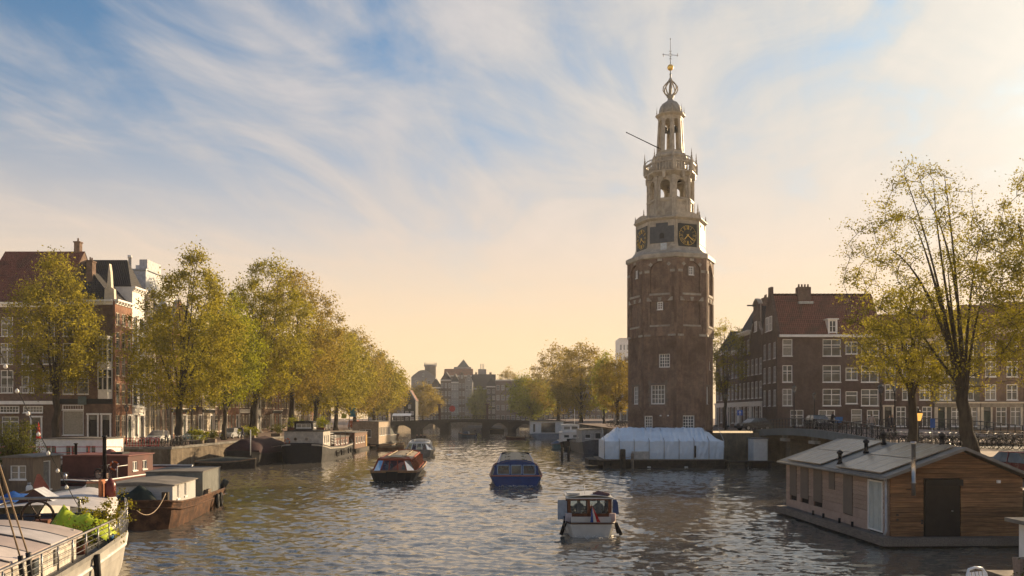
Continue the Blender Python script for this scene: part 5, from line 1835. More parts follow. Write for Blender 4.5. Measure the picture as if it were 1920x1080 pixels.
def tentmesh():
    rng = np.random.default_rng(4)
    mb = MB()
    xs = np.linspace(9.75, 22.35, 52)
    secs = []
    for i, x in enumerate(xs):
        b = 0.12 if i % 6 == 0 else 0.0
        n = lambda s: rng.normal(0, s)
        e = min(1.0, (x - 9.75) / 1.7, (22.35 - x) / 1.7)
        ridge = 2.88 + 1.30 * e
        sec = [(x, 90.1 + n(.02), 0.93), (x, 90.02 + n(.03), 1.6), (x + n(.03), 90.0 + n(.04), 2.3), (x, 90.02 - b * .6, 2.82 + n(.03) + b * .4), (x + n(.03), 91.3, 2.9 + (ridge - 2.9) * .6 + n(.04) + b * .5), (x, 92.6, ridge + n(.05) + b * .5), (x, 94.6, ridge + n(.04)), (x, 95.9, 2.85), (x, 96.0, 0.93)]
        secs.append(sec)
    mb.loft(secs, cap=False)
    for s in (secs[0], secs[-1]):
        mb.add(s, [tuple(range(len(s)))])
    return mb


tent = thing('work_tent', 'long white plastic sheeted work tent on the pontoon at the tower foot', 'tent', (0, 0, 0))
tentmesh().build('sheeting', sheet, tent)
box('door_slit', dark, tent, 19.25, 19.4, 89.93, 90.04, 1.1, 2.35)
for x in np.linspace(9.75, 22.35, 9):
    MB().tube([(x, 90.02, 0.9), (x, 89.965, 2.86), (x, 92.6, 4.2)], 0.035, 5).build('frame_pole', steel, tent)
tag(MB().box(12.6, 14.4, 89.7, 89.95, 0.93, 1.75).build('site_cabinet', mat('cabinet_beige', (0.42, 0.39, 0.35), 0.6)), 'low beige cabinet on the pontoon against the tent', 'cabinet')


def pile(label, x, y, r, top, m=darkwood, cap=False):
    mb = MB()
    mb.lathe([(r, -0.5), (r * 1.02, 0.3), (r, top * 0.6), (r * 0.96, top - 0.05), (r * 0.7, top)], 10, c=(x, y, 0))
    return tag(mb.build('mooring_post', m), label, 'mooring post', 'mooring posts')


pile('left of the two dark mooring posts standing free in the water', wat(1054, 861).x, wat(1054, 861).y, 0.17, 1.5)
pile('right of the two dark mooring posts standing free in the water', wat(1066, 860).x, wat(1066, 860).y, 0.17, 1.55)
pile('thick black mooring post in front of the work tent', 11.5, 88.6, 0.30, 2.05)
pile('short grey mooring post beside the thick black post', 12.55, 88.9, 0.16, 1.6, wood)
# white floating shed and low jetty beside the pontoon
shed = thing('floating_shed', 'small white floating shed by the side bridge pier', 'shed', (26.2, 92.5, 0))
box('wall', white, shed, 0, 1.5, 0, 2.2, 0.5, 3.0)
box('roof', grey, shed, -0.12, 1.62, -0.12, 2.3, 3.0, 3.1)
box('float', darkwood, shed, -0.3, 1.9, -0.3, 2.5, -0.3, 0.45)
jet = thing('low_jetty', 'low dark timber jetty running from the pontoon to the bridge', 'jetty', (22.9, 90.6, 0))
for q in range(7):
    box('board', darkwood, jet, q * 0.72, q * 0.72 + 0.68, 0, 1.8, 0.55, 0.66)
for x in (0.2, 2.4, 4.6):
    for y in (0.2, 1.6):
        MB().tube([(x, y, -0.5), (x, y, 0.55)], 0.12, 7).build('pile', darkwood, jet)

# ------------------------------------------------------------------ side bridge over the branch canal, running along x = 28
def deckz(y):
    return 3.35 + 0.85 * math.sin(PI * min(1, max(0, (y - 60) / 46.0))) + (0.45 if y > 96 else 0) * 0


sb = thing('side_bridge', 'low arched brick and steel bridge over the branch canal right of the tower', 'bridge', (0, 0, 0))
bsteel = mat('bridge_paint', (0.16, 0.18, 0.18), 0.5, var=0.15, dirt=0.3)
ys = np.linspace(63.5, 100.5, 20)
dk = MB()
for a, b in zip(ys, ys[1:]):
    za, zb = deckz(a), deckz(b)
    dk.add([(28.0, a, za), (40.0, a, za), (40.0, b, zb), (28.0, b, zb)], [(0, 1, 2, 3)])
    dk.add([(28.0, a, za - 0.55), (40.0, a, za - 0.55), (40.0, b, zb - 0.55), (28.0, b, zb - 0.55)], [(3, 2, 1, 0)])
dk.build('deck', pave, sb)
for a, b in zip(ys[::3], ys[3::3]):
    MB().loft([[(27.82, y, deckz(y) + 0.08), (28.1, y, deckz(y) + 0.08), (28.1, y, deckz(y) - 0.62), (27.82, y, deckz(y) - 0.62)] for y in (a + 0.02, (a + b) / 2, b - 0.02)], closed=True).build('fascia_beam', bsteel, sb)
for y in (70.5, 79.0, 87.5, 95.0):
    p = MB().box(28.3, 39.5, y - 0.7, y + 0.7, -0.5, deckz(y) - 0.95).box(28.0, 39.7, y - 0.95, y + 0.95, deckz(y) - 0.95, deckz(y) - 0.64)
    p.build('pier', quayb, sb)
    box('pier_cap', tstone, sb, 27.72, 28.28, y - 0.8, y + 0.8, deckz(y) - 1.25, deckz(y) - 0.96)
for xr in (28.05, 39.8):
    yy = np.linspace(62.5, 100.5, 39)
    for i, y in enumerate(yy):
        MB().box(xr - 0.03, xr + 0.03, y - 0.03, y + 0.03, deckz(y), deckz(y) + 1.08).build('railing_post', dark, sb)
    for h_ in (0.35, 0.7, 1.05):
        MB().tube([(xr, y, deckz(y) + h_) for y in yy], 0.025 if h_ < 1 else 0.04, 5).build('railing_bar', dark, sb)

# ------------------------------------------------------------------ far bridge across the canal
YB = 256.0
fb = thing('far_bridge', 'dark multi-span brick bridge crossing the canal in the distance', 'bridge', (0, YB, 0))
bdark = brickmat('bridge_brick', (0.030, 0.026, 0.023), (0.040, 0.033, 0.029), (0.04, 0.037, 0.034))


def fz(x):
    return 4.35 - 1.0 * ((x + 12.5) / 27.0) ** 2


ops = [(-36.5, -30.2), (-27.7, -21.5), (-19.0, -9.0), (-6.8, -1.2), (1.2, 6.8), (8.8, 13.0)]
edges_ = [-40.0] + [q for o_ in ops for q in o_] + [16.0]
for i in range(0, len(edges_), 2):
    a, b = edges_[i], edges_[i + 1]
    z_ = min(fz(a), fz(b)) - 0.5
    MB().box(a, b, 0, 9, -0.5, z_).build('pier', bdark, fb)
    if 0 < i < len(edges_) - 1:
        MB().prism([(a - 0.1, -0.5), (b + 0.1, -0.5), (b + 0.1, 1.6), (a - 0.1, 1.6)], -0.8, -0.004).build('cutwater', bdark, fb)
for i, (a, b) in enumerate(ops):
    mid = i == 2
    mb = MB()
    n = 8
    zs = 3.2 if mid else 1.3
    rise = 0.25 if mid else min(fz(a), fz(b)) - 0.95 - zs
    P = [(a + (b - a) * q / n, zs + rise * math.sin(PI * q / n)) for q in range(n + 1)]
    for (xa, za), (xb, zb) in zip(P, P[1:]):
        top_a, top_b = fz(xa) - 0.3, fz(xb) - 0.3
        mb.add([(xa, 0, za), (xb, 0, zb), (xb, 0, top_b), (xa, 0, top_a), (xa, 9, za), (xb, 9, zb), (xb, 9, top_b), (xa, 9, top_a)], [(0, 1, 2, 3), (4, 7, 6, 5), (0, 4, 5, 1)])
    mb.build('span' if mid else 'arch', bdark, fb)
xs = np.linspace(-40, 16, 29)
dk = MB()
dk.loft([[(x, -0.25, fz(x) - 0.5), (x, -0.25, fz(x)), (x, 9.25, fz(x)), (x, 9.25, fz(x) - 0.5)] for x in xs], closed=True)
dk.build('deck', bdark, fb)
for x in np.linspace(-40, 16, 43):
    MB().box(x - 0.05, x + 0.05, -0.2, -0.1, fz(x), fz(x) + 1.05).build('railing_post', dark, fb)
for h_ in (0.55, 1.05):
    MB().tube([(x, -0.15, fz(x) + h_) for x in xs], 0.05, 4).build('railing_bar', dark, fb)
for x in (-21.8, -7.4):
    MB().box(x - 0.35, x + 0.35, 0.2, 0.9, fz(x), fz(x) + 4.3).box(x - 0.7, x + 0.7, 0.1, 1.0, fz(x) + 4.3, fz(x) + 4.7).build('hoist_tower', mat('hoist_paint', (0.07, 0.03, 0.028), 0.6), fb)
for q in range(26):
    x = -18.5 + q * 0.55
    if -21 < x < -8 and q % 2 == 0:
        sh = MB()
        rng = np.random.default_rng(q)
        co, qd = leaf_cards(rng, np.array([[x, -0.35, fz(x) + 0.55]]), 60, 0.3, 0.14)
        link('flower_box', fastmesh('flower_box', co, qd, LEAF['herb'], smooth=False), fb)
sgn = thing('traffic_sign', 'round red traffic sign standing on the far bridge', 'sign', (PX(848, 262), 262, fz(-18)))
MB().tube([(0, 0, 0), (0, 0, 3.0)], 0.05, 6).build('post', steel, sgn)
MB().tube([(0, -0.06, 3.2), (0, 0.0, 3.2)], 0.95, 14).build('disc', mat('signal_red', (0.55, 0.03, 0.025), 0.4), sgn)
mb_ = thing('moored_barge', 'long low grey barge lying behind the far bridge', 'barge', (-17.5, 300, 0), -PI / 2)
hull_mesh(mb_, [(0, 1.5, 1.2), (1, 2.2, 1.2), (15, 2.2, 1.2), (18, 1.6, 1.4), (20, 0.3, 1.7)], [dark, greyh, greyh], deck=grey)
box('hold_cover', grey, mb_, -1.7, 1.7, 2, 14, 1.1, 1.9)


# ------------------------------------------------------------------ houseboats and barges
def portholes(parent, pts, rz=0.0):
    for p in pts:
        q = MB()
        q.tube([(0, -0.05, 0), (0, 0.02, 0)], 0.22, 12)
        o = q.build('porthole', mat('brass_ring', (0.30, 0.26, 0.2), 0.4, metal=0.6), parent, p, rz)
        MB().tube([(0, -0.06, 0), (0, -0.052, 0)], 0.15, 12).build('pane', glass, o)


def cabin(parent, x0, x1, y0, y1, z0, z1, m, roofm, wins=(), name='cabin', over=0.12, camber=0.12):
    """deckhouse with windows cut in: wins = [(side, centre, sill, width, height, nx, nz)], side in f(-y) b l(-x) r(+x)"""
    for side in 'fblr':
        W = (x1 - x0) if side in 'fb' else (y1 - y0)
        org, rz = {'f': ((x0, y0), 0), 'b': ((x1, y1), PI), 'l': ((x0, y1), -PI / 2), 'r': ((x1, y0), PI / 2)}[side]
        mine = [w_ for w_ in wins if w_[0] == side]
        mb = MB().holes(0, W, z0, z1, [(c - w / 2, c + w / 2, z, z + h) for _, c, z, w, h, nx, nz in mine], 0.08)
        o = mb.build(name + '_wall', m, parent, (*org, 0), rz)
        for _, c, z, w, h, nx, nz in mine:
            fm, pm = window_mesh(w, h, nx, nz, fr=0.05, bar=0.03)
            wo = link('window', fm, o, (c, 0.0, z))
            link('pane', pm, wo)
    rf = MB()
    n = 6
    P = [(x0 - over + (x1 - x0 + 2 * over) * q / n, z1 + 0.05 + camber * math.sin(PI * q / n)) for q in range(n + 1)]
    rf.prism([(x0 - over, z1)] + [(x1 + over, z1)] + P[::-1], y0 - over, y1 + over)
    return rf.build(name + '_roof', roofm, parent)


rust = mat('rusty_iron', (0.075, 0.036, 0.022), 0.85, var=0.5, scale=2.2, dirt=0.6, c2=(0.15, 0.075, 0.04), bump=0.4)
boardw = mat('white_boards', (0.50, 0.49, 0.47), 0.6, var=0.12, scale=3, grain=(1, 1, 8), dirt=0.25)
roofgrey = mat('roof_felt', (0.20, 0.18, 0.155), 0.85, var=0.25, scale=1.2, dirt=0.35)
oxide = mat('oxide_red', (0.125, 0.045, 0.035), 0.6, var=0.25, scale=1.5, dirt=0.3)

# big black barge with white deckhouse (left)
bb = thing('black_barge', 'big black hulled barge with white porthole deckhouse on the left', 'barge', (-24.6, 99.5, 0), 0.03)
st = [(0, 1.2, 2.25), (0.15, 1.9, 2.2), (0.6, 2.4, 2.1), (1.6, 2.65, 1.95), (4, 2.7, 1.7), (14, 2.7, 1.45), (22, 2.6, 1.6), (25, 1.8, 2.0), (26, 0.5, 2.3)]
hull_mesh(bb, st, [mat('tar_black', (0.012, 0.011, 0.011), 0.5), blackh, mat('white_band', (0.46, 0.42, 0.36), 0.5)], flare=0.93, deckz=0.25, band=0.2, deck=mat('barge_deck', (0.12, 0.09, 0.065), 0.7))
gunwale(bb, st, dark, 0.07)
cabin(bb, -2.3, 2.3, 1.4, 6.0, 1.6, 3.65, mat('warm_white', (0.48, 0.44, 0.38), 0.55, dirt=0.2), dark, [('r', 1.0, 2.2, 0.7, 1.0, 1, 1), ('r', 2.3, 2.2, 0.6, 1.0, 1, 1), ('r', 3.4, 2.2, 0.6, 1.0, 1, 1)])
portholes(bb, [(-0.95, 1.38, 2.75), (0.35, 1.38, 2.75)])
cabin(bb, -1.3, 0.9, 2.4, 4.4, 3.75, 4.75, mat('wheelhouse_dark', (0.03, 0.028, 0.027), 0.5), dark, [('f', 1.1, 4.05, 1.7, 0.5, 3, 1), ('r', 1.0, 4.05, 1.2, 0.5, 2, 1)], name='wheelhouse')
cabin(bb, -2.0, 2.0, 10.5, 22.0, 1.4, 2.6, oxide, roofgrey, [('r', 1.5 + 2 * q, 1.7, 1.0, 0.55, 2, 1) for q in range(5)], name='hold')
ol = MB()
for q in range(7):
    ol.box(-1.9, 2.1, 6.6, 9.8, 2.05 + q * 0.2, 2.09 + q * 0.2) if q in (6,) else ol.bar((2.35, 6.4, 2.0 + q * 0.2), (2.35, 9.8, 2.0 + q * 0.2), 0.05)
ol.build('deck_rack', white, bb)
for i, y in enumerate((8.0, 9.0, 11.5, 12.6, 13.6, 17, 19)):
    tyre(bb, (2.82, y, 0.75), 0, 0.32)
for y in (7.5, 12.0, 16.0):
    MB().tube([(2.5, y, 1.4), (2.5, y, 3.4)], 0.05, 6).build('stanchion', dark, bb)
# dark barge under a tarpaulin
db = thing('tarpaulin_barge', 'black barge under a dark red tarpaulin at the left quay', 'barge', (-29.9, 93.2, 0), 0.0)
st = [(0, 0.5, 1.7), (0.3, 1.4, 1.6), (1.2, 2.0, 1.45), (3, 2.15, 1.3), (14, 2.15, 1.2), (17, 1.5, 1.4)]
hull_mesh(db, st, [dark, blackh, dark], flare=0.92, deckz=0.2)
tp = MB()
tp.smooth = True
tp.loft([[(-2.05, y, 1.25), (-1.9, y, 1.9 + h_ * .3), (-1.0, y, 2.35 + h_), (0, y, 2.6 + h_), (1.0, y, 2.3 + h_), (1.9, y, 1.85 + h_ * .3), (2.05, y, 1.25)] for y, h_ in ((1.2, -0.6), (1.8, 0.15), (4, 0.45), (7, 0.25), (10, 0.5), (13.5, 0.1))], cap=False)
tp.add([(-2.05, 1.2, 1.25), (-1.9, 1.2, 1.72), (-1.0, 1.2, 1.75), (0, 1.2, 2.0), (1.0, 1.2, 1.7), (1.9, 1.2, 1.67), (2.05, 1.2, 1.25)], [tuple(range(7))])
tp.build('tarpaulin', mat('canvas_maroon', (0.045, 0.020, 0.022), 0.85, var=0.3), db)
MB().tube([(1.4, -0.2, 1.2), (1.4, -0.2, 4.0)], 0.05, 6).build('flag_pole', white, db)
# houseboats farther along
h1 = thing('brown_houseboat', 'low brown houseboat with yellow door behind the black barge', 'houseboat', (-27.6, 128.0, 0), 0.0)
box('pontoon', darkwood, h1, -0.3, 4.3, -0.3, 11.3, -0.4, 0.5)
cabin(h1, 0, 4, 0, 11, 0.5, 2.9, mat('brown_cladding', (0.16, 0.085, 0.055), 0.7, dirt=0.2), roofgrey, [('r', 1.4 + 2.2 * q, 1.3, 1.2, 1.0, 2, 1) for q in range(4)] + [('f', 2.0, 1.2, 1.8, 1.0, 2, 1)])
box('side_door', mat('ochre_door', (0.42, 0.24, 0.05), 0.6), h1, 4.0, 4.06, 9.7, 10.6, 0.55, 2.4)
h2 = thing('tan_houseboat', 'tall tan houseboat with ribbon windows on the left side', 'houseboat', (-27.3, 146.0, 0), 0.0)
box('pontoon', darkwood, h2, -0.3, 4.8, -0.3, 14.3, -0.4, 0.6)
cabin(h2, 0, 4.5, 0, 14, 0.6, 4.4, mat('tan_cladding', (0.36, 0.28, 0.20), 0.7), roofgrey, [('r', 1.2 + 1.9 * q, 2.0, 1.3, 1.5, 2, 1) for q in range(7)] + [('f', 2.2, 1.8, 2.0, 1.3, 2, 1)])
h3 = thing('covered_barge', 'black barge with grey heaped cover before the far bridge', 'barge', (-29.0, 182.0, 0), 0.0)
st = [(0, 0.8, 1.7), (0.5, 2.0, 1.5), (2, 2.5, 1.3), (14, 2.5, 1.2), (17, 1.5, 1.5)]
hull_mesh(h3, st, [dark, blackh, mat('white_band', (0.46, 0.42, 0.36), 0.5)], flare=0.92)
hp = MB()
hp.smooth = True
rg = np.random.default_rng(2)
hp.loft([[(-2.2, y, 1.2), (-1.6, y, 2.4 + rg.uniform(-.2, .4)), (-0.5, y, 3.1 + rg.uniform(-.3, .4)), (0.6, y, 3.0 + rg.uniform(-.3, .4)), (1.6, y, 2.3 + rg.uniform(-.2, .4)), (2.2, y, 1.2)] for y in np.linspace(1.5, 13, 9)], cap=False)
hp.add([(-2.2, 1.5, 1.2), (-1.6, 1.5, 2.3), (-0.5, 1.5, 2.9), (0.6, 1.5, 2.9), (1.6, 1.5, 2.2), (2.2, 1.5, 1.2)], [tuple(range(6))])
hp.build('heaped_cover', canvas_g, h3)
for (x, y, w, l, m, lab) in ((-30.5, 166, 4.5, 14, grey, 'grey flat roofed houseboat past the tan houseboat'),):
    t = thing('flat_houseboat', lab, 'houseboat', (x, y, 0))
    box('pontoon', darkwood, t, -0.3, w + 0.3, -0.3, l + 0.3, -0.4, 0.5)
    cabin(t, 0, w, 0, l, 0.5, 3.1, m, roofgrey, [('r', 1.5 + 2.4 * q, 1.3, 1.4, 1.1, 2, 1) for q in range(5)] + [('f', w / 2, 1.3, 2.0, 1.1, 2, 1)])
# right bank boats
wb_ = thing('white_houseboat', 'white houseboat with large dark window on a grey blue hull', 'houseboat', (4.0, 199.0, 0))
st = [(0, 2.9, 1.3), (0.3, 3.7, 1.2), (2, 4.1, 1.0), (14, 4.1, 1.0), (15, 3.8, 1.0)]
hl = thing
hull_mesh(wb_, [(y, w, z) for y, w, z in st], [dark, mat('bluegrey_hull', (0.20, 0.24, 0.29), 0.5), mat('bluegrey_hull', (0.2, 0.24, 0.29), 0.5)], flare=0.8)
wb_.location = (8.2, 199.0, 0)
cabin(wb_, -3.8, 3.9, 1.6, 14, 1.0, 4.2, white, dark, [('f', 4.1, 1.4, 3.4, 2.4, 1, 1), ('f', 0.8, 1.5, 0.6, 2.0, 1, 1), ('l', 3, 1.8, 1.0, 1.6, 1, 1), ('l', 6, 1.8, 1.0, 1.6, 1, 1)], over=0.4)
wc = thing('white_cruiser', 'white moored river cruiser with open bridge deck beyond the posts', 'boat', (9.9, 140.0, 0))
st = [(0, 0.9, 1.7), (0.3, 1.6, 1.6), (1.6, 2.0, 1.4), (10, 2.0, 1.2), (11.5, 1.6, 1.3)]
hull_mesh(wc, st, [dark, blackh, white], flare=0.85, band=0.35)
cabin(wc, -1.7, 1.7, 2.2, 9, 1.2, 2.6, white, white, [('f', 0.9, 1.8, 0.9, 0.5, 1, 1), ('f', 2.4, 1.8, 0.9, 0.5, 1, 1), ('l', 2, 1.8, 1.2, 0.5, 1, 1), ('l', 4, 1.8, 1.2, 0.5, 1, 1)])
cabin(wc, -1.4, 1.4, 3.6, 7, 2.75, 3.9, white, white, [('f', 0.75, 3.1, 1.1, 0.6, 1, 1), ('f', 2.05, 3.1, 1.1, 0.6, 1, 1), ('l', 1.7, 3.1, 2.4, 0.6, 2, 1)], name='bridge_deck')
MB().tube([(0.8, 6, 3.9), (0.8, 6, 6.6)], 0.04, 5).bar((0.2, 6, 5.6), (1.4, 6, 5.6), 0.04).build('mast', white, wc)
gb = thing('grey_barge', 'grey barge with white aft cabin just left of the work tent', 'barge', (12.0, 120.5, 0), 0.06)
st = [(0, 0.4, 2.1), (0.4, 1.3, 1.95), (1.5, 1.9, 1.75), (4, 2.05, 1.6), (15, 2.0, 1.5), (17, 1.3, 1.8)]
hull_mesh(gb, st, [dark, mat('slate_grey_hull', (0.075, 0.085, 0.10), 0.45), mat('slate_grey_hull', (0.075, 0.085, 0.10), 0.45)], flare=0.86)
cabin(gb, -1.6, 1.6, 4, 9.5, 1.5, 3.4, mat('offwhite_cabin', (0.42, 0.42, 0.40), 0.5), roofgrey, [('f', 0.9, 2.2, 0.8, 0.6, 1, 1), ('f', 2.4, 2.1, 0.9, 0.9, 1, 1), ('l', 2, 2.2, 1.0, 0.6, 1, 1)])
# ------------------------------------------------------------------ wooden houseboat in the right foreground
larch = mat('larch_boards', (0.235, 0.120, 0.055), 0.65, var=0.48, scale=2.2, grain=(0.5, 6, 8), jit=0.28, dirt=0.45)
pinkb = mat('pale_boards', (0.34, 0.245, 0.19), 0.65, var=0.22, scale=2.2, grain=(0.5, 6, 8), jit=0.12, dirt=0.15)  # board tone paler and pinker than the larch
shutm = mat('shutter_taupe', (0.15, 0.12, 0.10), 0.6, var=0.12)
hb = thing('wooden_houseboat', 'timber clad houseboat with pitched roof and solar panels in the right foreground', 'houseboat', (15.95, 36.0, 0), 0.035)
HW, HL, ZE, ZRG = 5.7, 12.2, 3.0, 4.12
RX_ = 3.05                                   # ridge position across the boat
box('pontoon', mat('pontoon_black', (0.015, 0.014, 0.013), 0.6), hb, -0.1, HW + 0.2, 0.0, HL, -0.4, 0.12)
dkb = MB().box(-0.5, HW + 0.25, -0.45, 0.0, 0.12, 0.46).box(-0.5, 0.0, 0.0, HL + 0.3, 0.12, 0.46)
dkb.build('deck_rim', mat('deck_timber', (0.17, 0.145, 0.125), 0.75, var=0.3, scale=3, grain=(6, 1, 6), dirt=0.3), hb)
for q in range(13):
    box('deck_board', mat('deck_timber', (0.17, 0.145, 0.125), 0.75), hb, -0.48, -0.02, q * 0.95 - 0.42, q * 0.95 + 0.50, 0.462, 0.49)
core = MB().box(0.06, HW - 0.06, 0.06, HL - 0.06, 0.3, ZE - 0.02)
core.prism([(0.06, ZE - 0.02), (HW - 0.06, ZE - 0.02), (HW - 0.06, ZE + 0.02), (RX_, ZRG - 0.1), (0.06, ZE + 0.02)], 0.06, HL - 0.06)
core.build('core_wall', MATS['room'], hb)
rngb = random.Random(7)


def boards(name, m, x0, x1, zlo, zhi, holes, hgt, place, top=None):
    """horizontal cladding boards butted round the openings; top(x) limits the gable"""
    z = zlo
    while z < zhi - 0.01:
        z1 = min(z + hgt, zhi)
        cuts = [(a, b) for a, b, c, d in holes if c < z1 - 0.02 and d > z + 0.02]
        segs, a = [], x0
        for c0, c1 in sorted(cuts):
            if c0 > a + 0.02:
                segs.append((a, c0))
            a = max(a, c1)
        if x1 > a + 0.02:
            segs.append((a, x1))
        for s0, s1 in segs:
            if top and (top(s0) < z1 or top(s1) < z1):
                zt = z1 - 0.012
                lim = lambda zz, lo, hi, d: next((q for q in (np.arange(lo, hi, 0.01) if d > 0 else np.arange(hi, lo, -0.01)) if top(q) >= zz), None)
                P = [lim(z, s0, s1, 1), lim(z, s0, s1, -1), lim(zt, s0, s1, -1), lim(zt, s0, s1, 1)]
                if P[0] is None:
                    continue
                if P[2] is None:
                    P[2] = P[3] = RX_
                MB().prism([(P[0], z), (P[1], z), (P[2] + 0.005, zt), (P[3], zt)], -0.03, 0.05).build(name, m, hb)
                continue
            place(name, m, s0, s1, z, z1 - 0.012)
        z = z1


def pf(name, m, a, b, c, d):
    e = rngb.uniform(0, 0.012)
    MB().loft([[(x, -0.035 - e, c), (x, 0.05, c), (x, 0.05, d), (x, -0.02 - e, d)] for x in (a + 0.003, b - 0.003)], closed=True).build(name, m, hb)


def ps(name, m, a, b, c, d):
    e = rngb.uniform(0, 0.01)
    MB().loft([[(-0.035 - e, y, c), (0.05, y, c), (0.05, y, d), (-0.02 - e, y, d)] for y in (a + 0.003, b - 0.003)], closed=True).build(name, m, hb)


gtop = lambda x: ZE + (ZRG - ZE) * min(x / RX_, (HW - x) / (HW - RX_)) - 0.06
boards('board', larch, 0.0, HW, 0.47, ZRG, [(1.42, 3.02, 0.4, 2.86)], 0.205, pf, gtop)
sidew = [(0.55, 1.95, 0.55, 2.75), (3.55, 4.55, 0.95, 2.85), (5.55, 6.25, 1.95, 2.85), (7.1, 8.2, 1.15, 2.85), (8.9, 10.0, 1.15, 2.85), (10.6, 11.6, 1.15, 2.85)]
boards('board', pinkb, 0.05, HL, 1.35, ZE, sidew, 0.205, ps)
boards('lower_panel', mat('pink_panel', (0.36, 0.26, 0.21), 0.7, var=0.12, dirt=0.2), 0.05, HL, 0.47, 1.34, sidew, 0.44, ps)
# roller-shuttered doorway
box('door', mat('door_brown', (0.022, 0.017, 0.014), 0.5, var=0.3), hb, 1.47, 2.97, -0.06, 0.05, 0.45, 2.62)
MB().box(1.42, 3.02, -0.24, 0.03, 2.62, 2.88).build('shutter_box', mat('shutter_case', (0.012, 0.010, 0.010), 0.45), hb)
dh = hb.children[-2]
MB().tube([(2.62, -0.07, 1.55), (2.62, -0.13, 1.55)], 0.035, 8).build('door_knob', steel, dh)
# side windows: one glazed bay with pale blinds, shutters on the others
for i, (a, b, c, d) in enumerate(sidew):
    if i == 0:
        fw = MB().box(-0.07, 0.02, a, a + 0.06, c, d).box(-0.07, 0.02, b - 0.06, b, c, d).box(-0.07, 0.02, a + 0.06, b - 0.06, c, c + 0.06).box(-0.07, 0.02, a + 0.06, b - 0.06, d - 0.06, d)
        w_ = fw.build('window', white, hb)
        for q in range(3):
            y0_, y1_ = a + 0.07 + q * 0.423, a + 0.07 + (q + 1) * 0.423 - 0.02
            box('pane', mat('blind_glass', (0.44, 0.48, 0.46), 0.08, var=0.12), w_, -0.03, -0.02, y0_, y1_, c + 0.06, d - 0.06)
    else:
        w_ = MB().box(-0.06, -0.03, a, b, c, d).build('shutter', shutm, hb)
        box('window', glass, w_, -0.02, 0.03, a - 0.22, a - 0.002, c, d)
MB().tube([(-0.12, 0.35, ZE - 0.1), (-0.12, 0.12, ZE - 0.2), (-0.12, 0.10, 0.7), (-0.2, 0.10, 0.52)], 0.055, 8).build('drainpipe', mat('pvc_grey', (0.42, 0.43, 0.45), 0.4), hb)
# roof: two grey slopes with a rim
for x0, x1, nm in ((-0.35, RX_, 'roof_slope'), (HW + 0.35, RX_, 'roof_slope')):
    ze = ZE - 0.10
    rf = MB()
    s = 1 if x0 < x1 else -1
    rf.add([(x0, -0.4, ze), (x1, -0.4, ZRG), (x1, HL + 0.3, ZRG), (x0, HL + 0.3, ze), (x0, -0.4, ze + 0.13), (x1, -0.4, ZRG + 0.13), (x1, HL + 0.3, ZRG + 0.13), (x0, HL + 0.3, ze + 0.13)],
           [(0, 3, 2, 1), (4, 5, 6, 7), (0, 1, 5, 4), (2, 3, 7, 6), (3, 0, 4, 7)] if s > 0 else [(0, 1, 2, 3), (7, 6, 5, 4), (4, 5, 1, 0), (6, 7, 3, 2), (7, 4, 0, 3)])
    rf.build(nm, mat('roof_zinc', (0.20, 0.19, 0.175), 0.5, var=0.15, dirt=0.2), hb)
MB().tube([(-0.42, -0.4, ZE - 0.08), (-0.42, HL + 0.3, ZE - 0.06)], 0.07, 8).build('gutter', MATS['roof_zinc'], hb)
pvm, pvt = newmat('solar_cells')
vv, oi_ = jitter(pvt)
bs = pbsdf(pvt, pvt.mix(pvt.mapr(pvt.noise(vv, 3.0, 3), 0.3, 0.7), (0.36, 0.28, 0.19), (0.46, 0.365, 0.26)), 0.25)  # warm sky reflection painted into the cells as a tan base colour
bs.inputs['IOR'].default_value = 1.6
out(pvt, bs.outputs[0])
sl_ = (ZRG - ZE + 0.10) / (RX_ + 0.35)
for y0_, n in ((0.25, 4), (6.7, 4)):
    for q in range(n):
        for r_ in range(2):
            xa, xb = -0.28 + r_ * 1.62, -0.28 + r_ * 1.62 + 1.58
            ya, yb = y0_ + q * 1.16, y0_ + q * 1.16 + 1.13
            zf = lambda x: ZE - 0.10 + 0.13 + sl_ * (x + 0.35)
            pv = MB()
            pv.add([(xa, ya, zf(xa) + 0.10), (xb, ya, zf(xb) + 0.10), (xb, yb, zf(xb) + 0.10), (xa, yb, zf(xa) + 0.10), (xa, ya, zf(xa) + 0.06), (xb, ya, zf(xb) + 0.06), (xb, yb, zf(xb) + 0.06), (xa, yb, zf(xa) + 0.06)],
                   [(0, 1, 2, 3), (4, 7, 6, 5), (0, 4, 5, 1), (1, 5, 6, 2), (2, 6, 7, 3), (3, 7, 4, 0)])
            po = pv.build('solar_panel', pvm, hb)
            fr = MB()
            for g in range(1, 6):
                yy = ya + (yb - ya) * g / 6
                fr.bar((xa, yy, zf(xa) + 0.104), (xb, yy, zf(xb) + 0.104), 0.012, 0.006)
            for P0, P1 in (((xa, ya), (xb, ya)), ((xb, ya), (xb, yb)), ((xb, yb), (xa, yb)), ((xa, yb), (xa, ya))):
                fr.bar((*P0, zf(P0[0]) + 0.10), (*P1, zf(P1[0]) + 0.10), 0.03, 0.02)
            fr.build('panel_frame', mat('panel_alu', (0.30, 0.28, 0.26), 0.4, metal=0.5), po)
for x, y, h_ in ((0.15, 5.4, 0.5), (1.6, 5.75, 0.5), (2.7, 6.2, 0.45), (3.0, 1.4, 0.4)):
    zz = ZE + 0.03 + sl_ * (min(x, RX_) + 0.35)
    MB().lathe([(0.16, zz), (0.09, zz + 0.15), (0.09, zz + h_), (0.15, zz + h_ + 0.02), (0.15, zz + h_ + 0.10), (0.03, zz + h_ + 0.2)], 10, c=(x, y, 0)).build('roof_vent', dark, hb)
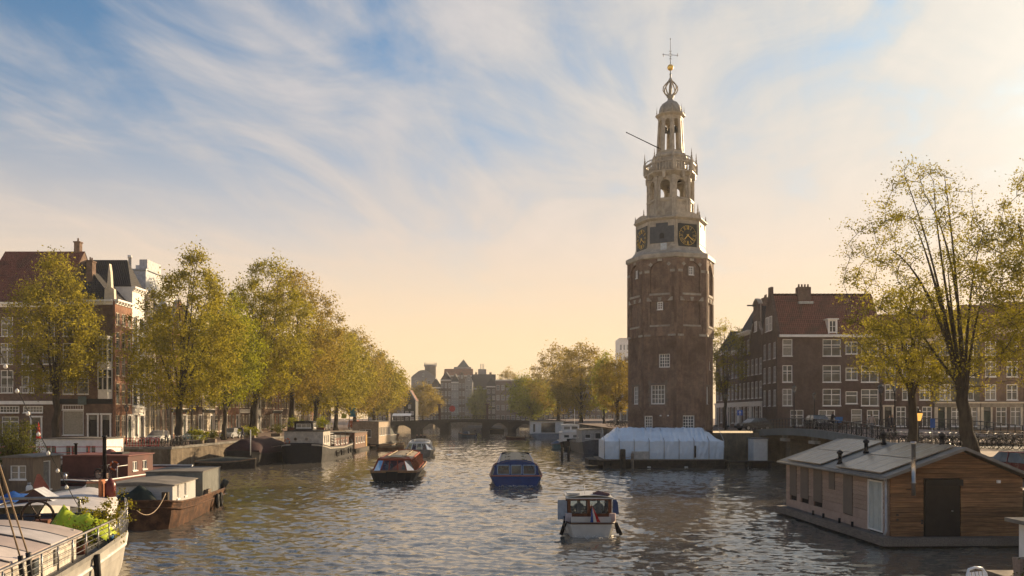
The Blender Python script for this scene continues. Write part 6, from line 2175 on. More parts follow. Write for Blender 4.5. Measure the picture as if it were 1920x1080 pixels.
MB().lathe([(0.085, 2.25), (0.085, 2.75), (0.1, 2.76), (0.1, 2.80), (0.085, 2.81), (0.085, 4.35), (0.11, 4.36), (0.11, 4.5)], 12, c=(0.72, -0.55, 0)).build('steel_flue', mat('bright_steel', (0.50, 0.45, 0.40), 0.32, metal=0.9, var=0.1), hb)
for z_ in (2.5, 3.6):
    MB().bar((0.72, -0.5, z_), (0.72, 0.0, z_ - 0.05), 0.04).build('flue_bracket', steel, hb)
box('wall_lamp', white, hb, 4.55, 4.68, -0.14, -0.04, 2.72, 2.84)
for x, z_ in ((0.25, 1.35), (0.25, 1.15), (1.3, 1.1), (1.3, 1.0)):
    box('wall_fitting', dark, hb, x, x + 0.07, -0.1, -0.04, z_, z_ + 0.07)
for y in (3.0, 4.4, 6.3, 7.6):
    MB().tube([(-0.30, y, 0.49), (-0.30, y, 0.72)], 0.06, 8).build('bollard', rubber, hb)

# ------------------------------------------------------------------ white houseboat and garden chair cut by the right corner
wh2 = thing('white_deck_boat', 'corner of a white houseboat with grey roof edge at the lower right', 'houseboat', (16.0, 22.5, 0))
box('wall', white, wh2, 0.1, 5, 0, 4.6, 0.4, 2.2)
box('roof', roofgrey, wh2, -0.22, 5.2, -0.2, 4.85, 2.2, 2.32)
box('deck', wood, wh2, -0.8, 5, -5.2, 4.9, 0.9 - 0.5, 0.62)
box('pontoon', darkwood, wh2, -0.7, 5, -5, 4.7, -0.4, 0.39)
ptub = thing('wooden_planter', 'tall tan wooden planter on the deck at the lower right', 'planter', (15.55, 26.0, 0.62))
for q in range(4):
    MB().loft([[(x * s_, y * s_, z_) for x, y in ((-0.2 + q * 0.1, -0.2), (-0.1 + q * 0.1 - 0.008, -0.2), (-0.1 + q * 0.1 - 0.008, 0.2), (-0.2 + q * 0.1, 0.2))] for s_, z_ in ((0.8, 0.0), (1.0, 0.62))], closed=True).build('stave', pinkb, ptub)
co, qd = leaf_cards(np.random.default_rng(9), np.array([[0.0, 0, 0.62], [0.1, 0.1, 0.7]]), 120, 0.13, 0.05)
chw = mat('plastic_white', (0.72, 0.73, 0.76), 0.35, var=0.04)
chair = thing('garden_chair', 'white plastic garden chair at the bottom right edge', 'chair', (10.85, 19.4, 1.25 - 0.15 + 0.02), 0.35)
MB().box(-0.24, 0.24, -0.24, 0.22, 0.38, 0.42).build('seat', chw, chair)
bkr = MB()
for q in range(5):
    x = -0.2 + q * 0.1
    bkr.bar((x, 0.22, 0.42), (x * 1.1, 0.34, 0.86), 0.07, 0.02)
bkr.tube([(-0.26, 0.24, 0.45), (-0.29, 0.34, 0.80), (-0.2, 0.37, 0.92), (0, 0.38, 0.95), (0.2, 0.37, 0.92), (0.29, 0.34, 0.80), (0.26, 0.24, 0.45)], 0.03, 8)
bkr.build('backrest', chw, chair)
for sx in (-1, 1):
    MB().tube([(sx * 0.28, 0.33, 0.72), (sx * 0.32, 0.0, 0.66), (sx * 0.31, -0.24, 0.63), (sx * 0.29, -0.26, 0.4)], 0.03, 8).build('armrest', chw, chair)
    for sy in (-0.22, 0.2):
        MB().tube([(sx * 0.22, sy, 0.4), (sx * 0.27, sy * 1.2, 0)], [0.03, 0.025], 7).build('leg', chw, chair)
tag(MB().box(8.6, 12.6, 17.9, 21.0, 1.0, 1.11).box(8.8, 12.4, 18.1, 20.8, -0.4, 0.999).build('chair_raft', wood), 'timber raft under the white garden chair', 'raft')
co, qd = leaf_cards(np.random.default_rng(10), np.array([[15.1, 24.3, 1.35], [15.4, 24.5, 1.2], [15.0, 24.6, 1.0], [15.3, 24.4, 0.9]]), 90, 0.18, 0.06)
tag(link('deck_shrub', fastmesh('deck_shrub', co, qd, LEAF['herb'], smooth=False)), 'green shrub on the deck at the lower right corner', 'shrub')

# ------------------------------------------------------------------ pale sailing barge in the lower left corner
pb = thing('pale_barge', 'large pale grey sailing barge with hatch covers in the lower left corner', 'barge', (-12.7, 12.0, 0), rad(11.0))
pale = mat('pale_hull', (0.42, 0.40, 0.36), 0.5, var=0.15, scale=1.5, dirt=0.3)
st = [(0, 2.7, 1.45), (8, 2.75, 1.40), (14, 2.75, 1.48), (17.5, 2.68, 1.58), (20, 2.15, 1.68), (22, 1.6, 1.75), (23.5, 0.9, 1.8), (24.2, 0.25, 1.82)]
hull_mesh(pb, st, [mat('bottom_grey', (0.22, 0.21, 0.19), 0.6), pale, mat('rail_grey', (0.26, 0.25, 0.23), 0.5)], flare=0.90, deckz=0.14, deck=mat('steel_deck', (0.20, 0.20, 0.20), 0.7, dirt=0.3))
gunwale(pb, [(y, w + 0.03, 0.75 + 0.02 * y) for y, w, z in st], mat('white_strake', (0.62, 0.60, 0.56), 0.5), 0.06, name='white_strake', dz=0.0, off=-0.09)
canv = [mat('hatch_%d' % i, c, 0.75, var=0.10, scale=1.5, dirt=0.15) for i, c in enumerate(((0.40, 0.34, 0.31), (0.52, 0.46, 0.43), (0.36, 0.30, 0.28), (0.50, 0.47, 0.47)))]
for s in (-1, 1):
    MB().box(s * 2.25 - 0.04, s * 2.25 + 0.04, 0.8, 13.2, 1.3, 2.05).build('hatch_side', mat('flaking_white', (0.50, 0.46, 0.40), 0.8, var=0.4, scale=4, c2=(0.62, 0.58, 0.50)), pb)
box('hatch_end', MATS['flaking_white'], pb, -2.25, 2.25, 13.12, 13.2, 1.3, 2.2)
arcx = np.linspace(-2.42, 2.42, 9)
for q in range(9):
    y0_, y1_ = 0.7 + q * 1.41, 0.7 + (q + 1) * 1.41 - 0.03
    e = 0.012 * (q % 2)
    mbq = MB()
    mbq.smooth = True
    za = [2.06 + e + 0.40 * (1 - (x / 2.42) ** 2) for x in arcx]
    mbq.loft([[(x, y, z + 0.06) for x, z in zip(arcx, za)] for y in (y0_, y1_)], cap=False)
    mbq.smooth = False
    mbq.loft([[(-2.42, y0_, za[0] - 0.12), (-2.42, y0_, za[0] + 0.06)], [(-2.42, y1_, za[0] - 0.12), (-2.42, y1_, za[0] + 0.06)]], cap=False)
    mbq.loft([[(2.42, y0_, za[0] - 0.12), (2.42, y0_, za[0] + 0.06)], [(2.42, y1_, za[0] - 0.12), (2.42, y1_, za[0] + 0.06)]], cap=False)
    mbq.loft([[(x, y1_, z + 0.06) for x, z in zip(arcx, za)], [(x, y1_, z - 0.06) for x, z in zip(arcx, za)]], cap=False)
    mbq.build('hatch_cover', canv[q % 4], pb)
    if q:
        MB().tube([(x, y0_ - 0.015, z + 0.075) for x, z in zip(arcx, za)], 0.02, 5).build('hatch_batten', grey, pb)
for y in (4.5, 6.6, 9.6, 11.2):
    MB().box(2.28, 2.34, y, y + 0.32, 1.45, 1.95).build('side_window', glass, pb)
# railing on the water side and round the stern
railp = [(2.62, y, 1.44) for y in np.arange(0.5, 17.6, 1.25)] + [(2.5, 18.3, 1.6), (2.2, 19.6, 1.66), (1.8, 21.0, 1.7)]
for p in railp:
    MB().tube([p, (p[0], p[1], p[2] + 0.68)], 0.025, 6).build('stanchion', steel, pb)
MB().tube([(p[0], p[1], p[2] + 0.68) for p in railp], 0.035, 6).build('top_rail', mat('rail_pipe', (0.30, 0.28, 0.26), 0.4, metal=0.6), pb)
for h_ in (0.2, 0.36, 0.52):
    MB().tube([(p[0], p[1], p[2] + h_) for p in railp], 0.009, 4).build('rail_wire', steel, pb)
# aft cabin with cambered white deck
ac = MB()
ac.smooth = True
secs = []
for y, w in ((16.9, 2.25), (18.5, 2.1), (20.2, 1.75), (21.6, 1.35), (22.8, 0.75)):
    secs.append([(-w, y, 2.25 + (y - 16.9) * 0.02 - 0.1)] + [(x * w, y, 2.28 + (y - 16.9) * 0.02 + 0.30 * (1 - x * x)) for x in np.linspace(-1, 1, 9)] + [(w, y, 2.25 + (y - 16.9) * 0.02 - 0.1)])
ac.loft(secs, cap=False)
ac.build('aft_deck', mat('deck_white', (0.58, 0.55, 0.54), 0.5, var=0.1, dirt=0.15), pb)
for s in (-1, 1):
    MB().loft([[(s * w, y, 1.4), (s * w, y, 2.26 + (y - 16.9) * 0.02)] for y, w in ((16.9, 2.2), (18.5, 2.05), (20.2, 1.7), (21.6, 1.3), (22.8, 0.7))], cap=False).build('aft_cabin_side', white, pb)
box('aft_bulkhead', mat('bulkhead_blue', (0.05, 0.06, 0.08), 0.5), pb, -2.2, 2.2, 16.86, 16.92, 1.35, 2.3)
MB().prism([(-1.2, 2.45), (0.3, 2.45), (-0.45, 3.0)], 18.0, 19.0).build('skylight', mat('skylight_wood', (0.07, 0.035, 0.03), 0.5), pb)
MB().loft([[(-0.45, 18.0, 3.03), (0.33, 18.0, 2.47)], [(-0.45, 19.0, 3.03), (0.33, 19.0, 2.47)]], cap=False).build('skylight_pane', mat('pale_pane', (0.5, 0.5, 0.5), 0.15), pb)
MB().tube([(-1.9, 17.0, 2.3), (-1.9, 17.0, 2.72), (-1.8, 17.0, 2.8), (1.2, 17.0, 2.8), (1.3, 17.0, 2.72), (1.3, 17.0, 2.3)], 0.045, 8).build('pipe_rail', MATS['rail_pipe'], pb)
# steering wheel and binnacle
whl = MB()
wc_ = Vector((0.45, 15.6, 2.35))
whl.tube([wc_ + Vector((0.48 * math.cos(a), 0, 0.48 * math.sin(a))) for a in np.linspace(0, 2 * PI, 21)], 0.04, 6, caps=False)
for q in range(6):
    a = q * PI / 3
    whl.tube([wc_, wc_ + Vector((0.62 * math.cos(a), 0, 0.62 * math.sin(a)))], 0.022, 5)
whl.lathe([(0.09, -0.06), (0.09, 0.06)], 8, c=tuple(wc_))
whl.build('steering_wheel', mat('wheel_wood', (0.05, 0.03, 0.02), 0.4), pb)
box('binnacle', mat('binnacle_wood', (0.16, 0.06, 0.03), 0.5), pb, 0.25, 0.7, 15.7, 16.1, 1.35, 2.2)
box('cockpit_side', mat('cockpit_navy', (0.03, 0.035, 0.05), 0.6), pb, -2.2, 0.9, 14.6, 14.68, 1.35, 2.05)
box('white_locker', white, pb, 0.0, 0.85, 16.0, 16.6, 1.35, 2.1)
# rounded companion hood
hd = MB()
hd.smooth = True
hd.loft([[(-0.75 + 0.62 * math.cos(PI * q / 10), y, 1.95 + 0.62 * math.sin(PI * q / 10)) for q in range(11)] for y in (13.5, 14.5)], cap=False)
ho = hd.build('companion_hood', mat('hood_white', (0.5, 0.48, 0.46), 0.4), pb)
for y in (13.5, 14.5):
    MB().tube([(-0.75 + 0.62 * math.cos(PI * q / 10), y, 1.95 + 0.62 * math.sin(PI * q / 10)) for q in range(11)], 0.05, 6).build('hood_rim', dark, ho)
MB().prism([(-0.75 + 0.57 * math.cos(PI * q / 10), 1.95 + 0.57 * math.sin(PI * q / 10)) for q in range(11)], 13.6, 13.62).build('hood_pane', glass, ho)
# deck lantern
ln_ = box('lantern_board', mat('lantern_orange', (0.42, 0.16, 0.07), 0.6), pb, 1.05, 1.15, 20.2, 20.75, 2.4, 3.15)
MB().lathe([(0.2, 2.5), (0.2, 3.0), (0.12, 3.1), (0.05, 3.2)], 10, c=(1.4, 20.45, 0)).build('lantern', mat('port_red', (0.13, 0.03, 0.025), 0.3), pb)
# mast and shrouds
MB().tube([(0, 5.0, 2.3), (0, 5.0, 17.0)], [0.17, 0.10], 10).build('mast', mat('spar_varnish', (0.30, 0.18, 0.09), 0.45), pb)
for y, zt in ((8.0, 16.0), (8.5, 15.2)):
    MB().tube([(2.62, y, 1.45), (2.57, y - 0.05, 2.25)], 0.06, 6).build('deadeye', dark, pb)
    MB().tube([(2.57, y - 0.05, 2.2), (0.1, 5.0, zt)], 0.022, 5).build('shroud', mat('hemp', (0.30, 0.23, 0.16), 0.9), pb)
a_, b_ = Vector((1.3, 16.9, 2.5)), Vector((0.1, 5.1, 15.5))
fs = MB().tube([a_ + (b_ - a_) * s + Vector((0, 0, -0.9 * math.sin(PI * s))) for s in np.linspace(0, 1, 14)], 0.014, 4).build('festoon_line', dark, pb)
for s in np.linspace(0.08, 0.92, 16):
    p = a_ + (b_ - a_) * s + Vector((0, 0, -0.9 * math.sin(PI * s) - 0.07))
    MB().lathe([(0.01, 0.07), (0.05, 0.02), (0.06, -0.03), (0.03, -0.07)], 7, c=tuple(p)).build('festoon_bulb', mat('bulb_white', (0.75, 0.72, 0.66), 0.2), fs)
tyre(pb, (2.82, 9.2, 0.95), 0, 0.3)
MB().tube([(2.8, 13.4, 1.4), (2.86, 13.4, 0.3)], 0.10, 8).build('rope_fender', rubber, pb)
# yellow-green tarpaulin and pot plants on its deck
tpm = mat('tarpaulin_lime', (0.42, 0.52, 0.03), 0.45, var=0.2, scale=2.5, bump=0.4, bscale=3)
tg = MB()
tg.smooth = True
rg = np.random.default_rng(12)
peaks = [(0.0, 0.65), (0.2, 1.0), (0.4, 0.72), (0.6, 0.55), (0.8, 0.62), (1.0, 0.3)]
secs = []
for s, h_ in [(0.0, 0.25), (0.12, 0.7), (0.22, 1.12), (0.32, 1.0), (0.45, 0.8), (0.6, 0.95), (0.72, 0.75), (0.85, 0.7), (1.0, 0.2)]:
    x = 0.75 + 1.9 * s
    secs.append([(x + rg.normal(0, .05), 14.9 + 1.5 * q + rg.normal(0, .06), 1.5 + h_ * math.sin(PI * (0.08 + 0.84 * q)) ** 0.7 + rg.normal(0, .05)) for q in np.linspace(0, 1, 8)])
tg.loft(secs, cap=False)
M_ = Matrix.Translation(pb.location) @ Matrix.Rotation(rad(11), 4, 'Z')
og = tg.build('lime_tarpaulin', tpm, None, pb.location, rad(11))
tag(og, 'bright lime green tarpaulin heaped on the pale barge', 'tarpaulin')
for i, (x, y, z, n, sg, lab) in enumerate(((2.35, 16.4, 2.05, 9, 0.30, 'leafy potted bush beside the lime tarpaulin'), (2.2, 13.9, 1.75, 4, 0.18, 'trailing plant hanging at the hatch corner of the pale barge'), (-2.3, 15.6, 1.9, 4, 0.25, 'small green plants left of the ship wheel'))):
    t = thing('pot_plant', lab, 'plant', M_ @ Vector((x, y, 1.4)))
    MB().lathe([(0.16, -0.05), (0.22, 0.3), (0.2, 0.3)], 10).build('pot', mat('pot_blue', (0.03, 0.13, 0.30), 0.4) if i == 0 else oxide, t)
    rg = np.random.default_rng(20 + i)
    c = rg.normal(0, 1, (n * 4, 3)) * np.array([sg * 1.2, sg * 1.2, sg]) + np.array([0, 0, z - 1.4 + 0.2])
    co, qd = leaf_cards(rg, c, 40, 0.12, 0.045)
    link('foliage', fastmesh('foliage', co, qd, LEAF['lime' if i == 0 else 'herb'], smooth=False), t)

# ------------------------------------------------------------------ rusty barge with white cabin
rb_ = thing('rusty_barge', 'rusty iron barge with white boarded cabin and grey box on the left', 'barge', (-18.45, 41.3, 0), rad(7))
st = [(0, 1.35, 1.40), (0.3, 1.85, 1.34), (1.2, 2.08, 1.24), (4, 2.1, 1.12), (11, 2.1, 1.05), (13.2, 1.7, 1.12)]
hull_mesh(rb_, st, [mat('tar_black', (0.012, 0.011, 0.011), 0.5), rust, rust], flare=0.9, deckz=0.2, deck=wood, band=0.14)
gunwale(rb_, st, rust, 0.06)
gunwale(rb_, [(y, w + 0.01, z - 0.32) for y, w, z in st], rust, 0.045, name='rubbing_strake', dz=0)
cabin(rb_, -1.95, 1.45, 1.9, 6.6, 0.95, 2.0, boardw, roofgrey, [('r', 1.0, 1.25, 0.4, 0.75, 1, 1), ('r', 2.5, 1.25, 0.4, 0.75, 1, 1)], camber=0.16)
for q in range(7):
    box('cladding_board', boardw, rb_, -1.95, 1.45, 1.875, 1.898, 0.97 + q * 0.145, 0.97 + q * 0.145 + 0.135)
cabin(rb_, -1.35, 1.75, 7.0, 11.6, 0.9, 2.35, mat('grey_sheet', (0.17, 0.175, 0.16), 0.6, dirt=0.35), roofgrey, [], name='box_cabin', camber=0.02, over=0.04)
for q in range(10):
    box('deck_plank', wood, rb_, 1.5, 2.02, 2.0 + q * 0.48, 2.0 + q * 0.48 + 0.42, 0.955, 1.0)
for y in (8.6, 9.5):
    tyre(rb_, (2.22, y, 0.55), 0.1, 0.34)
MB().tube([(1.7, 12.2, 1.0), (2.0, 12.2, 1.5)], 0.2, 8).build('buoy_fender', canvas_g, rb_)
MB().box(1.15, 1.45, 1.0, 1.3, 1.1, 1.75).build('bitts', darkwood, rb_)
hp = MB()
hp.smooth = True
rg = np.random.default_rng(3)
hp.loft([[(-1.3 + 2.2 * s, 0.8 + 0.9 * q + rg.normal(0, .04), 1.14 + h_ * math.sin(PI * q) + rg.normal(0, .03)) for q in np.linspace(0, 1, 7)] for s, h_ in ((0, 0.1), (0.2, 0.5), (0.4, 0.62), (0.6, 0.95), (0.7, 0.85), (0.85, 0.6), (1, 0.1))], cap=False)
tag(hp.build('dark_net_heap', mat('canvas_green', (0.02, 0.032, 0.03), 0.85, var=0.3), None, rb_.location, rad(7)), 'dark green cover heaped on the bow of the rusty barge', 'tarpaulin')

# ------------------------------------------------------------------ oxide red barge with tall black flue
ob = thing('oxide_barge', 'oxide red deckhouse barge with tall black stovepipe at the left', 'barge', (-30.9, 56.2, 0))
st = [(0, 1.6, 1.3), (0.5, 2.6, 1.2), (2, 3.0, 1.1), (18, 3.0, 1.0), (20, 2.4, 1.1)]
hull_mesh(ob, st, [dark, blackh, oxide], flare=0.92, deckz=0.1, deck=mat('oxide_deck', (0.20, 0.085, 0.065), 0.7, dirt=0.2))
gunwale(ob, st, white, 0.05)
cabin(ob, -2.4, 2.45, 7.0, 11.4, 1.0, 2.55, oxide, mat('oxide_roof', (0.24, 0.10, 0.08), 0.6), [('r', 1.2, 1.4, 0.8, 0.7, 2, 1), ('r', 2.9, 1.4, 0.8, 0.7, 2, 1)], camber=0.06)
MB().lathe([(0.13, 1.0), (0.13, 4.0), (0.17, 4.02), (0.17, 4.15)], 10, c=(2.2, 3.9, 0)).build('stovepipe', dark, ob)
MB().lathe([(0.1, 2.5), (0.1, 3.4), (0.16, 3.42), (0.16, 3.5)], 8, c=(-1.6, 7.4, 0)).build('flue', dark, ob)
MB().lathe([(0.55, 2.6), (0.45, 2.75), (0.2, 2.95), (0.05, 3.0)], 12, c=(0.2, 9.0, 0)).build('roof_cowl', mat('oxide_roof', (0.24, 0.1, 0.08), 0.6), ob)
MB().box(0.6, 1.5, 8.2, 9.4, 2.6, 2.78).build('roof_hatch', dark, ob)
MB().lathe([(0.1, 1.0), (0.12, 1.4), (0.05, 1.55)], 8, c=(-0.2, 3.2, 0)).build('deck_vent', steel, ob)
for x in (-2.4, 2.5):
    MB().tube([(x, 5.2, 1.0), (x, 5.2, 1.9), (x, 6.8, 1.9)], 0.03, 6).build('hand_rail', white, ob)
# brown cabin boat and covered yacht at the left edge
bc = thing('brown_cabin_boat', 'boat with weathered brown wheelhouse and lit doorway at the left edge', 'boat', (-28.6, 44.5, 0))
st = [(0, 1.2, 1.4), (0.5, 1.9, 1.3), (2, 2.1, 1.2), (8, 2.1, 1.1), (9.6, 1.6, 1.2)]
hull_mesh(bc, st, [dark, mat('maroon_hull', (0.07, 0.025, 0.025), 0.5), white], flare=0.9)
cabin(bc, -0.6, 1.15, 4.4, 7.4, 1.1, 3.15, mat('brown_planks', (0.20, 0.15, 0.105), 0.75, grain=(6, 6, 0.6), scale=3), roofgrey, [('f', 0.9, 1.9, 0.9, 0.8, 2, 2), ('r', 1.5, 1.2, 0.8, 1.7, 1, 1)])
cabin(bc, -1.8, -0.7, 3.4, 7.4, 1.1, 2.5, mat('brown_planks', (0.2, 0.15, 0.105), 0.75), roofgrey, [], name='low_cabin')
sloop('white yacht with crumpled blue cover at the left edge', (-24.4, 38.8, 0), 0.15, 7.0, 2.6, white, None, zt=1.15)
bx_ = MB()
bx_.smooth = True
rg = np.random.default_rng(6)
bx_.loft([[(-25.6 + 1.7 * q, 41.5 + 2.2 * s, 1.2 + 0.55 * math.sin(PI * q) * math.sin(PI * (0.1 + 0.8 * s)) + rg.normal(0, .06)) for q in np.linspace(0, 1, 7)] for s in np.linspace(0, 1, 6)], cap=False)
tag(bx_.build('blue_cover', mat('canvas_cobalt', (0.02, 0.09, 0.32), 0.6)), 'crumpled bright blue cover on the white yacht at the left edge', 'tarpaulin')
MB_sail = MB().loft([[(-24.0, 43.2, 1.3), (-23.4, 43.4, 1.3)], [(-24.3, 43.3, 2.0), (-23.6, 43.5, 1.9)], [(-24.1, 43.3, 2.6), (-23.95, 43.3, 2.6)]], cap=False)
tag(MB_sail.build('red_sail', mat('sail_rust', (0.36, 0.12, 0.08), 0.8)), 'folded rust red sail standing on the white yacht', 'sail')
# raft with a big bush at the left edge
rf_ = thing('planter_raft', 'low raft carrying the feathery bush at the left edge', 'raft', (-37.5, 60.0, 0))
for q in range(6):
    box('board', darkwood, rf_, 0, 3.4, q * 0.75, q * 0.75 + 0.7, 0.5, 0.62)
box('float', darkwood, rf_, 0.2, 3.2, 0.1, 4.3, -0.3, 0.495)
rg = np.random.default_rng(30)
bsh = thing('feathery_bush', 'large feathery green bush overhanging the boats at the left edge', 'bush', (-36.0, 62.0, 0.62))
stm = MB()
cs = []
for q in range(26):
    a, r_ = rg.uniform(0, 2 * PI), rg.uniform(0.3, 1.5)
    e = Vector((r_ * math.cos(a), r_ * math.sin(a), rg.uniform(1.2, 4.4)))
    stm.tube([(0, 0, 0), e * 0.5 + Vector((0, 0, 0.6)), e], [0.05, 0.03, 0.01], 4)
    cs += [np.array(e) * (0.6 + 0.4 * s) for s in (0, 0.5, 1)]
stm.build('stems', bark, bsh)
co, qd = leaf_cards(rg, np.array(cs), 90, 0.33, 0.07)
link('foliage', fastmesh('foliage', co, qd, LEAF['herb'], smooth=False), bsh)
# white houseboat along the quay with its red gangway rails
wq = thing('quay_houseboat', 'long white houseboat with three windows lying along the left quay', 'houseboat', (-45.3, 81.2, 0))
box('pontoon', darkwood, wq, -0.3, 6.9, -0.6, 4.6, -0.4, 0.9)
cabin(wq, 0, 6.4, 0, 4.2, 0.9, 3.3, white, roofgrey, [('f', 1.4, 1.5, 1.0, 1.2, 2, 1), ('f', 3.3, 1.5, 1.0, 1.2, 2, 1), ('f', 5.2, 1.5, 1.0, 1.2, 2, 1)], camber=0.08)
redp = mat('rail_red', (0.40, 0.04, 0.04), 0.5)
gw = thing('red_gangway', 'red painted gangway railing in front of the white quay houseboat', 'railing', (-49.0, 80.3, 0))
box('walkway', wood, gw, 0, 12.4, -0.3, 0.5, 1.35, 1.5)
for q in range(9):
    MB().tube([(q * 1.55, -0.25, 1.5), (q * 1.55, -0.25, 2.6)], 0.03, 5).build('post', redp, gw)
for h_ in (2.05, 2.6):
    MB().tube([(0, -0.25, h_), (12.4, -0.25, h_)], 0.035, 5).build('rail', redp, gw)
for q in range(3):
    box('leg', darkwood, gw, q * 5.5 + 0.2, q * 5.5 + 0.4, -0.1, 0.1, -0.5, 1.34)
rp = thing('red_fence', 'red metal fence on the quay edge right of the white houseboat', 'fence', (-39.6, 87.7, ZL))
for q in range(12):
    MB().box(q * 0.3 - 0.02, q * 0.3 + 0.02, -0.02, 0.02, 0, 0.95).build('bar', redp, rp)
for h_ in (0.15, 0.92):
    MB().tube([(0, 0, h_), (3.3, 0, h_)], 0.035, 5).build('rail', redp, rp)
# ------------------------------------------------------------------ distant town beyond the far bridge
def px_house(lab, px0, px1, ytop, Y, wall, n, fl, **kw):
    x0, x1 = PX(px0, Y), PX(px1, Y)
    h = PZ(ytop, Y) - ZF
    w = x1 - x0
    ww = min(1.5, w / n * 0.55)
    st_ = (h - 1.0) / fl
    rows = [(0.9 + st_ * i, min(2.2, st_ * 0.58), cols(w, n, ww), 2, 2) for i in range(fl)]
    return house(lab, (x0, Y, ZF), 0, w - 0.05, 12, h, wall, rows, group='distant town beyond the bridge', hoist=False, **kw)


fgrey = mat('far_render', (0.27, 0.255, 0.24), 0.8, var=0.12)
fbrown = mat('far_brown', (0.13, 0.095, 0.08), 0.8, var=0.15)
fdark = mat('far_dark', (0.075, 0.066, 0.062), 0.8, var=0.15)
tileO = tilemat('tile_orange', (0.36, 0.13, 0.06), (0.42, 0.17, 0.08))
gbk = px_house('pale grey block with curved gable left of the distant skyline', 771, 816, 708, 430, fgrey, 2, 6, gable='bell', top=PZ(694, 430) - ZF, roofm=tileD)
ct = thing('round_stair_tower', 'pale round tower with railing above the distant grey block', 'tower', (PX(807, 436), 436, ZF))
MB().lathe([(2.9, 0), (2.9, PZ(688, 436) - ZF), (3.3, PZ(687, 436) - ZF), (3.3, PZ(684, 436) - ZF), (0.5, PZ(684, 436) - ZF)], 20).build('drum', fgrey, ct)
for q in range(16):
    a = 2 * PI * q / 16
    MB().tube([(3.1 * math.cos(a), 3.1 * math.sin(a), PZ(684, 436) - ZF), (3.1 * math.cos(a), 3.1 * math.sin(a), PZ(680, 436) - ZF)], 0.08, 4).build('railing_post', grey, ct)
px_house('dark narrow house at the left of the distant terrace', 806, 826, 726, 395, fdark, 3, 5, roofm=tileD)
px_house('distant house with many white framed windows left of centre', 826, 846, 712, 398, fbrown, 3, 5, roofm=tileD)
px_house('distant grey house with balconies in the middle of the terrace', 846, 860, 716, 398, fgrey, 3, 5, roofm=tileD)
px_house('distant house with white stepped neck gable', 860, 872, 712, 398, fbrown, 2, 5, gable='neck', top=PZ(698, 398) - ZF, roofm=tileD)
px_house('distant gabled house beside the round green tree', 872, 886, 716, 398, fgrey, 2, 5, gable='bell', top=PZ(702, 398) - ZF, roofm=tileD)
px_house('wide dark roofed building right of the distant gables', 884, 929, 728, 410, fdark, 5, 5, pitch='width', ridge=7.0, roofm=tileD, chimney=[(2, 6, PZ(698, 410) - ZF, 1.0), (9, 6, PZ(698, 410) - ZF, 1.0)])
px_house('distant dark corner house with white sash windows', 912, 930, 724, 392, fdark, 2, 5, roofm=tileD)
px_house('plain brown block with white string courses right of the distant terrace', 929, 1004, 712, 388, fbrown, 8, 4, pitch='flat')
px_house('orange roofed building behind the distant terrace', 832, 886, 704, 450, fbrown, 5, 5, pitch='width', ridge=3.8, roofm=tileO)
pyr = thing('pyramid_roof_block', 'grey block with pointed pyramid roof above the orange roof', 'building', (PX(858, 465), 465, ZF))
w_ = PX(882, 465) - PX(850, 465)
box('wall', fgrey, pyr, -2.0, w_ - 2.0, 0, 8, 0, PZ(688, 465) - ZF)
rb = MB().lathe([(4.6, PZ(688, 465) - ZF), (4.2, PZ(686.5, 465) - ZF), (0.05, PZ(673, 465) - ZF)], 4, c=(3.0, 4, 0), a0=PI / 4, smooth=False)
rb.build('roof', mat('slate_green', (0.12, 0.13, 0.12), 0.6), pyr)
stk = thing('chimney_stack', 'pale rooftop stack with lattice aerial in the distance', 'chimney', (PX(904, 455), 455, ZF))
box('stack', fgrey, stk, -2.2, 2.2, 0, 3, 0, PZ(692, 455) - ZF)
for x in (-0.8, 0.0, 0.8):
    MB().tube([(x, 1, PZ(693, 455) - ZF), (x, 1, PZ(682, 455) - ZF)], 0.16, 5).build('aerial', fgrey, stk)
px_house('low brown house showing between the last left trees', 690, 726, 745, 330, fbrown, 4, 3, roofm=tileR)
px_house('pale house between the last left trees and the small gabled house', 726, 760, 740, 345, fgrey, 4, 3, roofm=tileD)
px_house('dark terrace behind the right bank trees', 1000, 1075, 726, 400, fdark, 8, 4, roofm=tileD, pitch='width')
px_house('brown terrace farther right behind the right bank trees', 1075, 1180, 720, 410, fbrown, 10, 4, roofm=tileD, pitch='width')
px_house('white rooftop block just left of the tower', 1161, 1180, 634, 330, white, 3, 7, pitch='flat', name='roof_block')
Ys = 300.0
sl_h = thing('gabled_lock_house', 'small black gabled lock house with white windows by the far bridge', 'house', (PX(757, Ys), Ys, ZF + 0.6))
w_ = PX(779, Ys) - PX(757, Ys)
he, ha = PZ(750, Ys) - ZF - 0.6, PZ(731, Ys) - ZF - 0.6
blk = mat('tarred_boards', (0.022, 0.021, 0.022), 0.6)
MB().prism([(0, 0), (w_, 0), (w_, he), (w_ / 2, ha), (0, he)], 0, 9).build('wall', blk, sl_h)
roof(sl_h, MB().add([(-0.2, -0.2, he - 0.3), (w_ / 2, -0.2, ha + 0.1), (w_ / 2, 9, ha + 0.1), (-0.2, 9, he - 0.3)], [(0, 3, 2, 1)]).add([(w_ + 0.2, -0.2, he - 0.3), (w_ / 2, -0.2, ha + 0.1), (w_ / 2, 9, ha + 0.1), (w_ + 0.2, 9, he - 0.3)], [(0, 1, 2, 3)]), tileR)
for sgn_ in (-1, 1):
    MB().bar((w_ / 2, -0.25, ha + 0.05), (w_ / 2 + sgn_ * (w_ / 2 + 0.2), -0.25, he - 0.3), 0.12, 0.22).build('bargeboard', white, sl_h)
for x, z_, a, b in ((1.1, 2.6, 1.0, 1.3), (3.0, 2.6, 1.0, 1.3), (w_ / 2, 5.0, 0.95, 1.2), (1.1, 0.4, 1.0, 1.3), (3.0, 0.4, 1.0, 1.3)):
    window(sl_h, x, z_, a, b, 2, 2, y=-0.16)
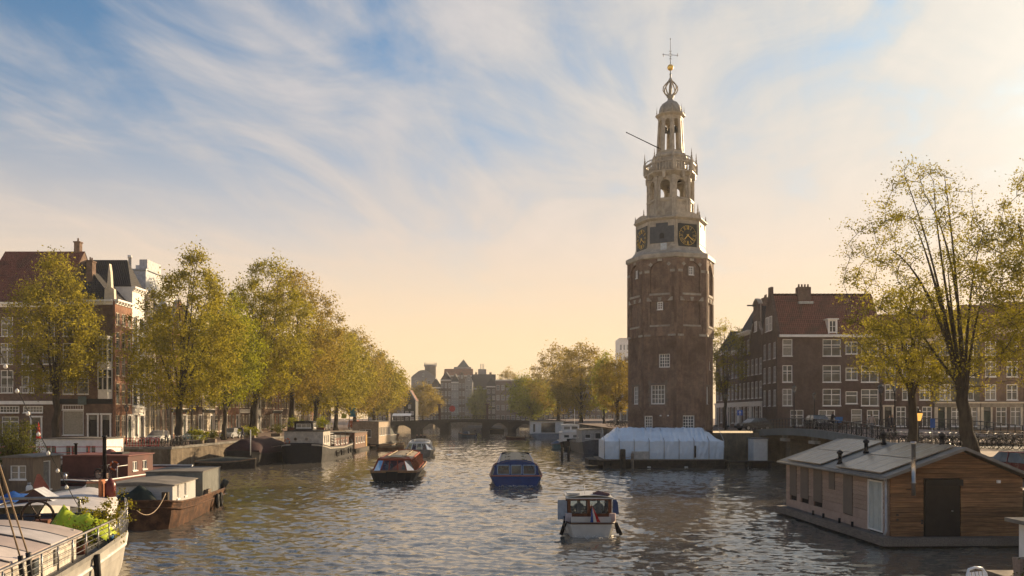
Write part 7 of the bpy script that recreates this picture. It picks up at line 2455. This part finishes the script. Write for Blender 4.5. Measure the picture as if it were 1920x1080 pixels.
aw = thing('cafe_awning', 'pale cafe awning on the quay beside the small gabled house', 'awning', (PX(735, 275), 275, ZF))
MB().loft([[(0, 0, 2.9), (0, 3, 3.7)], [(6, 0, 2.9), (6, 3, 3.7)]], cap=False).build('canvas', white, aw)
for x in (0.1, 5.9):
    MB().tube([(x, 0.1, 0), (x, 0.1, 2.9)], 0.06, 5).build('pole', steel, aw)

# ------------------------------------------------------------------ street lamps
lampg = clearglass('lamp_glass', (0.85, 0.84, 0.80), 0.5)


def lamp_proto(label, loc, h):
    t = thing('street_lamp', label, 'street lamp', loc, 0, 'old style street lamps')
    MB().lathe([(0.17, 0), (0.17, 0.35), (0.11, 0.45), (0.10, 0.9), (0.065, 1.0), (0.05, h - 1.0), (0.08, h - 0.95), (0.05, h - 0.85), (0.05, h - 0.72)], 10).build('post', dark, t)
    g = MB().lathe([(0.13, h - 0.70), (0.24, h - 0.22)], 6, smooth=False, caps=False).build('lantern_glass', lampg, t)
    fr = MB()
    for q in range(6):
        a = 2 * PI * q / 6
        fr.bar((0.13 * math.sin(a), -0.13 * math.cos(a), h - 0.70), (0.24 * math.sin(a), -0.24 * math.cos(a), h - 0.22), 0.022)
    fr.lathe([(0.15, h - 0.73), (0.15, h - 0.69)], 6)
    fr.build('lantern_frame', dark, t)
    MB().lathe([(0.27, h - 0.22), (0.24, h - 0.16), (0.10, h - 0.06), (0.05, h - 0.02), (0.06, h + 0.03), (0.01, h + 0.1)], 6, smooth=False).build('lantern_crown', mat('lamp_crown', (0.10, 0.10, 0.09), 0.5), t)
    return t


L0 = lamp_proto('lantern lamp standing highest on the side bridge railing', (PX(1489, 86), 86.0, deckz(86)), 4.4)
for (px, Y, z, lab) in ((1527, 99.0, ZR, 'smaller lantern lamp before the corner house side wall'), (1652, 66.5, deckz(66.5) - 0.1, 'left of the twin lantern lamps beside the golden tree'), (1678, 70.0, deckz(70), 'right of the twin lantern lamps beside the golden tree'),
                        (1361, 100.5, ZR, 'lantern lamp close to the right edge of the tower'), (237, 95.5, ZL, 'lantern lamp before the white house on the left quay'), (360, 100.0, ZL, 'lantern lamp right of the tallest golden elm'), (424, 116, ZL, 'lantern lamp between the green elm and the broad elm')):
    dup(L0, (PX(px, Y), Y, z), label=lab)
ll = thing('lit_lamp', 'short street lamp with glowing orange lantern on the right street', 'street lamp', (PX(1722, 58), 58.0, ZN))
MB().lathe([(0.12, 0), (0.12, 0.3), (0.06, 0.4), (0.045, 1.9)], 8).build('post', dark, ll)
em, et = newmat('lamp_glow')
ee = et.n('ShaderNodeEmission')
ee.inputs[0].default_value = (1.0, 0.48, 0.10, 1)
ee.inputs[1].default_value = 0.75
out(et, ee.outputs[0])
MB().lathe([(0.15, 1.9), (0.27, 2.42)], 6, smooth=False).build('lantern', em, ll)
MB().lathe([(0.3, 2.42), (0.2, 2.55), (0.05, 2.65), (0.02, 2.75)], 6, smooth=False).build('lantern_crown', dark, ll)
# blue signs
bsg = mat('sign_blue', (0.02, 0.10, 0.42), 0.4)


def blue_sign(label, loc, w, h, zt, arrow=True):
    t = thing('blue_sign', label, 'sign', loc)
    MB().tube([(0, 0, 0), (0, 0, zt + h / 2)], 0.035, 6).build('post', steel, t)
    p = box('plate', bsg, t, -w / 2, w / 2, -0.07, -0.04, zt - h / 2, zt + h / 2)
    if arrow:
        MB().prism([(-0.04, zt - h * 0.36), (0.04, zt - h * 0.36), (0.04, zt + 0.02), (0.16, zt + 0.02), (0, zt + h * 0.36), (-0.16, zt + 0.02), (-0.04, zt + 0.02)], -0.078, -0.0705).build('arrow', white, p)


blue_sign('square blue one way sign with white arrow right of the tower', (PX(1387, 99), 99.0, ZR), 0.62, 0.62, 2.05)
blue_sign('narrow blue sign on a thin post on the right street', (PX(1748, 57), 57.0, ZN), 0.32, 0.62, 1.75, False)

# ------------------------------------------------------------------ bicycles
bkm = mat('bike_black', (0.015, 0.015, 0.016), 0.4)


def bike(label, loc, rz, group, frame=bkm):
    t = thing('bicycle', label, 'bicycle', loc, rz, group)
    for y in (-0.53, 0.53):
        wb = MB()
        wb.tube([(0, y + 0.34 * math.cos(a), 0.35 + 0.34 * math.sin(a)) for a in np.linspace(0, 2 * PI, 17)], 0.022, 5, caps=False)
        w = wb.build('wheel', rubber, t)
        sp = MB()
        for q in range(8):
            a = q * PI / 4
            sp.bar((0, y, 0.35), (0, y + 0.33 * math.cos(a), 0.35 + 0.33 * math.sin(a)), 0.006)
        sp.build('spokes', steel, w)
    f = MB()
    A, B, C, D = (0, 0.53, 0.35), (0, 0.10, 0.30), (0, 0.22, 0.82), (0, -0.36, 0.80)
    for p, q in ((A, B), (A, C), (B, C), (C, D), (B, D)):
        f.tube([p, q], 0.018, 5)
    f.tube([D, (0, -0.42, 0.62), (0, -0.53, 0.35)], 0.018, 5)
    f.tube([(0, 0.53 + 0.38 * math.cos(a), 0.35 + 0.38 * math.sin(a)) for a in np.linspace(0.1, 2.7, 8)], 0.016, 4)
    f.box(-0.07, 0.07, 0.36, 0.80, 0.74, 0.77)
    f.build('frame', frame, t)
    MB().tube([D, (0, -0.34, 1.02)], 0.016, 5).tube([(-0.28, -0.16, 1.02), (-0.22, -0.34, 1.06), (0, -0.36, 1.03), (0.22, -0.34, 1.06), (0.28, -0.16, 1.02)], 0.015, 5).build('handlebar', steel, t)
    MB().loft([[(-0.10, 0.34, 0.93), (0.10, 0.34, 0.93), (0.10, 0.34, 0.98), (-0.10, 0.34, 0.98)], [(-0.02, 0.06, 0.95), (0.02, 0.06, 0.95), (0.02, 0.06, 0.98), (-0.02, 0.06, 0.98)]], closed=True).tube([(0, 0.22, 0.8), (0, 0.24, 0.94)], 0.016, 5).build('saddle', dark, t)
    return t


rb2 = random.Random(4)
def nth(n):
    t = ['first', 'second', 'third', 'fourth', 'fifth', 'sixth', 'seventh', 'eighth', 'ninth', 'tenth', 'eleventh', 'twelfth', 'thirteenth', 'fourteenth', 'fifteenth', 'sixteenth', 'seventeenth', 'eighteenth', 'nineteenth', 'twentieth']
    if n <= 20:
        return t[n - 1]
    return ('twenty' if n < 30 else 'thirty') + '-' + t[n % 10 - 1] if n % 10 else {30: 'thirtieth', 40: 'fortieth'}[n]


def bike_row(text, group, spots, frame):
    first = None
    for i, (x, y, z, rz) in enumerate(spots):
        lab = nth(i + 1) + ' ' + text
        if first is None:
            first = bike(lab, (x, y, z), rz, group, frame)
        else:
            dup(first, (x, y, z), rz, label=lab)
    return first


U = rb2.uniform
bike_row('bicycle from the left in the long row under the right trees', 'bicycles in the row under the right trees',
         [(27.9 + 7.6 * q / 29 + U(-.08, .08), 64.0 - 10.5 * q / 29 + U(-.2, .2), ZN, 0.5 + U(-.4, .4)) for q in range(30)], bkm)
bike_row('bicycle from the left in the far row along the branch canal', 'bicycles along the branch canal',
         [(30.5 + q * 0.5 + U(-.1, .1), 65.2 + U(-.1, .1), ZN, U(-.35, .35)) for q in range(22)], mat('bike_steel', (0.22, 0.22, 0.22), 0.35, metal=0.6))
B1 = bike_row('bicycle from the near end along the side bridge railing', 'bicycles along the side bridge railing',
              [(28.45 + U(0, .25), 66.0 + q * 1.25 + U(-.3, .3), deckz(66.0 + q * 1.25), U(-.12, .12) + (PI if q % 3 == 0 else 0)) for q in range(14)], mat('bike_grey', (0.14, 0.14, 0.14), 0.4))
bike_row('bicycle from the right on the left quay corner', 'bicycles on the left quay corner',
         [(-36.0 - q * 0.42 if q < 7 else -35.6, 88.6 + U(-.15, .25) if q < 7 else 88.6 + (q - 6) * 0.9, ZL, U(.5, 1.2)) for q in range(12)], bkm)
B3 = bike('bicycle on the deck of the oxide red barge', (-28.9, 60.4, 1.03), 1.2, 'bicycles on barges')
bike_row('bicycle from the far end on the quay left of the tower', 'bicycles left of the tower', [(15.2 + U(-.3, .5), 132.0 - q * 2.2, ZR, U(1.0, 1.7)) for q in range(10)], bkm)
lr = thing('quay_railing', 'black iron railing along the left quay corner', 'railing', (-35.25, 88.2, ZL))
for q in range(12):
    MB().tube([(0, q * 1.0, 0), (0, q * 1.0, 1.0)], 0.03, 5).build('post', dark, lr)
for h_ in (0.5, 1.0):
    MB().tube([(0, 0, h_), (0, 11, h_)], 0.025, 5).build('rail', dark, lr)


# ------------------------------------------------------------------ cars
def car(label, loc, rz, paint, van=False):
    t = thing('parked_van' if van else 'parked_car', label, 'van' if van else 'car', loc, rz, 'parked cars')
    L, W = (4.9, 0.95) if van else (4.2, 0.86)
    if van:
        prof = [(0.0, 0.35), (L, 0.35), (L, 1.0), (L - 0.1, 1.05), (L - 0.15, 1.9), (1.3, 1.95), (0.55, 1.15), (0.0, 0.9)]
        cabp = None
    else:
        prof = [(0.05, 0.28), (L - 0.05, 0.28), (L, 0.55), (L - 0.06, 0.88), (L - 0.5, 0.95), (1.15, 0.92), (0.12, 0.75), (0.0, 0.5)]
    b = MB()
    n = len(prof)
    secs = [[(x, y + (0.12 if abs(x) == W and i in (0, 1) else 0) * 0, z) for i, (y, z) in enumerate(prof)] for x in (-W, -W * 0.96, W * 0.96, W)]
    b.loft([[(-W + 0.06, y, z) for y, z in prof], [(-W, y, min(z, 0.85) if not van else z) if 0.4 < z < 0.9 else (-W + 0.02, y, z) for y, z in prof], [(W, y, z) if 0.4 < z < 0.9 else (W - 0.02, y, z) for y, z in prof], [(W - 0.06, y, z) for y, z in prof]], closed=True)
    b.build('body', paint, t)
    if not van:
        g0 = [(1.05, 0.92), (L - 0.35, 0.93), (L - 0.9, 1.40), (1.85, 1.42)]
        MB().loft([[(-W + 0.05, y, z) if z < 1 else (-W + 0.20, y, z) for y, z in g0], [(W - 0.05, y, z) if z < 1 else (W - 0.20, y, z) for y, z in g0]], closed=True).build('glazing', glass, t)
        MB().loft([[(-W + 0.22, 1.8, 1.415), (W - 0.22, 1.8, 1.415), (W - 0.22, 1.85, 1.46), (-W + 0.22, 1.85, 1.46)], [(-W + 0.22, L - 0.85, 1.40), (W - 0.22, L - 0.85, 1.40), (W - 0.22, L - 0.95, 1.44), (-W + 0.22, L - 0.95, 1.44)]], closed=True).build('roof', paint, t)
        for s in (-1, 1):
            MB().bar((s * (W - 0.045), 2.45, 0.92), (s * (W - 0.19), 2.5, 1.42), 0.05).build('door_pillar', paint, t)
    else:
        MB().loft([[(-W + 0.12, 0.6, 1.2), (W - 0.12, 0.6, 1.2)], [(-W + 0.2, 1.24, 1.88), (W - 0.2, 1.24, 1.88)]], cap=False).build('windscreen', glass, t)
    for y in (0.75, L - 0.8):
        for s in (-1, 1):
            w = MB().tube([(s * (W - 0.18), y, 0.31), (s * (W + 0.01), y, 0.31)], 0.31, 14).build('wheel', rubber, t)
            MB().tube([(s * (W + 0.012), y, 0.31), (s * (W + 0.02), y, 0.31)], 0.19, 10).build('rim', steel, w)
    for s in (-1, 1):
        box('headlight', mat('lamp_lens', (0.6, 0.6, 0.58), 0.15), t, s * 0.55 - 0.14, s * 0.55 + 0.14, -0.02, 0.05, 0.60, 0.72)
        box('tail_light', mat('tail_red', (0.35, 0.01, 0.01), 0.3), t, s * 0.66 - 0.1, s * 0.66 + 0.1, L - 0.05, L + 0.02, 0.62, 0.8)
    return t


cp = lambda n, c: mat('paint_' + n, c, 0.25, var=0.06)
car('dark parked car on the side bridge before the corner house', (31.8, 86.5, deckz(88)), 0.0, cp('black', (0.02, 0.022, 0.025)))
car('dark car parked right beside the tower foot', (26.0, 98.0, ZR), -1.2, cp('charcoal', (0.04, 0.042, 0.045)))
car('dark red car on the lower quay behind the wooden houseboat', (25.9, 40.5, ZLOW), 0.1, cp('maroon', (0.16, 0.012, 0.018)))
car('white car parked under the tallest golden elm', (-41.5, 98.5, ZL), 0.1, cp('white', (0.62, 0.62, 0.60)))
car('pale green car parked past the tallest golden elm', (-39.6, 104.5, ZL), 0.05, cp('mint', (0.25, 0.36, 0.36)))
car('silver car parked between the green elm and the broad elm', (-39.5, 117.5, ZL), 0.0, cp('silver', (0.42, 0.43, 0.44)))
car('blue grey car parked under the broad olive elm', (-40.2, 124.0, ZL), 0.0, cp('bluegrey', (0.16, 0.20, 0.25)))
car('white delivery van halfway along the left quay', (-39.8, 157.0, ZL), 0.0, cp('white', (0.62, 0.62, 0.60)), van=True)
car('grey van farther along the left quay', (-39.8, 178.0, ZL), 0.0, cp('grey', (0.3, 0.3, 0.3)), van=True)
car('small orange van near the far end of the left quay', (-38.5, 205.0, ZL), 0.0, cp('orange', (0.55, 0.14, 0.04)), van=True)

# ------------------------------------------------------------------ banner, parasol, planters
bn_ = thing('blue_banner', 'tall blue banner on a pole halfway along the left quay', 'banner', (PX(655, 186), 186.0, ZL))
MB().tube([(0, 0, 0), (0, 0, 8.2)], 0.07, 6).build('pole', dark, bn_)
box('cloth', mat('banner_blue', (0.02, 0.22, 0.42), 0.7), bn_, 0.1, 1.3, -0.02, 0.02, 2.9, 7.8)
ys_ = thing('yellow_sign', 'yellow green square sign beside the blue banner', 'sign', (PX(645, 176), 176.0, ZL))
MB().tube([(0, 0, 0), (0, 0, 3.4)], 0.05, 6).build('post', steel, ys_)
box('plate', mat('sign_lime', (0.45, 0.50, 0.03), 0.5), ys_, -0.5, 0.5, -0.05, -0.01, 2.6, 3.5)
ps_ = thing('closed_parasol', 'closed red parasol on the quay before the broad brick house', 'parasol', (PX(72, 89), 89.0, ZL))
MB().tube([(0, 0, 0), (0, 0, 2.6)], 0.03, 6).build('pole', steel, ps_)
MB().lathe([(0.2, 0.7), (0.24, 0.9), (0.15, 1.8), (0.04, 2.5)], 9).build('canvas', mat('parasol_red', (0.5, 0.03, 0.02), 0.7), ps_)
for i, (x, y, n, sg, h_, lab) in enumerate(((-36.0, 97.5, 18, 0.7, 1.0, 'leafy green shrub on the quay edge past the bicycles'), (-35.9, 101.5, 14, 0.6, 0.9, 'second leafy shrub on the quay edge behind the tarpaulin barge'), (-36.2, 118, 16, 0.8, 1.1, 'green shrub on the quay beside the black barge'), (-36.2, 131, 16, 0.8, 1.3, 'green shrub on the quay behind the brown houseboat'),
                                              (-36, 152, 14, 0.9, 1.3, 'green shrub on the quay near the tan houseboat'))):
    rg = np.random.default_rng(70 + i)
    t = thing('quay_shrub', lab, 'shrub', (x, y, ZL))
    MB().box(-0.7, 0.7, -0.35, 0.35, 0, 0.45).build('planter', wood, t)
    c = rg.normal(0, 1, (n, 3)) * np.array([sg, sg * 0.6, sg * 0.4]) + np.array([0, 0, h_])
    co, qd = leaf_cards(rg, c, 60, 0.22, 0.09)
    link('foliage', fastmesh('foliage', co, qd, LEAF['herb' if i % 2 else 'green'], smooth=False), t)
for i, (x, y, z, lab) in enumerate(((-26.4, 103.5, 3.75, 'bushy roof garden plants at the left of the black barge deckhouse'), (-23.6, 105.2, 3.75, 'green roof garden plants on the black barge deckhouse'))):
    rg = np.random.default_rng(90 + i)
    t = thing('roof_plant', lab, 'plant', (x, y, z))
    MB().box(-0.5, 0.5, -0.25, 0.25, 0, 0.3).build('trough', oxide, t)
    co, qd = leaf_cards(rg, rg.normal(0, 1, (14, 3)) * np.array([0.5, 0.3, 0.35]) + np.array([0, 0, 0.9]), 50, 0.2, 0.08)
    link('foliage', fastmesh('foliage', co, qd, LEAF['green'], smooth=False), t)

# ------------------------------------------------------------------ people on the side bridge and the quay
cyc = person('cyclist in black riding over the side bridge with a blue bag', (28.95, 77.4, deckz(77.4)), PI * 0.5, 'cycle', (0.02, 0.02, 0.022), hair='brown')
dup(B1, (28.95, 77.4, deckz(77.4)), PI * 0.5, label='bicycle ridden by the cyclist in black on the side bridge')
tag(MB().loft([[(-0.25, -0.15, 0), (0.25, -0.15, 0), (0.25, 0.15, 0), (-0.25, 0.15, 0)], [(-0.32, -0.2, 0.5), (0.32, -0.2, 0.5), (0.32, 0.2, 0.5), (-0.32, 0.2, 0.5)]], closed=True).build('blue_bag', mat('bag_blue', (0.03, 0.16, 0.42), 0.6), None, (29.55, 77.2, deckz(77.4) + 0.78)), 'bright blue bag on the back of the bicycle', 'bag')
person('person in pale shirt walking on the side bridge', (30.0, 71.2, deckz(71.2)), PI * 0.8, 'walk', (0.45, 0.36, 0.30), (0.12, 0.13, 0.16), 'brown')
person('person in dark coat walking beside the twin lamps', (30.4, 68.8, deckz(68.8)), PI * 0.3, 'walk', (0.03, 0.03, 0.04), hair='dark')
person('second person in dark clothes close behind the dark coated walker', (31.0, 69.6, deckz(69.6)), PI * 0.3, 'walk', (0.04, 0.04, 0.05), hair='fair')
person('person in white shirt standing on the left quay by the lamp', (PX(312, 97), 97.0, ZL), 0.4, 'stand', (0.55, 0.53, 0.50), hair='fair')
person('person in dark jacket on the left quay near the parked cars', (PX(455, 112), 112.0, ZL), 1.4, 'walk', (0.03, 0.03, 0.05), hair='brown')
# ------------------------------------------------------------------ loose gear on the barges
def placed(root, x, y, z):
    return Matrix.Translation(root.location) @ Matrix.Rotation(root.rotation_euler.z, 4, 'Z') @ Vector((x, y, z))


ORNG = mat('lifebuoy_orange', (0.55, 0.13, 0.03), 0.5)


def lifebuoy(label, p, rz):
    t = thing('lifebuoy', label, 'lifebuoy', p, rz, 'lifebuoys')
    MB().tube([(0.3 * math.cos(a), 0, 0.3 * math.sin(a)) for a in np.linspace(0, 2 * PI, 17)], 0.06, 7, caps=False).build('ring', ORNG, t)
    for q in range(4):
        a = q * PI / 2 + 0.4
        MB().tube([(0.3 * math.cos(a - 0.12), 0, 0.3 * math.sin(a - 0.12)), (0.3 * math.cos(a + 0.12), 0, 0.3 * math.sin(a + 0.12))], 0.066, 7).build('band', white, t)


lifebuoy('orange lifebuoy on the front wall of the oxide red deckhouse', placed(ob, 1.5, 6.9, 1.85), 0)
lifebuoy('orange lifebuoy on the white deckhouse of the black barge', placed(bb, -1.9, 1.33, 2.5), 0)


def crate(label, p, w, d, h, rz, m):
    t = thing('deck_crate', label, 'crate', p, rz, 'crates on the barges')
    for q in range(3):
        z0_, z1_ = h * q / 3, h * (q + 1) / 3 - 0.02
        for a in (-d / 2, d / 2 - 0.03):
            box('slat', m, t, -w / 2, w / 2, a, a + 0.03, z0_, z1_)
        for a in (-w / 2, w / 2 - 0.03):
            box('slat', m, t, a, a + 0.03, -d / 2 + 0.031, d / 2 - 0.031, z0_, z1_)
    box('base', m, t, -w / 2 + 0.03, w / 2 - 0.03, -d / 2 + 0.03, d / 2 - 0.03, 0.0, 0.03)


crate('wooden crate on the fore deck of the oxide red barge', placed(ob, -1.2, 4.6, 1.03), 0.8, 0.6, 0.5, 0.3, wood)
crate('second wooden crate beside the stovepipe of the oxide red barge', placed(ob, 1.4, 5.2, 1.03), 0.7, 0.5, 0.4, -0.4, pinkb)
crate('low crate on the side deck of the rusty barge', placed(rb_, 1.78, 7.6, 1.0), 0.45, 0.7, 0.35, 0.1, wood)
crate('pale crate on the cockpit floor of the pale barge', placed(pb, 1.5, 14.3, 1.36), 0.6, 0.5, 0.5, 0.2, pinkb)
for i, (root, x, y, z, lab) in enumerate(((ob, -2.0, 5.8, 1.03, 'green gas bottle before the oxide red deckhouse'), (rb_, -1.6, 1.1, 1.08, 'grey gas bottle on the bow of the rusty barge'), (bc, 1.5, 3.4, 1.05, 'pale gas bottle beside the brown wheelhouse'))):
    m = (mat('bottle_green', (0.04, 0.10, 0.06), 0.5), grey, white)[i]
    t = thing('gas_bottle', lab, 'gas bottle', placed(root, x, y, z))
    MB().lathe([(0.16, 0), (0.17, 0.05), (0.17, 0.5), (0.12, 0.6), (0.05, 0.63)], 12).build('body', m, t)
    MB().lathe([(0.09, 0.62), (0.1, 0.75), (0.08, 0.75)], 10).build('collar', steel, t)
ropem = mat('hemp', (0.30, 0.23, 0.16), 0.9)
for i, (a, b, lab) in enumerate((((placed(rb_, 1.4, 0.8, 1.7)), Vector((-14.9, 33.9, 1.8)), 'slack mooring rope between the rusty barge and the pale barge'),
                                 (placed(bb, -1.6, 0.6, 2.2), Vector((-35.0, 96.0, ZL + 0.1)), 'mooring rope from the black barge to the left quay'),
                                 (placed(ob, 2.6, 0.6, 1.3), placed(rb_, 1.2, 12.6, 1.2), 'rope between the oxide red barge and the rusty barge'),
                                 (Vector((12.5, 88.95, 1.3)), Vector((11.5, 88.4, 1.2)), 'short rope between the two posts before the tent'))):
    sag = 0.12 * (b - a).length
    tag(MB().tube([a + (b - a) * s - Vector((0, 0, sag * 4 * s * (1 - s) * 0.5)) for s in np.linspace(0, 1, 12)], 0.022, 5).build('mooring_rope', ropem), lab, 'rope', 'mooring ropes')
# rope coils and an anchor winch on deck
for i, (root, x, y, z, lab) in enumerate(((rb_, 0.9, 0.9, 1.10, 'coiled rope on the rusty barge bow'), (ob, 0.6, 2.6, 1.03, 'coiled rope on the oxide red fore deck'))):
    tag(MB().tube([placed(root, x + (0.24 - 0.002 * q) * math.cos(q * 0.6), y + (0.24 - 0.002 * q) * math.sin(q * 0.6), z + 0.03 + q * 0.0022) for q in range(48)], 0.022, 4).build('rope_coil', ropem), lab, 'rope')
# froth where the propellers stir the water
rg = np.random.default_rng(44)
fm_ = mat('foam', (0.75, 0.72, 0.66), 0.6, var=0.05)


def froth(label, x, y, sx, sy, n, size):
    co = []
    for _ in range(n):
        px, py = x + rg.normal(0, sx), y - abs(rg.normal(0, sy))
        s = size * rg.uniform(0.4, 1.3)
        a = rg.uniform(0, 3.1)
        c, d = math.cos(a) * s, math.sin(a) * s
        z = 0.05 + rg.uniform(0, 0.06)
        co += [(px - c, py - d, z), (px + d * 0.6, py - c * 0.6, z + 0.02), (px + c, py + d, z), (px - d * 0.6, py + c * 0.6, z + 0.03)]
    o = link('wake_froth', fastmesh('wake_froth', np.array(co), np.arange(n * 4).reshape(-1, 4), fm_, smooth=False))
    tag(o, label, 'froth')
    kind(o, 'stuff')


froth('white froth at the stern of the blue tour boat', 0.35, 66.7, 0.7, 0.6, 150, 0.07)
froth('thin froth along the stern of the white cruiser', 3.6, 38.8, 0.55, 0.35, 60, 0.04)
froth('thin froth at the bow of the vermilion tour boat', -9.4, 70.6, 1.3, 0.25, 110, 0.06)
# ------------------------------------------------------------------ evening haze over the town
def build_haze():
    m, t = newmat('haze')
    pv = t.n('ShaderNodeVolumePrincipled')
    pv.inputs['Color'].default_value = (0.96, 0.97, 1.0, 1)
    pv.inputs['Density'].default_value = 0.00021
    pv.inputs['Anisotropy'].default_value = 0.35
    out(t, None, pv.outputs[0])
    mb = MB().box(-320, 320, -60, 720, -1.6, 54)
    kind(mb.build('haze', m), 'stuff')


build_haze()
